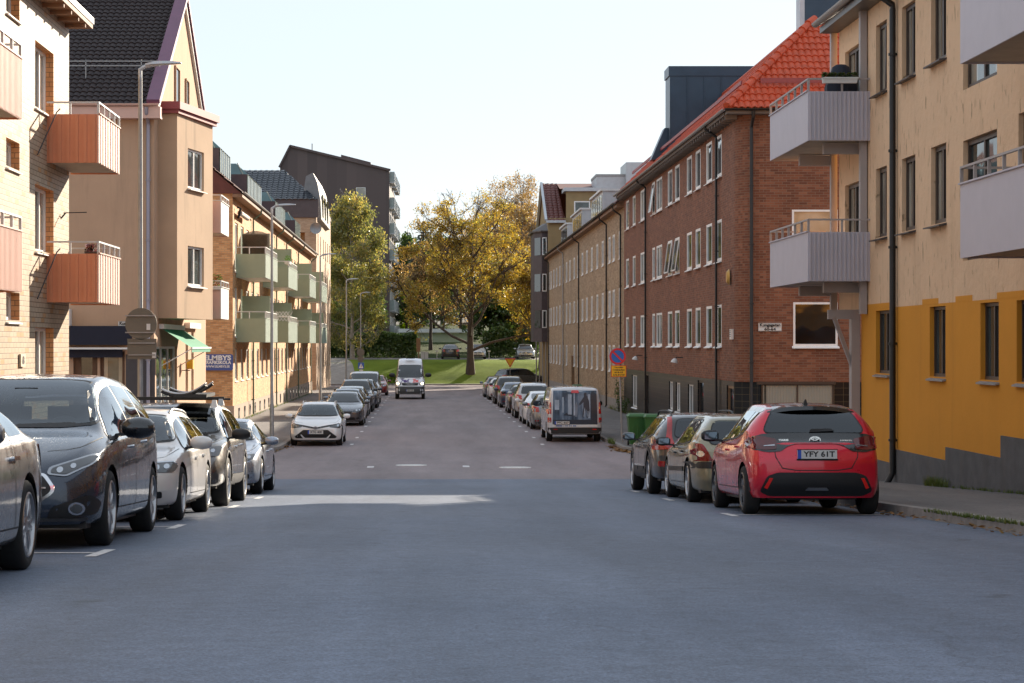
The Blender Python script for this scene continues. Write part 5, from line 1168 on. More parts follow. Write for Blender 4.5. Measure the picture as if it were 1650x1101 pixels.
        q = MB(); q.box(-.11, .11, y0 - .62, y0 - .60, s.top(S['ra']) - .19, s.top(S['ra']) - .12); q.build('inner_mirror', M['black'], s.root, uv=False)
    def wheels(s):
        key = ('w', round(s.r, 3), s.S.get('tw', .2), s.S.get('spokes', 5), s.alloy.name, s.lod)
        if key not in CACHE: CACHE[key] = make_wheel(s.r, s.S.get('tw', .2), s.S.get('spokes', 5), s.alloy, s.lod)
        for t in (s.tf, s.tr):
            for sd in (-1, 1):
                wh = [bpy.data.objects.new(n, me) for n, me in zip(('wheel', 'tyre', 'rim'), CACHE[key])]
                for o in wh: COL.objects.link(o)
                wh[0].parent = s.root; wh[0].location = (sd * (s.W / 2 - .015 - s.S.get('wi', .0)), s.L / 2 - t, s.r * .985 / s.kz); wh[0].scale = (1, 1, 1 / s.kz); wh[0].rotation_euler = (0, 0, 0) if sd > 0 else (0, 0, math.pi)
                wh[1].parent = wh[0]; wh[2].parent = wh[0]
    # ------------------------------------------------ standard furniture
    def glazing(s, split, ta=None, tb=None, rear=True, trim=True, gl=None):
        S = s.S; L = s.L; gl = gl or M['car_glass']; tc, ra = S['tc'], S['ra']
        # windscreen, outline in front view
        z0, z1 = s.top(tc) + .015, s.top(ra) - .045; w0, w1 = s.hw(tc) * S.get('wsw', .80), s.roofw(ra) * .93
        pl = [(-w0, z0 + .03), (-w0 * .6, z0), (w0 * .6, z0), (w0, z0 + .03), (w1, z1 - .02), (w1 * .6, z1), (-w1 * .6, z1), (-w1, z1 - .02)]
        open_ = s.lod == 0; s.cuts = []; sg_ = M['see_glass'] if open_ else gl
        out_ = [(x * 1.035, z + (.012 if z > (z0 + z1) / 2 else -.022)) for x, z in roundpoly(pl, .08)]
        if open_: s.ring('windscreen_surround', out_, .075, 'y', 1, M['black'], .0045); s.cuts.append(('y', 1, roundpoly(pl, .08)))
        else: s.patch('windscreen_surround', out_, 'y', 1, M['black'], .003)
        s.patch('windscreen', roundpoly(pl, .08), 'y', 1, sg_, .0075)
        ta = ta if ta is not None else tc + .12; tb = tb if tb is not None else L - .35
        dz = S.get('rd', .08) + .035
        def lobe(a, b, up=0.0, dn=0.0):
            n = max(3, int((b - a) / .08)); lo = []; hi = []
            for k in range(n + 1):
                t = a + (b - a) * k / n; zb, zt = s.belt(t) + .03 - dn, s.top(t) - dz + up
                if zt > zb + .012: lo.append((L / 2 - t, zb)); hi.append((L / 2 - t, zt))
            return lo + hi[::-1] if len(lo) > 1 else None
        for sd in (1, -1):
            pl = lobe(ta - .03, tb + .03, .014, .014)
            if not open_: s.patch('side_window_surround', roundpoly(pl, .02, 2), 'x', sd, M['chrome'] if trim == 'chrome' else M['black'], .003)
            elif trim == 'chrome': s.ring('side_window_surround', roundpoly(pl, .02, 2), .022, 'x', sd, M['chrome'], .004)
            cuts = [ta] + list(split) + [tb]
            for a, b in zip(cuts, cuts[1:]):
                pl = lobe(a + (.025 if a != ta else 0), b - (.025 if b != tb else 0))
                if not pl: continue
                pr_ = roundpoly(pl, .035, 2)
                if open_:
                    s.ring('window_frame', [(y_, z_) for y_, z_ in grow(pr_, .026)], .052, 'x', sd, M['black'], .0045); s.cuts.append(('x', sd, pr_))
                s.patch('side_window', pr_, 'x', sd, sg_, .0075)
        if rear:
            zr0, zr1, wr0, wr1 = S['rw']; pl = roundpoly([(-wr0, zr0), (wr0, zr0), (wr1, zr1), (-wr1, zr1)], .09)
            if open_: s.ring('rear_window_surround', grow(pl, .015), .07, 'y', -1, M['black'], .0045); s.cuts.append(('y', -1, pl))
            s.patch('rear_window', pl, 'y', -1, M['tint_glass'] if open_ else gl, .0075)
        if open_: s.open_body(); s.interior()
        if s.lod == 0:
            tn = .22 if not S.get('van') else .3
            for sd in (1, -1):
                hg = MB(); kf = pchip([(tn, .55), (tn + .06, .72), (tn + .25, .83), (tn + .55, .865), (tc - .1, .885)])
                pth = [(sd * s.hw(t) * kf(t), L / 2 - t - .1 * (1 - min(1, (t - tn) / .5))) for t in [tn + (tc - .1 - tn) * (k / 16) ** 1.6 for k in range(17)]]; _p = [(sd * s.hw(t) * k, L / 2 - t - .1 * (1 - min(1, (t - tn) / .5))) for t, k in ((tn, .55), (tn + .06, .74), (tn + .25, .83), (tn + .55, .865), (tc - .1, .885))]
                for a, b in zip(pth, pth[1:]):
                    d = Vector((b[0] - a[0], b[1] - a[1])).normalized() * .004; nx, ny = -d.y, d.x
                    s.patch('', [(a[0] - nx, a[1] - ny), (b[0] - nx, b[1] - ny), (b[0] + nx, b[1] + ny), (a[0] + nx, a[1] + ny)], 'z', 1, None, .0025, mb=hg)
                hg.build('bonnet_gap', M['black'], s.body, uv=False)
            for sd in (1, -1):
                sm_ = MB()
                for t in [ta + .12] + list(split):
                    if not (s.tf + s.r + .0 < t < s.tr + .3): continue
                    y = L / 2 - t; q = .006; zb = s.belt(t) + .02
                    s.patch('', [(y - q, s.sill + .12), (y + q, s.sill + .12), (y + q, zb), (y - q, zb)], 'x', sd, None, .0025, mb=sm_)
                y0, y1 = L / 2 - (ta + .12), L / 2 - min(tb, s.tr - .1); s.patch('', [(y1, s.sill + .11), (y0, s.sill + .11), (y0, s.sill + .122), (y1, s.sill + .122)], 'x', sd, None, .0025, mb=sm_)
                sm_.build('door_gap', M['black'], s.body, uv=False)
    def handles(s, ts, z=None, mt=None):
        for t in ts:
            for sd in (1, -1):
                y = s.L / 2 - t; zz = z or (s.belt(t) - .12); s.patch('door_handle', roundpoly([(y - .11, zz - .014), (y + .11, zz - .014), (y + .11, zz + .014), (y - .11, zz + .014)], .012, 2), 'x', sd, mt or s.paint, .035, step=.05)
    def mirrors(s, t, mt=None, z=None, sz=1.0):
        y = s.L / 2 - t; z = z or s.belt(t) + .06; w = s.section(t)[6][0]
        for sd in (1, -1):
            pr = [(0, .07, .045), (.04, .10, .075), (.13, .105, .085), (.20, .09, .07), (.235, .055, .04)]; q = MB(); vs = []; n = 14
            for dx, b, c in pr: vs += [(sd * (w + .045 + dx * sz), y + b * sz * math.cos(6.283 * k / n) * (.9 if math.cos(6.283 * k / n) > 0 else .62) - .0, z + .035 + c * sz * math.sin(6.283 * k / n)) for k in range(n)]
            q.mesh(vs, [(i * n + k, i * n + (k + 1) % n, (i + 1) * n + (k + 1) % n, (i + 1) * n + k) for i in range(len(pr) - 1) for k in range(n)] + [tuple(range(n)), tuple(range((len(pr) - 1) * n, len(pr) * n))])
            mo = q.build('wing_mirror', mt or s.paint, s.root, smooth=True, uv=False)
            q = MB(); q.hexa([(sd * (w - .02), y - .05, z - .05), (sd * (w + .1), y - .04, z - .035), (sd * (w + .1), y + .04, z - .035), (sd * (w - .02), y + .07, z - .05), (sd * (w - .02), y - .05, z - .02), (sd * (w + .1), y - .04, z), (sd * (w + .1), y + .04, z), (sd * (w - .02), y + .07, z - .02)]); q.build('mirror_arm', M['black'], mo)
            if s.lod == 0:
                q = MB(); yy = y - .068 * sz; q.hexa([(sd * (w + .07), yy - .002, z - .02), (sd * (w + .245 * sz), yy - .002, z - .01), (sd * (w + .245 * sz), yy + .02, z - .01), (sd * (w + .07), yy + .02, z - .02), (sd * (w + .07), yy - .002, z + .09), (sd * (w + .245 * sz), yy - .002, z + .085), (sd * (w + .245 * sz), yy + .02, z + .085), (sd * (w + .07), yy + .02, z + .09)]); q.build('mirror_glass', M['mirror'], mo)
    def plate(s, txt, sgn, z, x=0.0, w=.52, h=.115):
        d = Vector((0, -sgn, 0)); ho = Vector((x, sgn * 5, z)); hit, n, _, _ = s.bvh.ray_cast(ho, d); y = hit.y + sgn * .03
        r_ = Vector((-sgn, 0, 0)); q = MB(); q.box(x - w / 2, x + w / 2, min(y, y - sgn * .05), max(y, y - sgn * .05), z - h / 2, z + h / 2); po = q.build('number_plate', M['plate'], s.root, uv=False)
        if s.lod < 2:
            t = MB(); t.hexa([Vector((x, y, z)) + r_ * a + Vector((0, sgn * b, c)) for a, b, c in ((-w / 2, .001, -h / 2), (-w / 2 + .045, .001, -h / 2), (-w / 2 + .045, .002, -h / 2), (-w / 2, .002, -h / 2), (-w / 2, .001, h / 2), (-w / 2 + .045, .001, h / 2), (-w / 2 + .045, .002, h / 2), (-w / 2, .002, h / 2))]); t.build('plate_flash', M['eu_blue'], po)
            t = MB(); text(t, txt, h * .86, Vector((x, y + sgn * .0025, z)) + r_ * .024, r_, (0, 0, 1), width=w * .80, bold=.0025); t.build('plate_text', M['letter'], po)
            if s.lod == 0:
                t = MB(); 
                for (a, b, c, e) in ((x - w / 2 - .012, x + w / 2 + .012, z - h / 2 - .022, z - h / 2), (x - w / 2 - .012, x + w / 2 + .012, z + h / 2, z + h / 2 + .01)): t.box(a, b, min(y, y - sgn * .05), max(y + sgn * .003, y), c, e)
                t.build('plate_frame', M['black'], po)
    def badge(s, kind, sgn, z, x=0.0, r=.06, mt=None):
        d = Vector((0, -sgn, 0)); hit, n, _, _ = s.bvh.ray_cast(Vector((x, sgn * 5, z)), d); y = hit.y + sgn * .012; q = MB()
        def ring(cx, cz, a, b, th, N=24):
            for k in range(N):
                p, p2 = 6.2832 * k / N, 6.2832 * (k + 1) / N; f = lambda u, g, yy: (cx + a * g * math.cos(u), yy, cz + b * g * math.sin(u)); g1, g0 = 1 + th, 1 - th
                q.face([f(p, g0, y + sgn * .012), f(p2, g0, y + sgn * .012), f(p2, g1, y + sgn * .012), f(p, g1, y + sgn * .012)]); q.face([f(p, g1, y - sgn * .01), f(p2, g1, y - sgn * .01), f(p2, g1, y + sgn * .012), f(p, g1, y + sgn * .012)])
        if kind == 'ovals': ring(x, z, r, r * .68, .10); ring(x, z + r * .26, r * .62, r * .26, .2); ring(x, z + r * .02, r * .24, r * .56, .28)
        elif kind == 'star':
            ring(x, z, r, r, .09)
            for a in (90, 210, 330): q.bar((x, y + sgn * .006, z), (x + r * math.cos(R(a)), y + sgn * .006, z + r * math.sin(R(a))), .018, .012)
        elif kind == 'oval': q.mesh([(x + r * 1.5 * math.cos(6.2832 * k / 20), y + sgn * .01, z + r * .6 * math.sin(6.2832 * k / 20)) for k in range(20)], [tuple(range(20))])
        else: q.mesh([(x + r * math.cos(6.2832 * k / 16), y + sgn * .01, z + r * math.sin(6.2832 * k / 16)) for k in range(16)], [tuple(range(16))])
        q.build('badge', mt or M['chrome'], s.root, uv=False)
    def rails(s, t0, t1, mt, h=.05):
        for sd in (1, -1):
            q = MB(); pth = []; n = 10
            for k in range(n + 1):
                t = t0 + (t1 - t0) * k / n; e = min(k, n - k) / 1.0; zz = s.top(t) - .035 + h * min(1, e); pth.append((sd * (s.roofw(t) * .93), s.L / 2 - t, zz))
            q.tube(pth, .018, 6); q.build('roof_rail', mt, s.root, smooth=True, uv=False)
    def antenna(s, t):
        q = MB(); y = s.L / 2 - t; z = s.top(t); q.hexa([(-.03, y - .08, z - .01), (.03, y - .08, z - .01), (.03, y + .07, z - .01), (-.03, y + .07, z - .01), (-.008, y - .075, z + .065), (.008, y - .075, z + .065), (.008, y - .035, z + .05), (-.008, y - .035, z + .05)]); q.build('antenna_fin', M['black'], s.root)
    def lamp(s, name, poly, sgn, off=.012, reflector=True, glass=None, bulbs=(), rim=None):
        """cluster on both sides; sgn +1 front, -1 rear"""
        for mir in (1, -1):
            pl = poly if mir > 0 else mirp(poly); lo = s.patch(name, roundpoly(pl, .025, 2), 'y', sgn, glass or (M['headlamp'] if sgn > 0 else M['taillamp']), off, parent=None, step=.05)
            for (bx, bz, br, mt) in bulbs:
                c = [(mir * bx + br * math.cos(6.283 * k / 12), bz + br * math.sin(6.283 * k / 12)) for k in range(12)]; s.patch('lamp_lens', c, 'y', sgn, mt, off + .004, parent=lo, step=.04)
            if rim:
                c = rim if mir > 0 else mirp(rim); s.patch('light_strip', c, 'y', sgn, M['lens'], off + .005, parent=lo, step=.05)
def make_wheel(r, tw, spokes, alloy, lod):
    N = 36 if lod == 0 else 20; rr_ = r * .70
    def lathe(mb, prof, n=N):
        b = [(x, a) for x, a in prof]; vs = []
        for k in range(n):
            c, s_ = math.cos(6.28318 * k / n), math.sin(6.28318 * k / n); vs += [(x, q * c, q * s_) for x, q in b]
        m = len(b); mb.mesh(vs, [(k * m + i, k * m + i + 1, ((k + 1) % n) * m + i + 1, ((k + 1) % n) * m + i) for k in range(n) for i in range(m - 1)])
    T = MB(); lathe(T, [(-.012, rr_), (.004, rr_ + .02), (.006, (rr_ + r) / 2), (-.004, r - .022), (-.02, r - .006), (-.05, r), (-tw + .05, r), (-tw + .02, r - .01), (-tw, r - .04), (-tw, rr_)])
    t = T.build('tyre', M['rubber'], None, smooth=True, uv=False, sharp=60); tm = t.data; bpy.data.objects.remove(t)
    Q = MB(); lathe(Q, [(-.10, rr_ * .96), (-.10, .02)]); lathe(Q, [(-.19, rr_ * .97), (-.05, rr_ * .95)]); h = Q.build('hub', M['black'], None, smooth=True, uv=False); hm = h.data; bpy.data.objects.remove(h)
    Rm = MB(); lathe(Rm, [(-.06, rr_ * .90), (-.02, rr_ * .93), (.002, rr_ * .955), (.006, rr_ * .985), (0, rr_ + .008), (-.012, rr_ + .006)]); lathe(Rm, [(-.012, .001), (-.01, .035), (-.018, .07), (-.06, .075)], 16)
    dbl = spokes >= 10
    for k in range(spokes):
        a = 6.28318 * k / spokes
        for off_ in ((-.10, .10) if not dbl else (0,)):
            w0, w1 = (.030, .022) if not dbl else (.022, .030); a1 = a + off_ * 1.6; a0 = a + off_ * .5
            c0 = Vector((-.016, .055 * math.cos(a0), .055 * math.sin(a0))); c1 = Vector((-.014, rr_ * .94 * math.cos(a1), rr_ * .94 * math.sin(a1))); t_ = Vector((0, -math.sin(a), math.cos(a))); D = Vector((-.045, 0, 0)); md = (c0 + c1) / 2 + Vector((.006, 0, 0))
            vs = [];
            for c, w in ((c0, w0), (md, (w0 + w1) / 2), (c1, w1)): vs += [c - t_ * w + D * .4, c - t_ * w * .6, c + t_ * w * .6, c + t_ * w + D * .4]
            Rm.mesh(vs, [(i * 4 + j, i * 4 + j + 1, i * 4 + j + 5, i * 4 + j + 4) for i in (0, 1) for j in range(3)])
    ro = Rm.build('rim', alloy, None, smooth=True, uv=False, sharp=35); rm = ro.data; bpy.data.objects.remove(ro)
    return hm, tm, rm
CACHE = {}
M['car_glass'] = glassy('car_window_glass', (.012, .017, .02), rough=.02, wav=0)
def seeglass(name, tint, ior=1.5):
    m = bpy.data.materials.new(name); m.use_nodes = True; nt = NT(m); nt.n.clear(); fr = nt.new('ShaderNodeFresnel'); fr.inputs['IOR'].default_value = ior
    g = nt.new('ShaderNodeBsdfGlossy'); g.inputs['Roughness'].default_value = .015; g.inputs['Color'].default_value = (.9, .95, 1, 1); t = nt.new('ShaderNodeBsdfTransparent'); t.inputs['Color'].default_value = tint + (1,)
    mx = nt.new('ShaderNodeMixShader'); k = nt.math('MINIMUM', nt.math('ADD', nt.math('MULTIPLY', fr.outputs[0], 1.5), .02), 1.0); nt.l.new(k, mx.inputs[0]); nt.l.new(t.outputs[0], mx.inputs[1]); nt.l.new(g.outputs[0], mx.inputs[2]); o = nt.new('ShaderNodeOutputMaterial'); nt.l.new(mx.outputs[0], o.inputs[0]); return m
M['see_glass'] = seeglass('clear_car_glass', (.66, .74, .74)); M['tint_glass'] = seeglass('tinted_car_glass', (.16, .19, .20)); M['cabin'] = mat('dark_cabin_trim', (.035, .035, .038), .85, var=.15)
M['mirror'] = mat('mirror_glass', (.16, .18, .2), .05, 1, var=0)
M['headlamp'] = glassy('headlamp_cover', (.06, .065, .07), rough=.04, wav=0, var=.6); M['lens'] = mat('lamp_lens', (.5, .52, .55), .1, .8, var=.1)
M['lit_lens'] = mat('lit_headlamp', (.9, .85, .7), .3, var=0, emit=((1, .82, .55), 3))
M['taillamp'] = glassy('red_lamp_glass', (.45, .012, .012), rough=.08, wav=0, var=.35); M['tail_dark'] = glassy('dark_red_lamp_glass', (.10, .008, .01), rough=.06, wav=0, var=.4)
M['lamp_silver'] = mat('silver_lamp_surround', (.38, .40, .43), .2, .6, var=.15)
M['amber'] = glassy('amber_lamp_glass', (.6, .2, .02), wav=0, var=.2)
M['plate'] = mat('number_plate_white', (.62, .62, .6), .4, var=.03); M['eu_blue'] = mat('plate_blue_flash', (.02, .08, .45), .4, var=0)
M['cladding'] = mat('grey_plastic_cladding', (.045, .045, .047), .6, var=.15)
PC = {}
def P_(name, c, metal=.25, rough=.38):
    if name not in PC: PC[name] = paint(name, c, metal, rough)
    return PC[name]
# ================================================================ car shapes
HATCH = dict(L=3.94, W=1.745, H=1.46, wb=2.56, fo=.80, r=.315, tc=1.05, ra=1.80, rb=2.9, roofw=.56, sill=.22, fround=.9, rround=.62, tw=.2,
    top=[(0, .70), (.05, .745), (.25, .83), (.6, .93), (1.0, 1.02), (1.35, 1.22), (1.75, 1.41), (2.2, 1.46), (2.8, 1.45), (3.35, 1.40), (3.52, 1.36), (3.70, 1.20), (3.84, 1.02), (3.94, .93)],
    belt=[(0, .62), (.4, .80), (.9, .90), (1.6, .935), (2.5, .97), (3.1, 1.03), (3.5, 1.10), (3.94, .88)], rw=(1.05, 1.335, .655, .50), rtail=.86,
    rp=[(0, .14), (.26, .10), (.36, .02), (.5, .0), (.68, .0), (.82, .035), (.93, .09), (1.05, .06), (1.5, .0)])
WAGON = dict(L=4.65, W=1.82, H=1.46, wb=2.81, fo=.80, r=.325, tc=1.25, ra=2.05, rb=3.8, roofw=.60, sill=.21, tw=.21,
    top=[(0, .66), (.05, .70), (.3, .79), (.8, .89), (1.2, .96), (1.6, 1.20), (2.0, 1.39), (2.5, 1.455), (3.3, 1.45), (4.0, 1.40), (4.22, 1.34), (4.42, 1.16), (4.56, .98), (4.65, .90)],
    belt=[(0, .58), (.4, .76), (1.1, .87), (2, .90), (3, .93), (4.1, .98), (4.65, .84)], rw=(1.0, 1.30, .62, .52), rtail=.9)
MPV = dict(L=4.80, W=1.92, H=1.62, wb=2.85, fo=.95, r=.345, tc=1.15, ra=2.15, rb=3.9, roofw=.64, sill=.22, tw=.225,
    fround=1.2, top=[(0, .73), (.05, .78), (.3, .88), (.7, .98), (1.1, 1.06), (1.6, 1.37), (2.1, 1.57), (2.7, 1.62), (3.5, 1.61), (4.2, 1.54), (4.45, 1.47), (4.62, 1.28), (4.74, 1.08), (4.80, .98)],
    belt=[(0, .62), (.4, .81), (1.0, .93), (2, 1.0), (3, 1.05), (4.2, 1.12), (4.8, .92)], rw=(1.12, 1.5, .68, .58), rtail=.9, fp=[(0, .12), (.25, .05), (.38, 0), (.55, 0), (.7, .04), (.85, .14), (1.2, .3)])
SUV = dict(L=4.66, W=1.89, H=1.72, wb=2.70, fo=.92, r=.36, tc=1.25, ra=1.95, rb=3.6, roofw=.66, sill=.34, tw=.23, gap=.07,
    top=[(0, .88), (.05, .93), (.3, 1.01), (.8, 1.09), (1.2, 1.14), (1.55, 1.42), (1.9, 1.63), (2.4, 1.70), (3.2, 1.69), (4.0, 1.63), (4.2, 1.57), (4.42, 1.3), (4.56, 1.12), (4.66, 1.02)],
    belt=[(0, .78), (.4, .96), (1.1, 1.05), (2, 1.08), (3, 1.11), (4.1, 1.17), (4.66, .96)], rw=(1.18, 1.54, .66, .57), rtail=.92)
SEDAN = dict(L=4.62, W=1.80, H=1.44, wb=2.70, fo=.88, r=.32, tc=1.25, ra=2.05, rb=2.9, roofw=.585, sill=.21, tw=.205,
    top=[(0, .66), (.05, .70), (.3, .79), (.8, .89), (1.2, .97), (1.6, 1.20), (2.0, 1.385), (2.4, 1.44), (2.9, 1.43), (3.3, 1.33), (3.7, 1.14), (3.95, 1.05), (4.4, 1.02), (4.56, .95), (4.62, .86)],
    belt=[(0, .58), (.4, .76), (1.1, .88), (2, .91), (3, .94), (3.9, .97), (4.3, .95), (4.62, .80)], rw=(1.06, 1.30, .60, .52), rtail=1.15)
VAN = dict(L=5.0, W=1.956, H=1.97, wb=3.10, fo=.93, r=.33, tc=.85, ra=1.75, rb=4.6, roofw=.86, sill=.30, tw=.21, van=1, rround=.32, rd=.12, wsw=.84, bulge=.03,
    top=[(0, .88), (.05, .95), (.4, 1.12), (.8, 1.25), (1.2, 1.55), (1.7, 1.86), (2.2, 1.95), (3.0, 1.97), (4.5, 1.95), (4.85, 1.93), (4.95, 1.88), (5.0, 1.82)],
    belt=[(0, .76), (.4, 1.0), (.8, 1.12), (2, 1.14), (4.9, 1.16), (5, 1.14)], rw=(1.2, 1.75, .72, .66), rtail=.975, rp=[(0, .05), (.3, .0), (1, .0), (1.4, .03), (2, .1)])
SPRINTER = dict(L=5.9, W=1.99, H=2.72, wb=3.66, fo=1.0, r=.35, tc=.95, ra=1.85, rb=5.4, roofw=.80, sill=.36, tw=.22, van=1, rround=.3, rd=.14, wsw=.86, bulge=.04,
    top=[(0, 1.02), (.05, 1.10), (.5, 1.25), (.9, 1.38), (1.3, 1.85), (1.75, 2.22), (2.2, 2.55), (2.9, 2.70), (4.5, 2.72), (5.7, 2.70), (5.9, 2.6)],
    belt=[(0, .86), (.5, 1.12), (1, 1.24), (2, 1.28), (5.9, 1.28)], rw=(1.4, 2.0, .7, .66), rtail=.97, rp=[(0, .03), (1, 0), (2, 0), (2.7, .05)])
def ext(S, **k): d = dict(S); d.update(k); return d
def std_front(c, hl=None, grille=None, intake=None, fog=None, txt=None, pz=.42, badge='disc', bulbs=True):
    S = c.S; zn = S['top'][1][1]; w = S['W'] / 2
    hl = hl or [(.50 * w / .9, zn - .115), (.86 * w, zn - .055), (.885 * w, zn + .05), (.62 * w, zn + .01), (.50 * w, zn - .04)]
    cx = sum(p[0] for p in hl) / len(hl); cz = sum(p[1] for p in hl) / len(hl)
    c.lamp('headlight', hl, 1, bulbs=((cx - .02, cz, .04, M['lens']), (cx + .09, cz + .015, .03, M['lens'])) if bulbs else ())
    g = grille or [(-.40 * w, zn - .16), (.40 * w, zn - .16), (.46 * w, zn - .05), (-.46 * w, zn - .05)]
    go = c.patch('grille', roundpoly(g, .03), 'y', 1, M['black'], .006)
    ik = intake or [(-.62 * w, c.sill + .05), (.62 * w, c.sill + .05), (.56 * w, c.sill + .17), (-.56 * w, c.sill + .17)]
    c.patch('air_intake', roundpoly(ik, .03), 'y', 1, M['black'], .006)
    if c.lod < 2 or 1: c.patch('fog_light', roundpoly([(.66 * w, c.sill + .08), (.80 * w, c.sill + .09), (.80 * w, c.sill + .17), (.66 * w, c.sill + .16)], .02), 'y', 1, M['black'], .007, both=True)
    if txt: c.plate(txt, 1, pz)
    c.badge(badge, 1, zn - .10 if badge != 'none' else .5, r=.05)
    return go
def std_rear(c, tl=None, txt=None, pz=.78, mt=None, lower=True):
    S = c.S; w = S['W'] / 2; zb = S['belt'][-2][1]
    tl = tl or [(.62 * w, zb - .26), (.90 * w, zb - .24), (.92 * w, zb - .02), (.66 * w, zb - .06)]
    c.lamp('taillight', tl, -1, glass=mt or M['taillamp'])
    if lower: c.patch('rear_bumper', roundpoly([(-.80 * w, c.sill + .03), (.80 * w, c.sill + .03), (.84 * w, c.sill + .2), (-.84 * w, c.sill + .2)], .04), 'y', -1, M['cladding'], .006); c.patch('reflector', roundpoly([(.66 * w, c.sill + .15), (.82 * w, c.sill + .15), (.82 * w, c.sill + .19), (.66 * w, c.sill + .19)], .01), 'y', -1, M['taillamp'], .012, both=True)
    if txt: c.plate(txt, -1, pz)
    c.badge('disc', -1, zb - .06, r=.04)
def arch_trim(c, mt, wdt=.055, low=True):
    for t in (c.tf, c.tr):
        y0 = c.L / 2 - t; R0 = c.r + c.S.get('gap', .055); n = 16
        for sd in (1, -1):
            a = [(y0 + (R0 - .004) * math.cos(math.pi * k / n), (c.r * .98 + (R0 - .004) * math.sin(math.pi * k / n)) / c.kz) for k in range(n + 1)]; b = [(y0 + (R0 + wdt) * math.cos(math.pi * k / n), (c.r * .98 + (R0 + wdt) * math.sin(math.pi * k / n)) / c.kz) for k in range(n + 1)]
            b = [(min(max(y, -c.L / 2 + .1), c.L / 2 - .1), z) for y, z in b]; c.patch('arch_trim', a + b[::-1], 'x', sd, mt, .010, step=.09)
    if low:
        for sd in (1, -1):
            ya, yb = c.L / 2 - (c.tr - c.r - .06), c.L / 2 - (c.tf + c.r + .06); c.patch('sill_trim', [(ya, c.sill + .005), (yb, c.sill + .005), (yb, c.sill + .17), (ya, c.sill + .17)], 'x', sd, mt, .012)
# ---------------------------------------------------------------- red hatchback, right foreground
red = P_('red_car_paint', (.66, .004, .03), .3, .32)
c = Car(HATCH, 'red_hatchback', 'bright red hatchback with black roof and plate YFY 61T parked on the right', 4.98, 28.0, 1, red, alloy=M['alloy_dark'])
S = HATCH; hl_ = c.L / 2
c.glazing([2.02, 2.88], ta=1.15, tb=3.25, gl=M['car_glass']); c.handles([1.95, 2.75]); c.mirrors(1.25, M['black']); c.antenna(3.15)
gloss = P_('gloss_black_paint', (.008, .009, .011), .1, .25)
c.patch('roof_skin', roundpoly([(-.60, hl_ - 3.5), (.60, hl_ - 3.5), (.59, hl_ - 1.75), (-.59, hl_ - 1.75)], .1), 'z', 1, gloss, .004, step=.12)
sp = MB(); sv = []
for k in range(13):
    f = -1 + k / 6; x = f * .56; dzz = -.035 * f * f - .035 * f ** 4; yb = -hl_ + .40 + .05 * f * f; sv += [(x, yb + .28, 1.42 + dzz), (x, yb - .07, 1.395 + dzz), (x, yb - .08, 1.345 + dzz), (x, yb + .12, 1.31 + dzz)]
sp.mesh(sv, [(k * 4 + j, k * 4 + (j + 1) % 4, k * 4 + 4 + (j + 1) % 4, k * 4 + 4 + j) for k in range(12) for j in range(4)] + [(0, 1, 2, 3), (51, 50, 49, 48)]); sp.build('spoiler', gloss, c.root, smooth=True, uv=False)
band = [(-.80, .835), (-.62, .80), (-.45, .81), (-.36, .875), (-.26, .905), (.26, .905), (.36, .875), (.45, .81), (.62, .80), (.80, .835), (.82, .98), (.66, 1.035), (.0, 1.05), (-.66, 1.035), (-.82, .98)]
c.patch('tailgate_band', roundpoly(band, .03), 'y', -1, gloss, .008, step=.05)
c.lamp('taillight', [(.50, .835), (.66, .825), (.845, .86), (.86, .985), (.70, 1.01), (.49, .965)], -1, off=.016, glass=M['tail_dark'], rim=[(.52, .875), (.66, .868), (.66, .878), (.52, .89)])
c.lamp('taillight_edge', [(.76, .84), (.85, .862), (.865, .98), (.78, 1.0)], -1, off=.02, glass=M['taillamp'])
c.plate('YFY 61T', -1, .775, w=.50, h=.11); c.badge('ovals', -1, .955, r=.068)
t_ = MB(); hit = c.bvh.ray_cast(Vector((.36, -5, .96)), Vector((0, 1, 0)))[0]
text(t_, 'YARIS', .034, (-.40, hit.y - .024, .955), (1, 0, 0), (0, 0, 1), width=.13, bold=.002); text(t_, 'HYBRID', .026, (.40, hit.y - .024, .95), (1, 0, 0), (0, 0, 1), width=.15, bold=.001); t_.build('badge_lettering', M['chrome'], c.root)
c.patch('rear_bumper', roundpoly([(-.60, .245), (.60, .245), (.72, .31), (.63, .50), (.50, .545), (-.50, .545), (-.63, .50), (-.72, .31)], .04), 'y', -1, M['black'], .010)
c.patch('reflector', [(.625, .345), (.665, .355), (.60, .475), (.555, .475)], 'y', -1, mat('red_reflector', (.75, .015, .01), .35, var=0), .018, both=True)
c.patch('bumper_trim', roundpoly([(-.15, .325), (.15, .325), (.12, .355), (-.12, .355)], .01), 'y', -1, M['alloy'], .016)
q = MB(); 
for (a, b) in (((-.52, .74), (-.44, .60)), ((-.44, .60), (-.26, .572)), ((-.26, .572), (.26, .572)), ((.26, .572), (.44, .60)), ((.44, .60), (.52, .74)), ((-.52, .74), (-.53, .83)), ((.52, .74), (.53, .83))):
    dx, dz_ = b[0] - a[0], b[1] - a[1]; l = math.hypot(dx, dz_); nx_, nz_ = -dz_ / l * .006, dx / l * .006; c.patch('', [(a[0] - nx_, a[1] - nz_), (b[0] - nx_, b[1] - nz_), (b[0] + nx_, b[1] + nz_), (a[0] + nx_, a[1] + nz_)], 'y', -1, None, .003, mb=q)
q.build('tailgate_gap', M['black'], c.body, uv=False)
q = MB(); hy = c.bvh.ray_cast(Vector((0, -5, 1.10)), Vector((0, 1, 0)))[0].y; q.hexa([(-.06, hy - .05, 1.06), (.26, hy - .05, 1.075), (.26, hy - .02, 1.075), (-.06, hy - .02, 1.06), (-.03, hy - .04, 1.1), (.22, hy - .03, 1.105), (.22, hy, 1.105), (-.03, hy, 1.1)]); q.build('rear_wiper', M['black'], c.root)
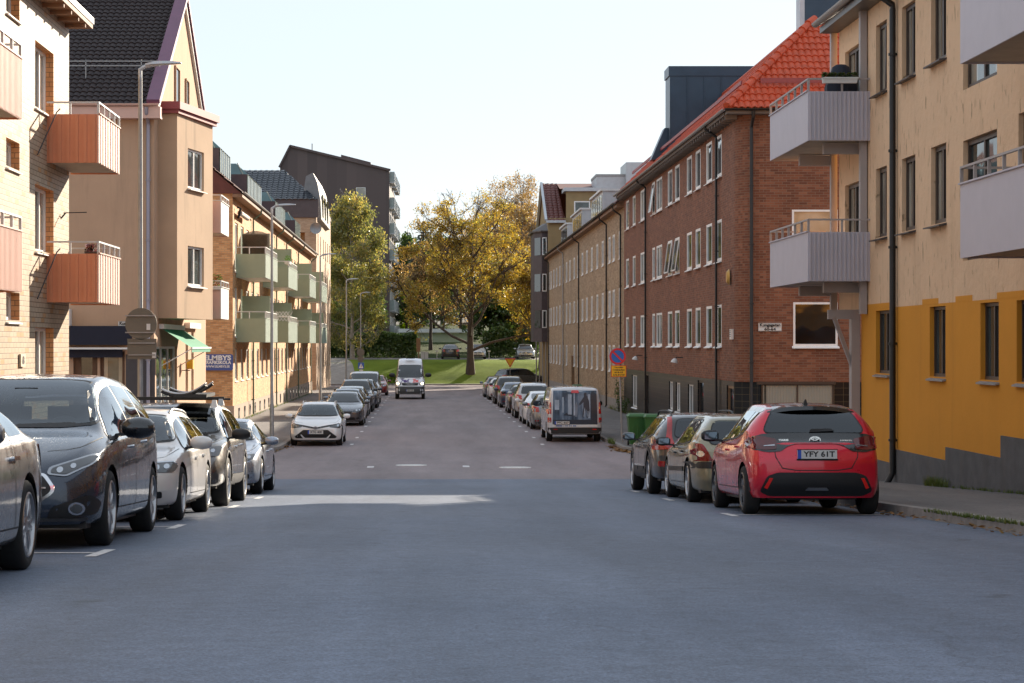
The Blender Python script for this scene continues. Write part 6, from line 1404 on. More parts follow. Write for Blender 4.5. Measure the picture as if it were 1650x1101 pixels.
std_front(c, txt='YFY 61T')
# ---------------------------------------------------------------- beige estate
c = Car(ext(WAGON, kz=.91, L=4.5, W=1.77, H=1.51, wb=2.70, fo=.85, tc=1.15, ra=1.95, roofw=.59, top=[(0, .70), (.05, .75), (.3, .85), (.8, .95), (1.15, 1.02), (1.55, 1.27), (1.95, 1.45), (2.4, 1.51), (3.3, 1.50), (3.95, 1.44), (4.12, 1.38), (4.28, 1.15), (4.42, .96), (4.5, .9)], belt=[(0, .6), (.4, .8), (1.1, .92), (2, .95), (3, .98), (4.0, 1.04), (4.5, .86)], rw=(.98, 1.36, .64, .54), spokes=7), 'beige_estate_car', 'olive beige estate car parked between the red hatchback and the black estate', 4.93, 33.0, 1, P_('olive_beige_paint', (.27, .24, .15), .45, .35))
c.glazing([2.15, 3.05], ta=1.3, tb=3.55); c.handles([2.05, 2.9], mt=M['black']); c.mirrors(1.4, M['black'])
c.lamp('taillight', [(.60, .70), (.87, .70), (.88, .90), (.80, 1.0), (.72, .98)], -1, bulbs=((.76, .82, .05, M['lens']),))
c.patch('bumper_trim', roundpoly([(.45, .58), (.87, .58), (.88, .69), (.45, .69)], .02), 'y', -1, M['black'], .012, both=True); std_rear(c, tl=[(.60, .70), (.87, .70), (.88, .90), (.80, 1.0), (.72, .98)], txt='OUS 418', pz=.80, lower=False); c.antenna(3.7)
for sd in (1, -1): c.patch('rubbing_strip', [(c.L / 2 - 3.1, .52), (c.L / 2 - 1.35, .50), (c.L / 2 - 1.35, .585), (c.L / 2 - 3.1, .6)], 'x', sd, M['black'], .014)
std_front(c)
# ---------------------------------------------------------------- black crossover estate
c = Car(ext(WAGON, kz=.93, L=4.84, W=1.87, H=1.60, wb=2.81, fo=.92, r=.355, gap=.07, sill=.30, roofw=.60, tc=1.3, ra=2.1, top=[(0, .78), (.05, .83), (.3, .93), (.8, 1.02), (1.25, 1.09), (1.65, 1.34), (2.05, 1.51), (2.5, 1.57), (3.5, 1.56), (4.2, 1.50), (4.4, 1.44), (4.6, 1.2), (4.75, 1.02), (4.84, .95)], belt=[(0, .68), (.4, .88), (1.2, 1.0), (2, 1.02), (3, 1.05), (4.2, 1.12), (4.84, .92)], rw=(1.08, 1.42, .56, .48), rtail=.9, spokes=5), 'black_estate_car', 'charcoal black raised estate car with tall red lights beside the green bins', 4.90, 37.85, 1, P_('charcoal_black_paint', (.035, .033, .034), .4, .35))
c.glazing([2.25, 3.2], ta=1.45, tb=4.1, trim='chrome'); c.handles([2.15, 3.05]); c.mirrors(1.5); c.rails(2.1, 4.2, M['black'], .07); arch_trim(c, M['cladding'])
c.lamp('taillight', [(.56, .86), (.90, .84), (.91, 1.02), (.70, 1.06), (.62, 1.45), (.555, 1.47), (.60, 1.08)], -1, off=.02); c.patch('rear_bumper', roundpoly([(-.76, .34), (.76, .34), (.84, .74), (-.84, .74)], .04), 'y', -1, M['cladding'], .008); c.patch('reflector', roundpoly([(.62, .52), (.84, .54), (.84, .64), (.66, .62)], .02), 'y', -1, M['taillamp'], .018, both=True)
for sd in (1, -1):
    for a, b in ((1.5, 2.2), (2.3, 3.1)): c.patch('side_step_trim', [(c.L / 2 - b, .44), (c.L / 2 - a, .44), (c.L / 2 - a, .52), (c.L / 2 - b, .52)], 'x', sd, M['black'], .02)
std_front(c); c.plate('KDT 207', -1, .84)
# ---------------------------------------------------------------- left foreground: dark grey people carrier
grey_dk = P_('dark_blue_grey_paint', (.022, .034, .058), .4, .25)
c = Car(ext(MPV, spokes=10), 'grey_people_carrier', 'dark grey people carrier with slatted chrome grille and round fog lamp at the left', -3.81, 20.15, -1, grey_dk)
# its windscreen is see-through: you look through the cabin
c.glazing([2.45, 3.45], ta=1.22, tb=4.25, trim='chrome'); c.handles([2.3, 3.25], mt=M['chrome']); c.mirrors(1.62, gloss, sz=1.25); c.antenna(4.2)
w = .96
c.lamp('headlight', [(.52, .655), (.68, .635), (.86, .735), (.925, .83), (.86, .835), (.70, .775), (.53, .715)], 1, off=.010, glass=M['lamp_silver'])
c.lamp('headlight_inner', [(.545, .667), (.675, .653), (.85, .748), (.90, .812), (.85, .815), (.70, .757), (.555, .705)], 1, off=.016, bulbs=((.62, .69, .026, M['lens']), (.72, .722, .022, M['lens'])))
g_ = [(-.42, .42), (.42, .42), (.54, .49), (.57, .54), (.48, .655), (-.48, .655), (-.57, .54), (-.54, .49)]
c.patch('grille_surround', roundpoly([(x * 1.06, (z - .54) * 1.12 + .54) for x, z in g_], .04), 'y', 1, M['chrome'], .006); go = c.patch('grille', roundpoly(g_, .04), 'y', 1, M['black'], .010)
for k in range(5):
    z = .455 + k * .044; hw_ = .52 - abs(z - .54) * .9; c.patch('grille_bar', [(-hw_, z - .007), (hw_, z - .007), (hw_, z + .007), (-hw_, z + .007)], 'y', 1, M['chrome'], .03, parent=go)
c.badge('oval', 1, .72, r=.06)
for mir in (1, -1):
    pl = [(.52, .265), (.90, .30), (.93, .42), (.86, .48), (.56, .37)]; pl = pl if mir > 0 else mirp(pl); po = c.patch('fog_light_recess', roundpoly(pl, .04), 'y', 1, M['black'], .006)
    c.patch('fog_light', [(mir * .76 + .062 * math.cos(k * .5236), .36 + .055 * math.sin(k * .5236)) for k in range(12)], 'y', 1, M['chrome'], .016, parent=po); c.patch('fog_lens', [(mir * .76 + .044 * math.cos(k * .5236), .36 + .039 * math.sin(k * .5236)) for k in range(12)], 'y', 1, M['headlamp'], .021, parent=po)
c.patch('air_intake', roundpoly([(-.40, .26), (.40, .26), (.36, .38), (-.36, .38)], .03), 'y', 1, M['black'], .006); c.patch('front_lip', roundpoly([(-.82, .255), (.82, .255), (.84, .28), (-.84, .28)], .01), 'y', 1, M['alloy_dark'], .02)
c.plate('RMW 83C', 1, .43); q = MB()
for sgx in (1, -1):
    for (a, b) in (((.43, .80), (.50, .93)), ((.50, .93), (.60, 1.04))): pass
std_rear(c, txt='RMW 83C')
# ---------------------------------------------------------------- leftmost car, cut by the frame
c = Car(ext(SEDAN, W=1.84, r=.335, spokes=7), 'grey_saloon', 'mid grey saloon cut off by the left picture edge, nearest of the parked row', -3.84, 13.88, -1, P_('warm_grey_paint', (.16, .155, .16), .7, .3))
c.glazing([2.2, 3.05], ta=1.4, tb=3.6, trim='chrome'); c.handles([2.1, 3.0], mt=M['chrome']); c.mirrors(1.5); std_rear(c, txt='GLB 552'); std_front(c)
# ---------------------------------------------------------------- white estate
c = Car(ext(WAGON, kz=.94, H=1.44, spokes=5), 'white_estate_car', 'pearl white estate car behind the dark grey people carrier', -3.80, 26.1, -1, P_('pearl_white_paint', (.70, .68, .65), .1, .35))
c.glazing([2.25, 3.2], ta=1.38, tb=4.05); c.handles([2.15, 3.05]); c.mirrors(1.55, sz=1.1); c.rails(2.1, 4.1, M['black'], .02)
std_front(c, hl=[(.40, .60), (.84, .615), (.87, .70), (.80, .735), (.44, .69)], grille=[(-.38, .56), (.38, .56), (.36, .69), (-.36, .69)], fog=1, txt='WPN 019', pz=.42)
c.patch('brow_light', roundpoly([(.42, .695), (.82, .735), (.86, .71), (.82, .75), (.42, .715)], .004), 'y', 1, M['lens'], .018, both=True); std_rear(c)
c.patch('sill_crease', [(c.L / 2 - 3.25, .30), (c.L / 2 - 1.35, .30), (c.L / 2 - 1.35, .312), (c.L / 2 - 3.25, .312)], 'x', 1, M['black'], .003)
# ---------------------------------------------------------------- grey SUV with roof carrier
c = Car(ext(SUV, kz=.90), 'grey_suv', 'dark grey sport utility car with ski carrier on its roof, parked on the left', -3.78, 31.1, -1, P_('taupe_grey_paint', (.13, .125, .12), .7, .3))
c.glazing([2.2, 3.1], ta=1.35, tb=3.95); c.handles([2.1, 3.0], mt=M['chrome']); c.mirrors(1.45, M['black'], sz=1.15); arch_trim(c, M['cladding'], .03)
std_front(c, hl=[(.50, .80), (.84, .80), (.88, .97), (.62, .93), (.50, .87)], grille=[(-.40, .72), (.40, .72), (.44, .86), (-.44, .86)], txt='CHL 640', pz=.56); c.patch('lower_bumper', roundpoly([(-.84, .38), (.84, .38), (.86, .54), (.3, .58), (-.3, .58), (-.86, .54)], .04), 'y', 1, M['cladding'], .005); std_rear(c)
rk = thing('ski_carrier', 'curved black and silver ski carrier on crossbars over the grey sport utility car', 'roof carrier', (-3.8, 31.1, G(31.1) + 1.55))
zr = G(31.1) + 1.53; q = MB()
for y in (30.6, 31.6): q.bar((-4.6, y, zr + .06 - (y - 31.1) * .047), (-3.0, y, zr + .06 - (y - 31.1) * .047), .05, .03)
q.build('crossbar', M['black'], rk)
for y in (30.6, 31.6):
    for x in (-4.45, -3.15): q = MB(); q.hexa([(x - .05, y - .05, zr - .06), (x + .05, y - .05, zr - .06), (x + .05, y + .05, zr - .06), (x - .05, y + .05, zr - .06), (x - .03, y - .03, zr + .05), (x + .03, y - .03, zr + .05), (x + .03, y + .03, zr + .05), (x - .03, y + .03, zr + .05)]); q.build('foot', M['white'], rk)
for j, y in enumerate((30.5, 30.66, 31.55)):
    for dz_, mt, r_ in ((.0, M['black'], .02), (.035, M['galv_light'], .013)):
        pth = [(-3.93 + .66 * k / 10, y, zr + .11 + dz_ + .11 * ((k / 10) * 2 - .8) ** 2) for k in range(11)]; q = MB(); q.tube(pth, r_, 8); q.build('carrier_arm', mt, rk, smooth=True)
q = MB(); q.box(-3.75, -3.25, 30.45, 31.7, zr + .09, zr + .14); q.build('clamp', M['black'], rk)
# ---------------------------------------------------------------- pale silver-blue saloon
c = Car(ext(SEDAN, kz=.95, W=1.83, H=1.42, spokes=10), 'silver_saloon', 'pale silver-blue saloon at the far end of the near left row', -3.80, 37.9, -1, P_('silver_blue_paint', (.34, .38, .45), .6, .3))
c.glazing([2.3, 3.05], ta=1.35, tb=3.6, trim='chrome'); c.handles([2.15, 3.0], mt=M['chrome']); c.mirrors(1.5); std_front(c, txt='BAU 716'); std_rear(c)
# ---------------------------------------------------------------- far left row
fl = 'cars parked along the far left kerb'
white = P_('clean_white_paint', (.78, .79, .80), .1, .35)
c = Car(ext(WAGON, W=1.79, H=1.46, spokes=5), 'white_estate_car', 'white estate car with wide black grille, first in the far left row', -3.72, 71.9, -1, white, group=fl)
c.glazing([2.2, 3.1], tb=4.05); c.mirrors(1.5); c.rails(2.1, 4.2, white, .05); c.handles([2.1, 3.0])
c.lamp('headlight', [(.48, .64), (.80, .60), (.87, .70), (.78, .765), (.44, .69)], 1, bulbs=((.74, .69, .035, M['lens']),))
c.patch('nose_strip', roundpoly([(-.80, .755), (-.42, .66), (-.1, .60), (.1, .60), (.42, .66), (.80, .755), (.42, .70), (.1, .645), (-.1, .645), (-.42, .70)], .004), 'y', 1, M['black'], .016)
c.patch('grille', roundpoly([(-.66, .27), (.66, .27), (.72, .32), (.42, .555), (-.42, .555), (-.72, .32)], .03), 'y', 1, M['black'], .008)
c.patch('grille_lip', roundpoly([(-.48, .40), (-.36, .285), (.36, .285), (.48, .40), (.51, .39), (.40, .25), (-.40, .25), (-.51, .39)], .006), 'y', 1, white, .03)
c.plate('XTG 40K', 1, .48, h=.125); c.badge('ovals', 1, .625, r=.07); std_rear(c)
def auto(shape, name, label, x, y, face, paint_, split=(2.2, 3.1), group=None, txt=None, cat='car', lod=1, mir=None, **kw):
    c = Car(shape, name, label, x, y, face, paint_, lod=lod, group=group, cat=cat, **kw)
    c.glazing(list(split), tb=shape['L'] - (.6 if shape['L'] > 4 else .68)); c.mirrors(1.5 if 'van' not in shape else 1.2, mir, z=None)
    std_front(c, txt=txt if face < 0 else None, pz=c.sill + .22); std_rear(c, txt=txt if face > 0 else None, pz=shape['belt'][-2][1] - .18); return c
auto(SEDAN, 'grey_saloon', 'dark grey saloon with chrome nose bar right behind the white estate', -3.55, 90.4, -1, P_('slate_grey_paint', (.10, .105, .12), .6, .3), group=fl, txt='OLA 142')
auto(ext(HATCH, L=4.2, W=1.78), 'blue_grey_hatchback', 'blue-grey hatchback tucked behind the dark grey saloon', -3.66, 96.6, -1, P_('blue_grey_paint', (.16, .20, .26), .5, .3), group=fl, split=(2.0, 2.9), txt='TXE 904')
auto(WAGON, 'silver_estate_car', 'silver estate car third behind the white one on the far left', -3.7, 103.0, -1, P_('silver_paint', (.40, .42, .44), .7, .3), group=fl, txt='UDB 377')
auto(ext(SUV, H=1.7), 'black_suv', 'tall black sport utility car with roof rails on the far left', -3.68, 109.6, -1, P_('blue_black_paint', (.02, .024, .03), .4, .3), group=fl, txt='DYP 618').rails(2, 4, M['chrome'], .05)
auto(MPV, 'navy_people_carrier', 'navy people carrier in front of the pale van on the far left', -3.6, 116.6, -1, P_('navy_paint', (.03, .05, .085), .5, .3), group=fl, txt='FRK 250')
auto(VAN, 'silver_van', 'silver-white panel van parked on the far left, wide windscreen', -3.7, 125.5, -1, P_('van_silver', (.50, .52, .55), .3, .35), group=fl, txt='JSA 491', cat='van', split=(1.6,))
auto(HATCH, 'red_car', 'small dark red car mostly hidden at the far left row end', -3.55, 148.5, -1, P_('dark_red_paint', (.25, .02, .02), .3, .35), group=fl, split=(2.0, 2.8))
# ---------------------------------------------------------------- delivery van coming down the street
vw = P_('van_white', (.74, .76, .80), .05, .4)
c = Car(SPRINTER, 'delivery_van', 'white FedEx delivery van driving towards the camera with lit headlights', -1.0, 138.4, -1, vw, lod=1, cat='van')
c.glazing([1.75], ta=1.1, tb=2.2, rear=False); c.mirrors(1.1, M['black'], z=1.55, sz=1.7)
for mir in (1, -1):
    pl = [(.60, .94), (.93, .90), (.95, 1.12), (.84, 1.20), (.62, 1.08)]; lo = c.patch('headlight', roundpoly(pl if mir > 0 else mirp(pl), .03), 'y', 1, M['headlamp'], .01); c.patch('lit_lens', [(mir * .80 + .085 * math.cos(k * .5236), 1.03 + .085 * math.sin(k * .5236)) for k in range(12)], 'y', 1, M['lit_lens'], .018, parent=lo)
c.patch('grille', roundpoly([(-.50, .90), (.50, .90), (.58, 1.07), (-.58, 1.07)], .05), 'y', 1, M['black'], .01); c.badge('star', 1, .985, r=.11)
c.patch('front_bumper', roundpoly([(-.93, .37), (.93, .37), (.95, .84), (-.95, .84)], .05), 'y', 1, M['cladding'], .012); c.plate('NSH 325', 1, .58)
c.patch('vent', [(.36, 1.345), (.70, 1.36), (.70, 1.385), (.36, 1.37)], 'y', 1, M['black'], .008, both=True)
ty = c.bvh.ray_cast(Vector((0, 5, 1.2)), Vector((0, -1, 0)))[0].y
t_ = MB(); vs_, fs_ = textmesh('Fed', .30, bold=.014); vs2, fs2 = textmesh('Ex', .30, bold=.014)
def front_text(c, vs, fs, cx, cz, sx, name, mt):
    P = []
    for v in vs:
        x, z = cx - v.x * sx, cz + v.y * 1.0; h, n, _, _ = c.bvh.ray_cast(Vector((x, 5, z)), Vector((0, -1, 0))); P.append(Vector((x, h.y + .02, z + .0)) if h else Vector((x, ty, z)))
    MB().mesh(P, fs).build(name, mt, c.root, uv=False)
front_text(c, vs_, fs_, .33, 1.215, 1.35, 'purple_lettering', mat('purple_lettering', (.05, .01, .17), .5, var=0)); front_text(c, vs2, fs2, -.36, 1.215, 1.35, 'orange_lettering', mat('red_orange_lettering', (.75, .06, .06), .5, var=0))
q = MB(); q.bar((-.3, 2.2 - 1.9 + .5, 2.70), (.3, .8, 2.70), .2, .05); q.build('roof_beacon_bar', M['black'], c.root)
# ---------------------------------------------------------------- far right row
fr_ = 'cars parked along the far right kerb'
c = Car(ext(VAN, L=5.0), 'picture_van', 'pale silver panel van with a blue photo mural on its rear doors', 5.32, 75.2, 1, P_('van_pale_silver', (.60, .61, .63), .1, .35), lod=0, cat='van', group=fr_)
c.glazing([1.75], ta=1.0, tb=2.45, rear=False); c.mirrors(1.15, M['black'], z=1.25, sz=1.3); std_front(c)
mu, nt_, bs_ = newmat('blue_mural'); tc_ = nt_.new('ShaderNodeTexCoord'); mp_ = nt_.new('ShaderNodeMapping'); mp_.inputs['Scale'].default_value = (2.2, 1, .5); nt_.l.new(tc_.outputs['Object'], mp_.inputs[0])
nt_.l.new(nt_.ramp(nt_.noise(mp_.outputs[0], 2.2, 4), [(.35, (.02, .04, .07)), (.5, (.07, .12, .19)), (.7, (.20, .28, .38))]), bs_.inputs['Base Color']); bs_.inputs['Roughness'].default_value = .35
mo_ = c.patch('mural_panel', roundpoly([(-.80, .63), (.80, .63), (.77, 1.83), (-.77, 1.83)], .03), 'y', -1, mu, .008)
lb, dk, sk = mat('mural_pale_blue', (.36, .44, .54), .4, var=.3), mat('mural_dark_blue', (.025, .035, .055), .4, var=.3), mat('mural_grey', (.17, .21, .27), .4, var=.3)
def mur(poly, mt, o=.012, nm='mural_shape'): c.patch(nm, poly, 'y', -1, mt, o, parent=mo_, step=.12)
mur([(.56, .64), (.795, .64), (.765, 1.80), (.56, 1.80)], dk); mur([(-.77, .64), (.795, .64), (.79, .80), (-.78, .80)], dk, .013)
for x0, x1, za, zb in ((-.72, -.56, 1.15, 1.5), (-.45, -.40, 1.05, 1.6), (-.25, -.12, .98, 1.7), (-.05, .0, .95, 1.75), (.46, .54, .85, 1.7)): mur([(x0, za), (x1, za), (x1, zb), (x0, zb)], lb, .012)
mur([(-.4, .95), (-.1, .93), (-.1, .98), (-.25, 1.0), (-.3, 1.05), (-.4, .98)], dk); mur([(.0, .9), (.08, .9), (.10, 1.3), (.05, 1.45), (.0, 1.3)], sk)
man = [(.26, .88), (.33, .89), (.36, 1.05), (.40, 1.18), (.42, 1.02), (.40, .88), (.47, .88), (.52, 1.15), (.50, 1.45), (.44, 1.62), (.41, 1.66), (.41, 1.74), (.36, 1.77), (.31, 1.72), (.32, 1.62), (.28, 1.56), (.14, 1.36), (.17, 1.30), (.30, 1.42), (.30, 1.22), (.27, 1.05)]
mur([(x, z) for x, z in man], dk, .016, 'mural_figure'); mur([(.30, .90), (.33, .90), (.36, 1.1), (.345, 1.25), (.32, 1.1)], lb, .019); mur([(.44, .90), (.47, .92), (.475, 1.1), (.45, 1.12)], lb, .019)
c.patch('brake_light', roundpoly([(-.14, 1.74), (.14, 1.74), (.12, 1.83), (-.12, 1.83)], .02), 'y', -1, M['taillamp'], .03)
c.lamp('taillight', [(.84, 1.0), (.955, 1.0), (.95, 1.42), (.85, 1.42)], -1, off=.02, bulbs=((.9, 1.22, .05, M['lens']),)); c.lamp('lower_lamp', [(.845, .70), (.95, .70), (.95, .88), (.845, .88)], -1, off=.02, bulbs=((.9, .75, .035, M['lens']),))
c.patch('rear_bumper', roundpoly([(-.93, .31), (.93, .31), (.95, .52), (-.95, .52)], .03), 'y', -1, M['black'], .02); c.patch('reflector', [(.62, .44), (.76, .44), (.76, .475), (.62, .475)], 'y', -1, M['taillamp'], .03, both=True)
c.plate('PFC 667', -1, .69, x=-.46); ph = c.patch('phone_strip', [(-.80, .545), (.80, .545), (.80, .615), (-.80, .615)], 'y', -1, M['white'], .02)
py = c.bvh.ray_cast(Vector((0, -5, .58)), Vector((0, 1, 0)))[0].y; t_ = MB(); text(t_, '0500 - 41 71 86', .06, (-.32, py - .035, .58), (1, 0, 0), (0, 0, 1), width=.72, bold=.002); t_.build('phone_lettering', mat('blue_lettering', (.03, .12, .4), .5, var=0), c.root)
TS = ext(SEDAN, L=4.9, W=1.9, H=1.44, tc=1.2, ra=2.1, top=[(0, .66), (.05, .70), (.3, .79), (.8, .89), (1.2, .97), (1.6, 1.20), (2.0, 1.385), (2.5, 1.44), (3.0, 1.42), (3.6, 1.30), (4.2, 1.12), (4.6, 1.04), (4.82, .98), (4.9, .88)], belt=[(0, .58), (.4, .76), (1.1, .88), (2, .91), (3, .94), (4.2, .98), (4.9, .82)], rw=(1.08, 1.33, .56, .52), wb=2.96)
auto(WAGON, 'grey_estate_car', 'grey estate car directly in front of the mural van', 5.25, 86.1, 1, P_('mid_grey_paint', (.20, .21, .22), .6, .3), group=fr_, txt='LAP 508')
auto(TS, 'white_fastback', 'white fastback car with low rounded tail on the right', 5.25, 92.2, 1, white, group=fr_, txt='ABE 31L', split=(2.3, 3.3))
auto(ext(SUV, H=1.60), 'pearl_crossover', 'silver-white tall crossover just ahead of the white fastback', 5.22, 99.8, 1, P_('pearl_silver', (.48, .48, .48), .4, .3), group=fr_, txt='GMT 772')
auto(ext(HATCH, L=4.3, W=1.79), 'black_hatchback', 'black hatchback with orange-red lights in the far right row', 5.15, 107.6, 1, P_('black_paint', (.02, .02, .022), .3, .3), group=fr_, split=(2.0, 2.9), txt='HRC 129')
auto(SEDAN, 'blue_saloon', 'deep blue saloon in the middle of the far right row', 5.1, 117.6, 1, P_('deep_blue_paint', (.02, .04, .10), .5, .3), group=fr_, txt='YWD 660')
auto(ext(SUV, H=1.62), 'dark_crossover', 'near-black crossover with high red lights farther along the right row', 5.1, 125.2, 1, P_('graphite_paint', (.04, .04, .045), .5, .3), group=fr_, txt='KEB 834')
auto(ext(HATCH, L=4.2, W=1.76), 'white_hatchback', 'white hatchback second from the far end of the right row', 5.0, 135.5, 1, white, group=fr_, split=(2.0, 2.85), txt='OSA 93H')
auto(WAGON, 'grey_blue_estate_car', 'grey-blue estate car last in the far right row by the junction', 4.95, 142.5, 1, P_('steel_blue_paint', (.11, .14, .18), .5, .3), group=fr_, txt='RZX 245')
# crossing and bank-top cars
auto(ext(SUV, H=1.56), 'grey_crossover', 'grey crossover turning at the end of the street beneath the give way sign', 8.2, 176.0, 1, P_('cross_grey', (.13, .14, .15), .6, .3), rot=R(-62), txt=None, slope=0)
auto(HATCH, 'silver_hatchback', 'silver hatchback half hidden by the corner of the yellow brick row', 12.2, 180.0, 1, P_('silver_paint', (.40, .42, .44), .7, .3), rot=R(-85), split=(2.0, 2.8), slope=0)
bk_ = 'cars parked on top of the grass bank'
auto(ext(SEDAN, L=4.5), 'black_car', 'black car parked tail-first on the grass bank left of the big trunk', XP(726, 200), 201.6, 1, P_('black_paint', (.02, .02, .022), .3, .3), group=bk_, txt='MDO 57P', slope=0)
auto(HATCH, 'silver_hatchback', 'silver hatchback on the grass bank just right of the big trunk', XP(769, 200), 201.2, -1, P_('pearl_silver', (.48, .48, .48), .4, .3), group=bk_, split=(2.0, 2.8), txt='TJF 306', slope=0)
auto(WAGON, 'silver_estate_car', 'pale silver estate car on the grass bank near the right-hand houses', XP(847, 200), 201.6, -1, P_('silver_paint', (.40, .42, .44), .7, .3), group=bk_, txt='PNU 181', slope=0)
# ================================================================ trees
from mathutils import noise as mnoise
M['bark'] = mat('dark_bark', (.07, .05, .04), .95, var=.3, vscale=6, bump=.5, bscale=12)
M['bark_birch'] = mat('pale_birch_bark', (.30, .27, .24), .9, var=.4, vscale=5)
GOLD = leafmat('golden_autumn_leaves', [(0, (.10, .075, .03)), (.25, (.24, .155, .045)), (.5, (.38, .26, .06)), (.7, (.34, .29, .08)), (.85, (.20, .22, .07)), (1, (.13, .17, .06))], .5)
BRONZE = leafmat('bronze_autumn_leaves', [(0, (0.098, 0.077, 0.042)), (.4, (0.238, 0.154, 0.070)), (.7, (0.378, 0.252, 0.098)), (1, (0.210, 0.210, 0.084))], .55)
LIME = leafmat('yellow_green_leaves', [(0, (0.075, 0.090, 0.030)), (.35, (0.165, 0.180, 0.060)), (.65, (0.300, 0.270, 0.090)), (.85, (0.450, 0.330, 0.105)), (1, (0.360, 0.210, 0.075))], .55)
GREEN = leafmat('dark_green_leaves', [(0, (.035, .06, .018)), (.5, (.08, .13, .035)), (1, (.18, .22, .06))], .4)
NEEDLE = leafmat('blue_green_needles', [(0, (.02, .04, .03)), (1, (.06, .10, .07))], .15)
IVY = leafmat('bright_creeper_leaves', [(0, (.08, .14, .02)), (1, (.24, .32, .04))], .45)
def leaves(mb, c, s, rng, drop=0.0):
    d = Vector((rng.uniform(-1, 1), rng.uniform(-1, 1), rng.uniform(-1, 1) - drop)).normalized(); e = d.cross(Vector((rng.uniform(-1, 1), rng.uniform(-1, 1), rng.uniform(-1, 1)))).normalized() * s * .55; d *= s
    mb.v += [tuple(c - d), tuple(c - e), tuple(c + d), tuple(c + e)]; b = len(mb.v); mb.f.append((b - 4, b - 3, b - 2, b - 1)); mb.m.append(0)
def tree(name, label, x, y, h, rx, zb, nleaf, ls, lm, bark=None, seed=1, tr=.24, cz=.5, up=.55, gap=.0, sparse_top=0.0, droop=0.0, group=None, ry=None, limbs=14, trunk_h=.75, cat='tree'):
    rng = random.Random(seed); z0 = G(y) - .2; r = thing(name, label, cat, (x, y, G(y)), group=group); T = MB(); twigs = []; ry = ry or rx
    C = Vector((x, y, z0 + zb + (h - zb) * cz)); A = Vector((rx, ry, (h - zb) * .5))
    def inside(p, k=1.0):
        q = p - C; vz = A.z * (2 * (1 - cz) if q.z > 0 else 2 * cz); n = 1 + .28 * mnoise.noise(Vector((p.x * .33 + seed, p.y * .33, p.z * .33))) ; return (q.x / A.x) ** 2 + (q.y / A.y) ** 2 + (q.z / vz) ** 2 < k * n * n
    pth = []; n = 7; px, py = x, y
    for k in range(n + 1):
        f = k / n; pth.append((px, py, z0 + h * trunk_h * f)); px += rng.gauss(0, .012 * h * .3); py += rng.gauss(0, .012 * h * .3)
    T.tube(pth, [tr * (1.35 if k == 0 else 1 - .75 * k / n) for k in range(n + 1)], 9)
    def grow(p, d, ln, rad, lev):
        seg = 4; P = [p]; q = p.copy(); dd = d.copy()
        for k in range(seg):
            dd = (dd + Vector((rng.gauss(0, .16), rng.gauss(0, .16), rng.gauss(0, .10) + (.07 if lev < 2 else -.12 * droop)))).normalized(); q = q + dd * ln / seg; P.append(q.copy())
            if not inside(q, 1.05) and lev > 0: break
        m = len(P); T.tube(P, [rad * (1 - .7 * k / m) for k in range(m)], 5 if lev else 6, cap=False)
        if lev >= 1:
            for a, b in zip(P, P[1:]): twigs.append((a, b, lev))
        if lev < 3:
            nb = (5, 5, 4)[lev]
            for k in range(nb):
                f = rng.uniform(.25, 1.0); i = min(m - 2, int(f * (m - 1))); o = P[i].lerp(P[i + 1], rng.random()); ax = Vector((rng.gauss(0, 1), rng.gauss(0, 1), rng.gauss(0, .8) + .25 - droop * .4)).normalized()
                grow(o, (dd * .75 + ax * .75).normalized(), ln * rng.uniform(.45, .62), rad * .5, lev + 1)
    for k in range(limbs):
        f = (k + .5) / limbs; zz = zb * .75 + (h * trunk_h - zb * .75) * f; i = min(n - 1, int(zz / (h * trunk_h) * n)); o = Vector(pth[i]).lerp(Vector(pth[i + 1]), (zz / (h * trunk_h) * n) - i); a = k * 2.4 + rng.uniform(-.4, .4)
        u = up * (.5 + f * 1.2); d = Vector((math.cos(a), math.sin(a), u)).normalized(); ln = rx * (1.05 - .45 * f) if zb < h * .6 else rx
        grow(o, d, ln * rng.uniform(.85, 1.15), tr * .42 * (1 - .5 * f), 0)
    T.build('trunk', bark or M['bark'], r, smooth=True, uv=False)
    L = MB(); cnt = 0; tries = 0
    while cnt < nleaf and tries < nleaf * 6:
        tries += 1; a, b, lev = rng.choice(twigs); p = a.lerp(b, rng.random()) + Vector((rng.gauss(0, .28), rng.gauss(0, .28), rng.gauss(0, .24) - droop * rng.random() * .9))
        if not inside(p, 1.12): continue
        if mnoise.noise(Vector((p.x * .55 + seed * 3, p.y * .55, p.z * .7))) < gap: continue
        f = (p.z - z0) / h
        if sparse_top and rng.random() < max(0, (f - .5) * 2) * sparse_top: continue
        leaves(L, p, ls * rng.uniform(.6, 1.25), rng, droop); cnt += 1
    L.build('crown', lm, r, uv=False); return r
tree('broadleaf_tree', 'large golden autumn tree with dark spreading limbs on the grass bank', XP(758, 191), 191, 17.8, 7.6, 2.6, 36000, .105, GOLD, seed=4, tr=.36, cz=.36, gap=.09, sparse_top=.99, limbs=16, up=.75, trunk_h=.7)
tree('birch_tree', 'tall yellow-green birch in front of the brown tower', XP(568, 199), 199, 16.8, 3.7, .9, 36000, .12, LIME, bark=M['bark_birch'], seed=11, tr=.20, cz=.36, gap=-.35, droop=.9, limbs=26, up=.7, trunk_h=.88)
tree('birch_tree', 'tall thin-topped birch with yellow leaves beside the slate bay house', XP(838, 213), 213, 19.2, 5.4, 4.5, 24000, .10, BRONZE, bark=M['bark_birch'], seed=23, tr=.24, cz=.45, gap=-.2, droop=.6, limbs=20, up=.9, sparse_top=.5, trunk_h=.85)
tree('broadleaf_tree', 'bronze leaved tree filling the gap left of the slate bay', XP(806, 222), 222, 17.2, 5.6, 3, 16000, .13, BRONZE, seed=31, tr=.28, cz=.45, gap=-.1, limbs=14, sparse_top=.5)
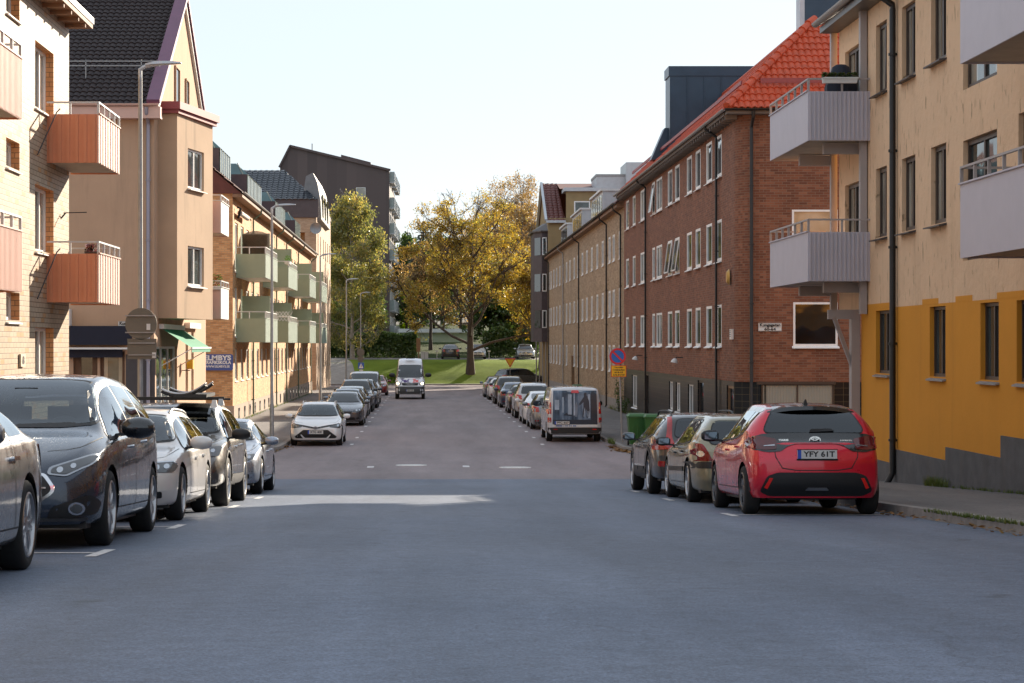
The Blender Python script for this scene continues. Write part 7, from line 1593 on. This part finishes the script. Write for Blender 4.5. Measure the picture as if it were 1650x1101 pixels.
tree('broadleaf_tree', 'small golden tree at the right end of the grass bank', XP(872, 193), 193, 10.5, 3.4, 2.6, 9000, .12, GOLD, seed=37, tr=.24, cz=.45, gap=-.1)
tree('broadleaf_tree', 'rusty brown tree left behind the large golden tree', XP(694, 222), 222, 13.6, 4.6, 4, 9000, .13, BRONZE, seed=41, tr=.2, cz=.45, gap=-.05, sparse_top=.5)
wood = 'dark trees behind the parked cars'
for i, (px, Y, h, rx, lm, lab) in enumerate(((845, 212, 7.5, 3.6, GREEN, 'low dark green tree behind the silver estate car on the bank'), (800, 214, 7, 3.6, GREEN, 'low dark green tree behind the bank between two parked cars'), (742, 250, 13, 6, GREEN, 'dark green tree far behind the golden tree'), (700, 262, 13, 5, GREEN, 'grey-green tree above the pale green garage'),
        (655, 258, 13.5, 3.6, GREEN, 'dark green tree just right of the brown tower'), (790, 262, 15, 7, BRONZE, 'wide bronze tree far behind the birches'), (862, 226, 13, 4.5, LIME, 'yellow-green tree behind the slate bay'), (560, 225, 8, 5, GREEN, 'dark bushy tree at the foot of the brown tower'), (520, 214, 9, 4.5, GREEN, 'dark green tree behind the beige corner house'))):
    tree('background_tree', lab, XP(px, Y), Y, h, rx, .8, 9000, .2, lm, seed=50 + i, tr=.2, cz=.42, gap=-.25, limbs=12, group=wood)
def conifer(label, x, y, h, rb, seed, n=9000):
    rng = random.Random(seed); r = thing('conifer', label, 'conifer', (x, y, G(y)), group='conifers beyond the street'); T = MB(); z0 = G(y) - .2; T.tube([(x, y, z0), (x, y, z0 + h)], [.25, .03], 8); L = MB(); z = h * .12
    while z < h * .98:
        R0 = rb * (1 - z / h) ** .8; m = 7
        for k in range(m):
            a = rng.uniform(0, 6.28); ln = R0 * rng.uniform(.75, 1.15); e = Vector((x + ln * math.cos(a), y + ln * math.sin(a), z0 + z - ln * .18)); o = Vector((x, y, z0 + z)); T.tube([o, e], [.05, .01], 4, cap=False)
            for q in range(max(4, int(n / (h * 2.2 * m) * ln / rb * 1.6))):
                t = rng.random() ** .7; p = o.lerp(e, t) + Vector((rng.gauss(0, .2), rng.gauss(0, .2), rng.gauss(0, .1))); leaves(L, p, .19, rng, .5)
        z += .42
    T.build('trunk', M['bark'], r, uv=False); L.build('crown', NEEDLE, r, uv=False)
conifer('tall blue-green conifer left behind the golden tree', XP(682, 290), 290, 15.5, 4.2, 3); conifer('blue-green conifer right of the tower top windows', XP(657, 285), 285, 14, 3.4, 5); conifer('second blue-green conifer behind the golden tree', XP(712, 300), 300, 13, 4, 6)
# hedge, ivy, shrubs
def hedge(name, label, cat, x0, x1, y, h, w, n, lm, ls=.14, seed=1):
    rng = random.Random(seed); r = thing(name, label, cat, ((x0 + x1) / 2, y, G(y))); S = MB()
    for k in range(int((x1 - x0) / .7) + 1):
        x = x0 + k * .7; S.tube([(x, y, G(y) - .1), (x + rng.gauss(0, .1), y, G(y) + h * .8)], [.04, .015], 5)
        for q in range(4): a = rng.uniform(0, 6.28); S.tube([(x, y, G(y) + h * (.2 + .15 * q)), (x + .4 * math.cos(a), y + w * .35 * math.sin(a), G(y) + h * (.45 + .15 * q))], [.02, .006], 4)
    S.build('stems', M['bark'], r, uv=False); L = MB()
    for _ in range(n):
        x = rng.uniform(x0, x1); t = rng.random() ** .6; top = h * (1 + .22 * mnoise.noise(Vector((x * .6, seed, 0)))); p = Vector((x, y + rng.uniform(-w / 2, w / 2) * (1 - .4 * t), G(y) + top * t)); leaves(L, p, ls * rng.uniform(.6, 1.2), rng)
    L.build('foliage', lm, r, uv=False); return r
hedge('hedge', 'long dark green hedge below the brown tower, left of the delivery van', 'hedge', XP(523, 207), XP(672, 207), 207, 2.5, 2.2, 16000, GREEN, .15)
hedge('shrub', 'dark shrubs behind the cars on the right of the bank', 'shrub', XP(778, 207), XP(868, 207), 207, 2.8, 2, 9000, GREEN, .15, 5)
hedge('shrub', 'bright green tuft at the kerb left of the delivery van', 'shrub', XP(624, 187.9), XP(640, 187.9), 188.2, .9, .8, 500, IVY, .1, 7)
cr = thing('climbing_plant', 'bright green creeper climbing the right edge of the brown tower', 'climbing plant', (-2.9, 262, 4)); rng = random.Random(9); L = MB()
for _ in range(2600): z = rng.uniform(4, 11); leaves(L, Vector((-2.75 + rng.gauss(0, .35) * (1.1 - z / 14), 262 + rng.gauss(0, .8), z)), .16, rng)
T = MB(); T.tube([(-2.9, 262, 3.8), (-2.8, 262.2, 7), (-2.85, 262, 11)], [.08, .05, .02], 6); T.build('stem', M['bark'], cr); L.build('foliage', IVY, cr, uv=False)
def weed(label, x, y, h, n, seed):
    rng = random.Random(seed); r = thing('tall_weed', label, 'weed', (x, y, G(y) + .1)); S = MB(); L = MB()
    for k in range(4):
        e = Vector((x + rng.gauss(0, .12), y + rng.gauss(0, .2), G(y) + .1 + h * rng.uniform(.7, 1))); S.tube([(x, y, G(y) + .1), e], [.012, .004], 4)
        for _ in range(n // 4): leaves(L, Vector((x, y, G(y) + .1)).lerp(e, rng.uniform(.1, 1)) + Vector((rng.gauss(0, .07), rng.gauss(0, .1), 0)), .05, rng)
    S.build('stem', M['bark'], r, uv=False); L.build('leaves', M['leaf_green'], r, uv=False)
weed('tall green weed by the black pipe between the two brick buildings', 9.85, 104.2, 1.9, 260, 1); weed('leafy weed at the wall foot left of the parking sign', 9.8, 101.5, 1.1, 180, 2)
# ================================================================ street furniture
def lamp_post(label, x, y, ztop, face=1):
    z = G(y) + .12; r = thing('street_lamp', label, 'street lamp', (x, y, z), group='street lamps along the left pavement')
    MB().tube([(x, y, z), (x, y, z + 1.3), (x, y, z + 1.35), (x, y, ztop)], [.075, .072, .055, .038], 12).build('pole', M['galv'], r, smooth=True)
    if y > 50: q = MB(); q.box(x - .17, x + .17, y - .17, y + .17, z - .05, z + .22); q.build('base', M['concrete'], r)
    q = MB(); q.tube([(x, y, ztop - .15), (x, y, ztop + .02), (x + .12, y, ztop + .09), (x + .35, y, ztop + .12)], [.04, .045, .04, .035], 8); q.build('arm', M['galv_light'], r, smooth=True)
    q = MB(); prf = [(.1, .05, .03), (.25, .12, .05), (.45, .14, .055), (.62, .12, .045), (.80, .08, .02)]; vs = []
    for dx, wy, hz in prf: vs += [(x + dx, y - wy, ztop + .10 + dx * .05), (x + dx, y - wy * .8, ztop + .10 + hz + dx * .05), (x + dx, y + wy * .8, ztop + .10 + hz + dx * .05), (x + dx, y + wy, ztop + .10 + dx * .05)]
    q.mesh(vs, [(i * 4 + k, i * 4 + (k + 1) % 4, (i + 1) * 4 + (k + 1) % 4, (i + 1) * 4 + k) for i in range(4) for k in range(4)] + [(0, 1, 2, 3), (19, 18, 17, 16)]); q.build('lamp_head', M['galv_light'], r)
lamp_post('tall grey street lamp carrying the backs of two traffic signs, nearest left', XP(226, 40), 40, ZP(114, 40))
lamp_post('grey street lamp on a concrete foot left of the white estate car', XP(438, 68.7), 68.7, ZP(337, 68.7)); lamp_post('grey street lamp third away on the left, before the end of the brick row', XP(516, 103.5), 103.5, ZP(414, 103.5))
lamp_post('grey street lamp fourth away, in front of the birch', XP(558, 137.7), 137.7, ZP(453, 137.7)); lamp_post('grey street lamp farthest away on the left, behind the blue crossing sign', XP(581, 168), 168, ZP(474, 168))
M['sign_back'] = mat('grey_green_sign_back', (.17, .155, .125), .6, .2, var=.1)
def disc(q, x, y, z, r, th=.02, m=0, n=32): q.cyl((x, y, z), (0, 1, 0), r, th, n, m)
x = XP(226, 40)
sg = thing('round_sign_back', 'round traffic sign seen from its grey back on the nearest left lamp post', 'traffic sign', (x, 39.9, 4)); q = MB(); disc(q, XP(228, 40), 39.83 + .1, ZP(522, 40), .31); q.build('plate', M['sign_back'], sg)
q = MB(); [q.box(x - .28, x + .30, 39.895, 39.93, ZP(yy, 40) - .012, ZP(yy, 40) + .012) for yy in (509, 536)]; [q.tube([(x, 40, ZP(yy, 40) - .03), (x, 40, ZP(yy, 40) + .03)], .062, 12) for yy in (509, 536)]; q.build('bracket', M['galv'], sg)
q = MB(); q.box(XP(237, 40), XP(243, 40), 39.915, 39.928, ZP(532, 40), ZP(522, 40)); q.build('sticker', M['white'], sg)
sg = thing('square_sign_back', 'rectangular traffic sign seen from its grey back below the round one', 'traffic sign', (x, 39.9, 3.6)); q = MB(); q.box(XP(206, 40), XP(253, 40), 39.93, 39.95, ZP(579, 40), ZP(546, 40)); q.build('plate', M['sign_back'], sg)
q = MB(); [q.box(XP(208, 40), XP(251, 40), 39.90, 39.93, ZP(yy, 40) - .012, ZP(yy, 40) + .012) for yy in (553, 572)]; q.build('bracket', M['galv'], sg); q = MB(); q.box(XP(246, 40), XP(252, 40), 39.915, 39.928, ZP(577, 40), ZP(568, 40)); q.build('sticker', M['white'], sg)
# parking sign on the right
Y = 69.8; x = XP(996.5, Y); z0 = G(Y) + .12; r = thing('parking_sign', 'round no parking sign over a yellow time plate on a thin pole, right pavement', 'traffic sign', (x, Y, z0))
MB().tube([(x + .12, Y, z0), (x + .02, Y, ZP(560, Y))], .03, 10).build('pole', M['galv'], r, smooth=True)
xs, zs_ = XP(995, Y), ZP(574.5, Y); q = MB(); disc(q, xs, Y - .05, zs_, .285, m=0)
n = 40
for k in range(n):
    a, b = 6.2832 * k / n, 6.2832 * (k + 1) / n; f = lambda u, g: (xs + g * math.cos(u), Y - .054, zs_ + g * math.sin(u)); q.face([f(a, .215), f(b, .215), f(b, .28), f(a, .28)], 1)
d = Vector((.707, 0, -.707)) * .225; e = Vector((.707, 0, .707)) * .03; c_ = Vector((xs, Y - .057, zs_)); q.face([c_ - d - e, c_ + d - e, c_ + d + e, c_ - d + e], 1)
q.build('disc', [mat('sign_cobalt', (.015, .13, .45), .4, var=.05), mat('sign_red', (.62, .02, .02), .4, var=.05)], r)
M['sign_yellow'] = mat('sign_yellow', (.78, .42, .01), .4, var=.04)
xa, xb, za, zb = XP(984.5, Y), XP(1009, Y), ZP(607.5, Y), ZP(589, Y); q = MB(); q.box(xa, xb, Y - .05, Y - .03, za, zb, 1); q.box(xa + .02, xb - .02, Y - .053, Y - .05, za + .02, zb - .02, 0); po = q.build('plate', [M['sign_yellow'], mat('sign_red_border', (.6, .05, .01), .4, var=.05)], r)
q = MB(); cx = (xa + xb) / 2
for i, (s_, w_) in enumerate((('1:a mån', .28), ('i månaden', .40), ('kl 8-10', .28), ('1/4-31/10', .38))): text(q, s_, .075, (cx, Y - .0545, zb - .065 - .087 * i), (1, 0, 0), (0, 0, 1), width=w_, bold=.003)
q.build('lettering', M['letter'], po)
# yield sign
Y = 172.5; x = XP(822, Y); z0 = G(Y); r = thing('give_way_sign', 'red edged yellow give way triangle at the far junction', 'traffic sign', (x, Y, z0)); MB().tube([(x, Y, z0), (x, Y, ZP(579, Y))], .03, 8).build('pole', M['galv'], r)
q = MB(); zt = ZP(577.5, Y); 
for s_, m_, dy in ((.46, 1, 0), (.33, 0, -.012)):
    zc = zt - .27; P = [(x - s_, zc + s_ * .577), (x + s_, zc + s_ * .577), (x, zc - s_ * 1.155)]; q.mesh([(a, Y - .04 + dy, b) for a, b in P] + [(a, Y - .02 + dy, b) for a, b in P], [(0, 1, 2), (5, 4, 3), (0, 3, 4, 1), (1, 4, 5, 2), (2, 5, 3, 0)], m_)
q.build('triangle', [M['sign_yellow'], mat('sign_red_edge', (.65, .03, .01), .4, var=.03)], r)
# crossing sign and round sign on far left lamp
Y = 166; x = XP(582, Y); r = thing('crossing_sign', 'blue square pedestrian crossing sign by the farthest left lamp', 'traffic sign', (x, Y, 0)); MB().tube([(x, Y, G(Y)), (x, Y, ZP(584, Y))], .035, 8).build('pole', M['galv'], r)
q = MB(); q.box(XP(577, Y), XP(586.5, Y), Y - .05, Y - .03, ZP(594.5, Y), ZP(584.5, Y), 0); a_, b_ = ZP(593.5, Y), ZP(585.5, Y); q.face([(XP(578, Y), Y - .055, a_), (XP(585.6, Y), Y - .055, a_), (XP(581.8, Y), Y - .055, b_)], 1); q.box(x - .02, x + .02, Y - .06, Y - .056, a_ + .08, b_ - .12, 2); q.build('panel', [mat('sign_blue_square', (.02, .10, .45), .4, var=.03), M['letter_white'], M['letter']], r)
q = MB(); q.box(XP(579, Y), XP(585, Y), Y - .05, Y - .03, ZP(602, Y), ZP(596, Y)); q.build('lower_plate', M['white'], r)
r = thing('round_sign_back', 'grey back of a round sign on the farthest left lamp post', 'traffic sign', (XP(581, 167.7), 167.7, 2)); q = MB(); disc(q, XP(581, 167.7), 167.8, ZP(568, 167.7), .32); q.build('plate', M['sign_back'], r); q = MB(); disc(q, XP(581, 167.7), 167.8, ZP(579, 167.7), .26); q.build('lower_plate', M['sign_back'], r)
# green wheelie bins
M['bin_green'] = mat('green_bin_plastic', (.03, .12, .025), .5, var=.12, vscale=3)
def wheelie(label, x, y, grp, s=1.0, ry=0):
    z = G(y) + .125; r = thing('wheelie_bin', label, 'bin', (x, y, z), group=grp); q = MB(); w, d, h = .29 * s, .33 * s, .95 * s
    q.hexa([(x - w * .78, y - d * .7, z + .05), (x + w * .78, y - d * .7, z + .05), (x + w * .78, y + d * .75, z + .05), (x - w * .78, y + d * .75, z + .05), (x - w, y - d, z + h), (x + w, y - d, z + h), (x + w, y + d, z + h), (x - w, y + d, z + h)]); q.box(x - w - .02, x + w + .02, y - d - .02, y + d + .02, z + h - .05, z + h)
    for k in (-.5, 0, .5): q.box(x + k * w - .012, x + k * w + .012, y - d * .86 - .02, y - d * .7, z + .15, z + h - .12)
    q.build('body', M['bin_green'], r); q = MB(); q.hexa([(x - w - .03, y - d - .05, z + h), (x + w + .03, y - d - .05, z + h), (x + w + .03, y + d + .03, z + h), (x - w - .03, y + d + .03, z + h), (x - w * .85, y - d + .04, z + h + .07), (x + w * .85, y - d + .04, z + h + .07), (x + w * .85, y + d - .02, z + h + .09), (x - w * .85, y + d - .02, z + h + .09)]); q.bar((x - w, y + d + .06, z + h - .03), (x + w, y + d + .06, z + h - .03), .03, .03); q.build('lid', M['bin_green'], r)
    for sd in (-1, 1): q = MB(); q.cyl((x + sd * w * .80 - (.05 if sd < 0 else 0), y + d * .6, z + .10), (1, 0, 0), .10, .05, 16); q.build('wheel', M['rubber'], r)
wheelie('green wheelie bin beside the black estate car, left of the pair', XP(1026, 67.2), 67.2, 'green wheelie bins by the red brick block', 1.02); wheelie('green wheelie bin beside the black estate car, right of the pair', XP(1053, 66.6), 66.6, 'green wheelie bins by the red brick block', 1.02)
wheelie('dark green bin far down the right pavement behind the mural van, nearer', 9.4, 118, 'bins by the yellow brick row'); wheelie('dark green bin far down the right pavement behind the mural van, farther', 9.3, 125, 'bins by the yellow brick row')
# electrical cabinet and information board on the bank
Y = 200; r = thing('utility_cabinet', 'pale grey utility cabinet on the bank left of the black car', 'cabinet', (XP(684, Y), Y, G(Y))); q = MB(); q.box(XP(678, Y), XP(690, Y), Y, Y + .5, G(Y) - .1, ZP(568, Y)); q.box(XP(677.5, Y), XP(690.5, Y), Y - .03, Y + .55, ZP(568, Y), ZP(567, Y)); q.box(XP(684, Y) - .01, XP(684, Y) + .01, Y - .01, Y, G(Y), ZP(568, Y), 1); q.build('housing', [M['galv_light'], M['black']], r)
r = thing('notice_board', 'dark wooden board on a post on the bank above the delivery van', 'board', (XP(674, Y), Y, G(Y))); q = MB(); q.tube([(XP(674.5, Y), Y, G(Y) - .1), (XP(674.5, Y), Y, ZP(546, Y))], .06, 8); q.build('post', M['eave_wood'], r); q = MB(); q.box(XP(671, Y), XP(677.5, Y), Y - .12, Y - .06, ZP(567, Y), ZP(545, Y)); q.build('board', M['eave_wood'], r)
for i, px in enumerate((704, 788)): r = thing('heater_post', ['short engine heater post between the cabinet and the black car', 'short engine heater post between the silver cars on the bank'][i], 'post', (XP(px, 199), 199, G(199)), group='heater posts on the bank'); q = MB(); q.tube([(XP(px, 199), 199, G(199)), (XP(px, 199), 199, G(199) + .75)], .035, 8); q.build('post', M['galv_light'], r); q = MB(); q.box(XP(px, 199) - .14, XP(px, 199) + .14, 198.93, 199.07, G(199) + .7, G(199) + .86); q.build('head', M['galv_light'], r)
# satellite dish on the beige house
r = thing('satellite_dish', 'small grey satellite dish on the beige corner house', 'satellite dish', (-8.9, 159.6, 11.2)); q = MB(); n = 16; c_ = Vector((XP(509, 159.4), 159.4, ZP(368, 159.4))); vs = [c_ + Vector((0, .08, 0))]
for rr_, dy in ((.25, .04), (.45, -.08)): vs += [c_ + Vector((rr_ * math.cos(6.283 * k / n), dy, rr_ * math.sin(6.283 * k / n))) for k in range(n)]
q.mesh(vs, [(0, 1 + k, 1 + (k + 1) % n) for k in range(n)] + [(1 + k, 1 + n + k, 1 + n + (k + 1) % n, 1 + (k + 1) % n) for k in range(n)]); q.build('dish', M['galv'], r, smooth=True); q = MB(); q.tube([c_ + Vector((0, .08, 0)), c_ + Vector((-.5, .5, -.3))], .03, 6); q.build('bracket', M['galv'], r)

# small lived-in details
r = thing('bamboo_screen', 'brown bamboo blind on the nearest upper sage balcony', 'screen', (-7.9, 95, 7.6)); q = MB(); x = -8.45
while x < -7.22: q.tube([(x, 94.85, 7.45), (x, 94.85, 8.72 + .16 * math.sin((x + 8.45) * 2.6))], .022, 5); x += .05
q.build('canes', mat('bamboo', (.13, .085, .05), .8, var=.35, vscale=6), r)
r = thing('trellis', 'white expanding lattice on the lower second sage balcony', 'trellis', (-7.4, 107.3, 4.9)); q = MB()
for k in range(7):
    a = -8.3 + k * .17; q.bar((a, 107.35, 4.85), (a + .34, 107.35, 5.35), .03, .02, up=(0, 1, 0)); q.bar((a + .34, 107.33, 4.85), (a, 107.33, 5.35), .03, .02, up=(0, 1, 0))
q.build('slats', M['white'], r)
r = thing('washing_line_bracket', 'thin dark bracket sticking out of the ivory brick wall between the salmon balconies', 'bracket', (-7.9, 44.8, 6.5)); q = MB(); q.bar((-8, 45.0, 6.38), (-7.9, 45.0, 6.5), .03, .03); q.bar((-7.95, 45.0, 6.5), (-7.45, 45.1, 6.52), .02, .02); q.build('arm', M['black'], r)
for i, (y, z) in enumerate(((43.2, 8.5), (43.2, 5.55))):
    r = thing('balcony_stay', ['thin dark rod beside the upper salmon balcony', 'thin dark rod beside the lower salmon balcony'][i], 'rod', (-7.9, y, z)); q = MB(); q.tube([(-7.7, y, z + .08), (-7.75, y - .1, z), (-7.95, y - 1.2, z - 1.0)], .014, 6); q.build('rod', M['black'], r)
M['cloth_grey'] = mat('rolled_awning_cloth', (.55, .52, .48), .8, var=.1)
r = thing('rolled_awning', 'rolled pale awning on the brick row above the first sage balcony', 'awning', (-8.3, 92.5, 9.5)); q = MB(); q.tube([(-8.28, 91.6, 9.5), (-8.28, 95.5, 9.5)], .12, 10); q.build('roll', M['cloth_grey'], r); q = MB(); q.tube([(-8.35, 91.55, 9.25), (-8.25, 91.5, 9.7), (-8.4, 91.5, 9.75)], .06, 6); q.build('bracket', M['black'], r)
r = thing('balcony_table', 'small dark table and chair on the lower right-hand corner balcony', 'furniture', (8.6, 45, 5.1)); q = MB(); q.box(8.4, 8.9, 44.6, 45.2, 5.75, 5.79); [q.box(x, x + .03, y, y + .03, 5.09, 5.75) for x in (8.42, 8.85) for y in (44.62, 45.15)]; q.build('table', M['black'], r)
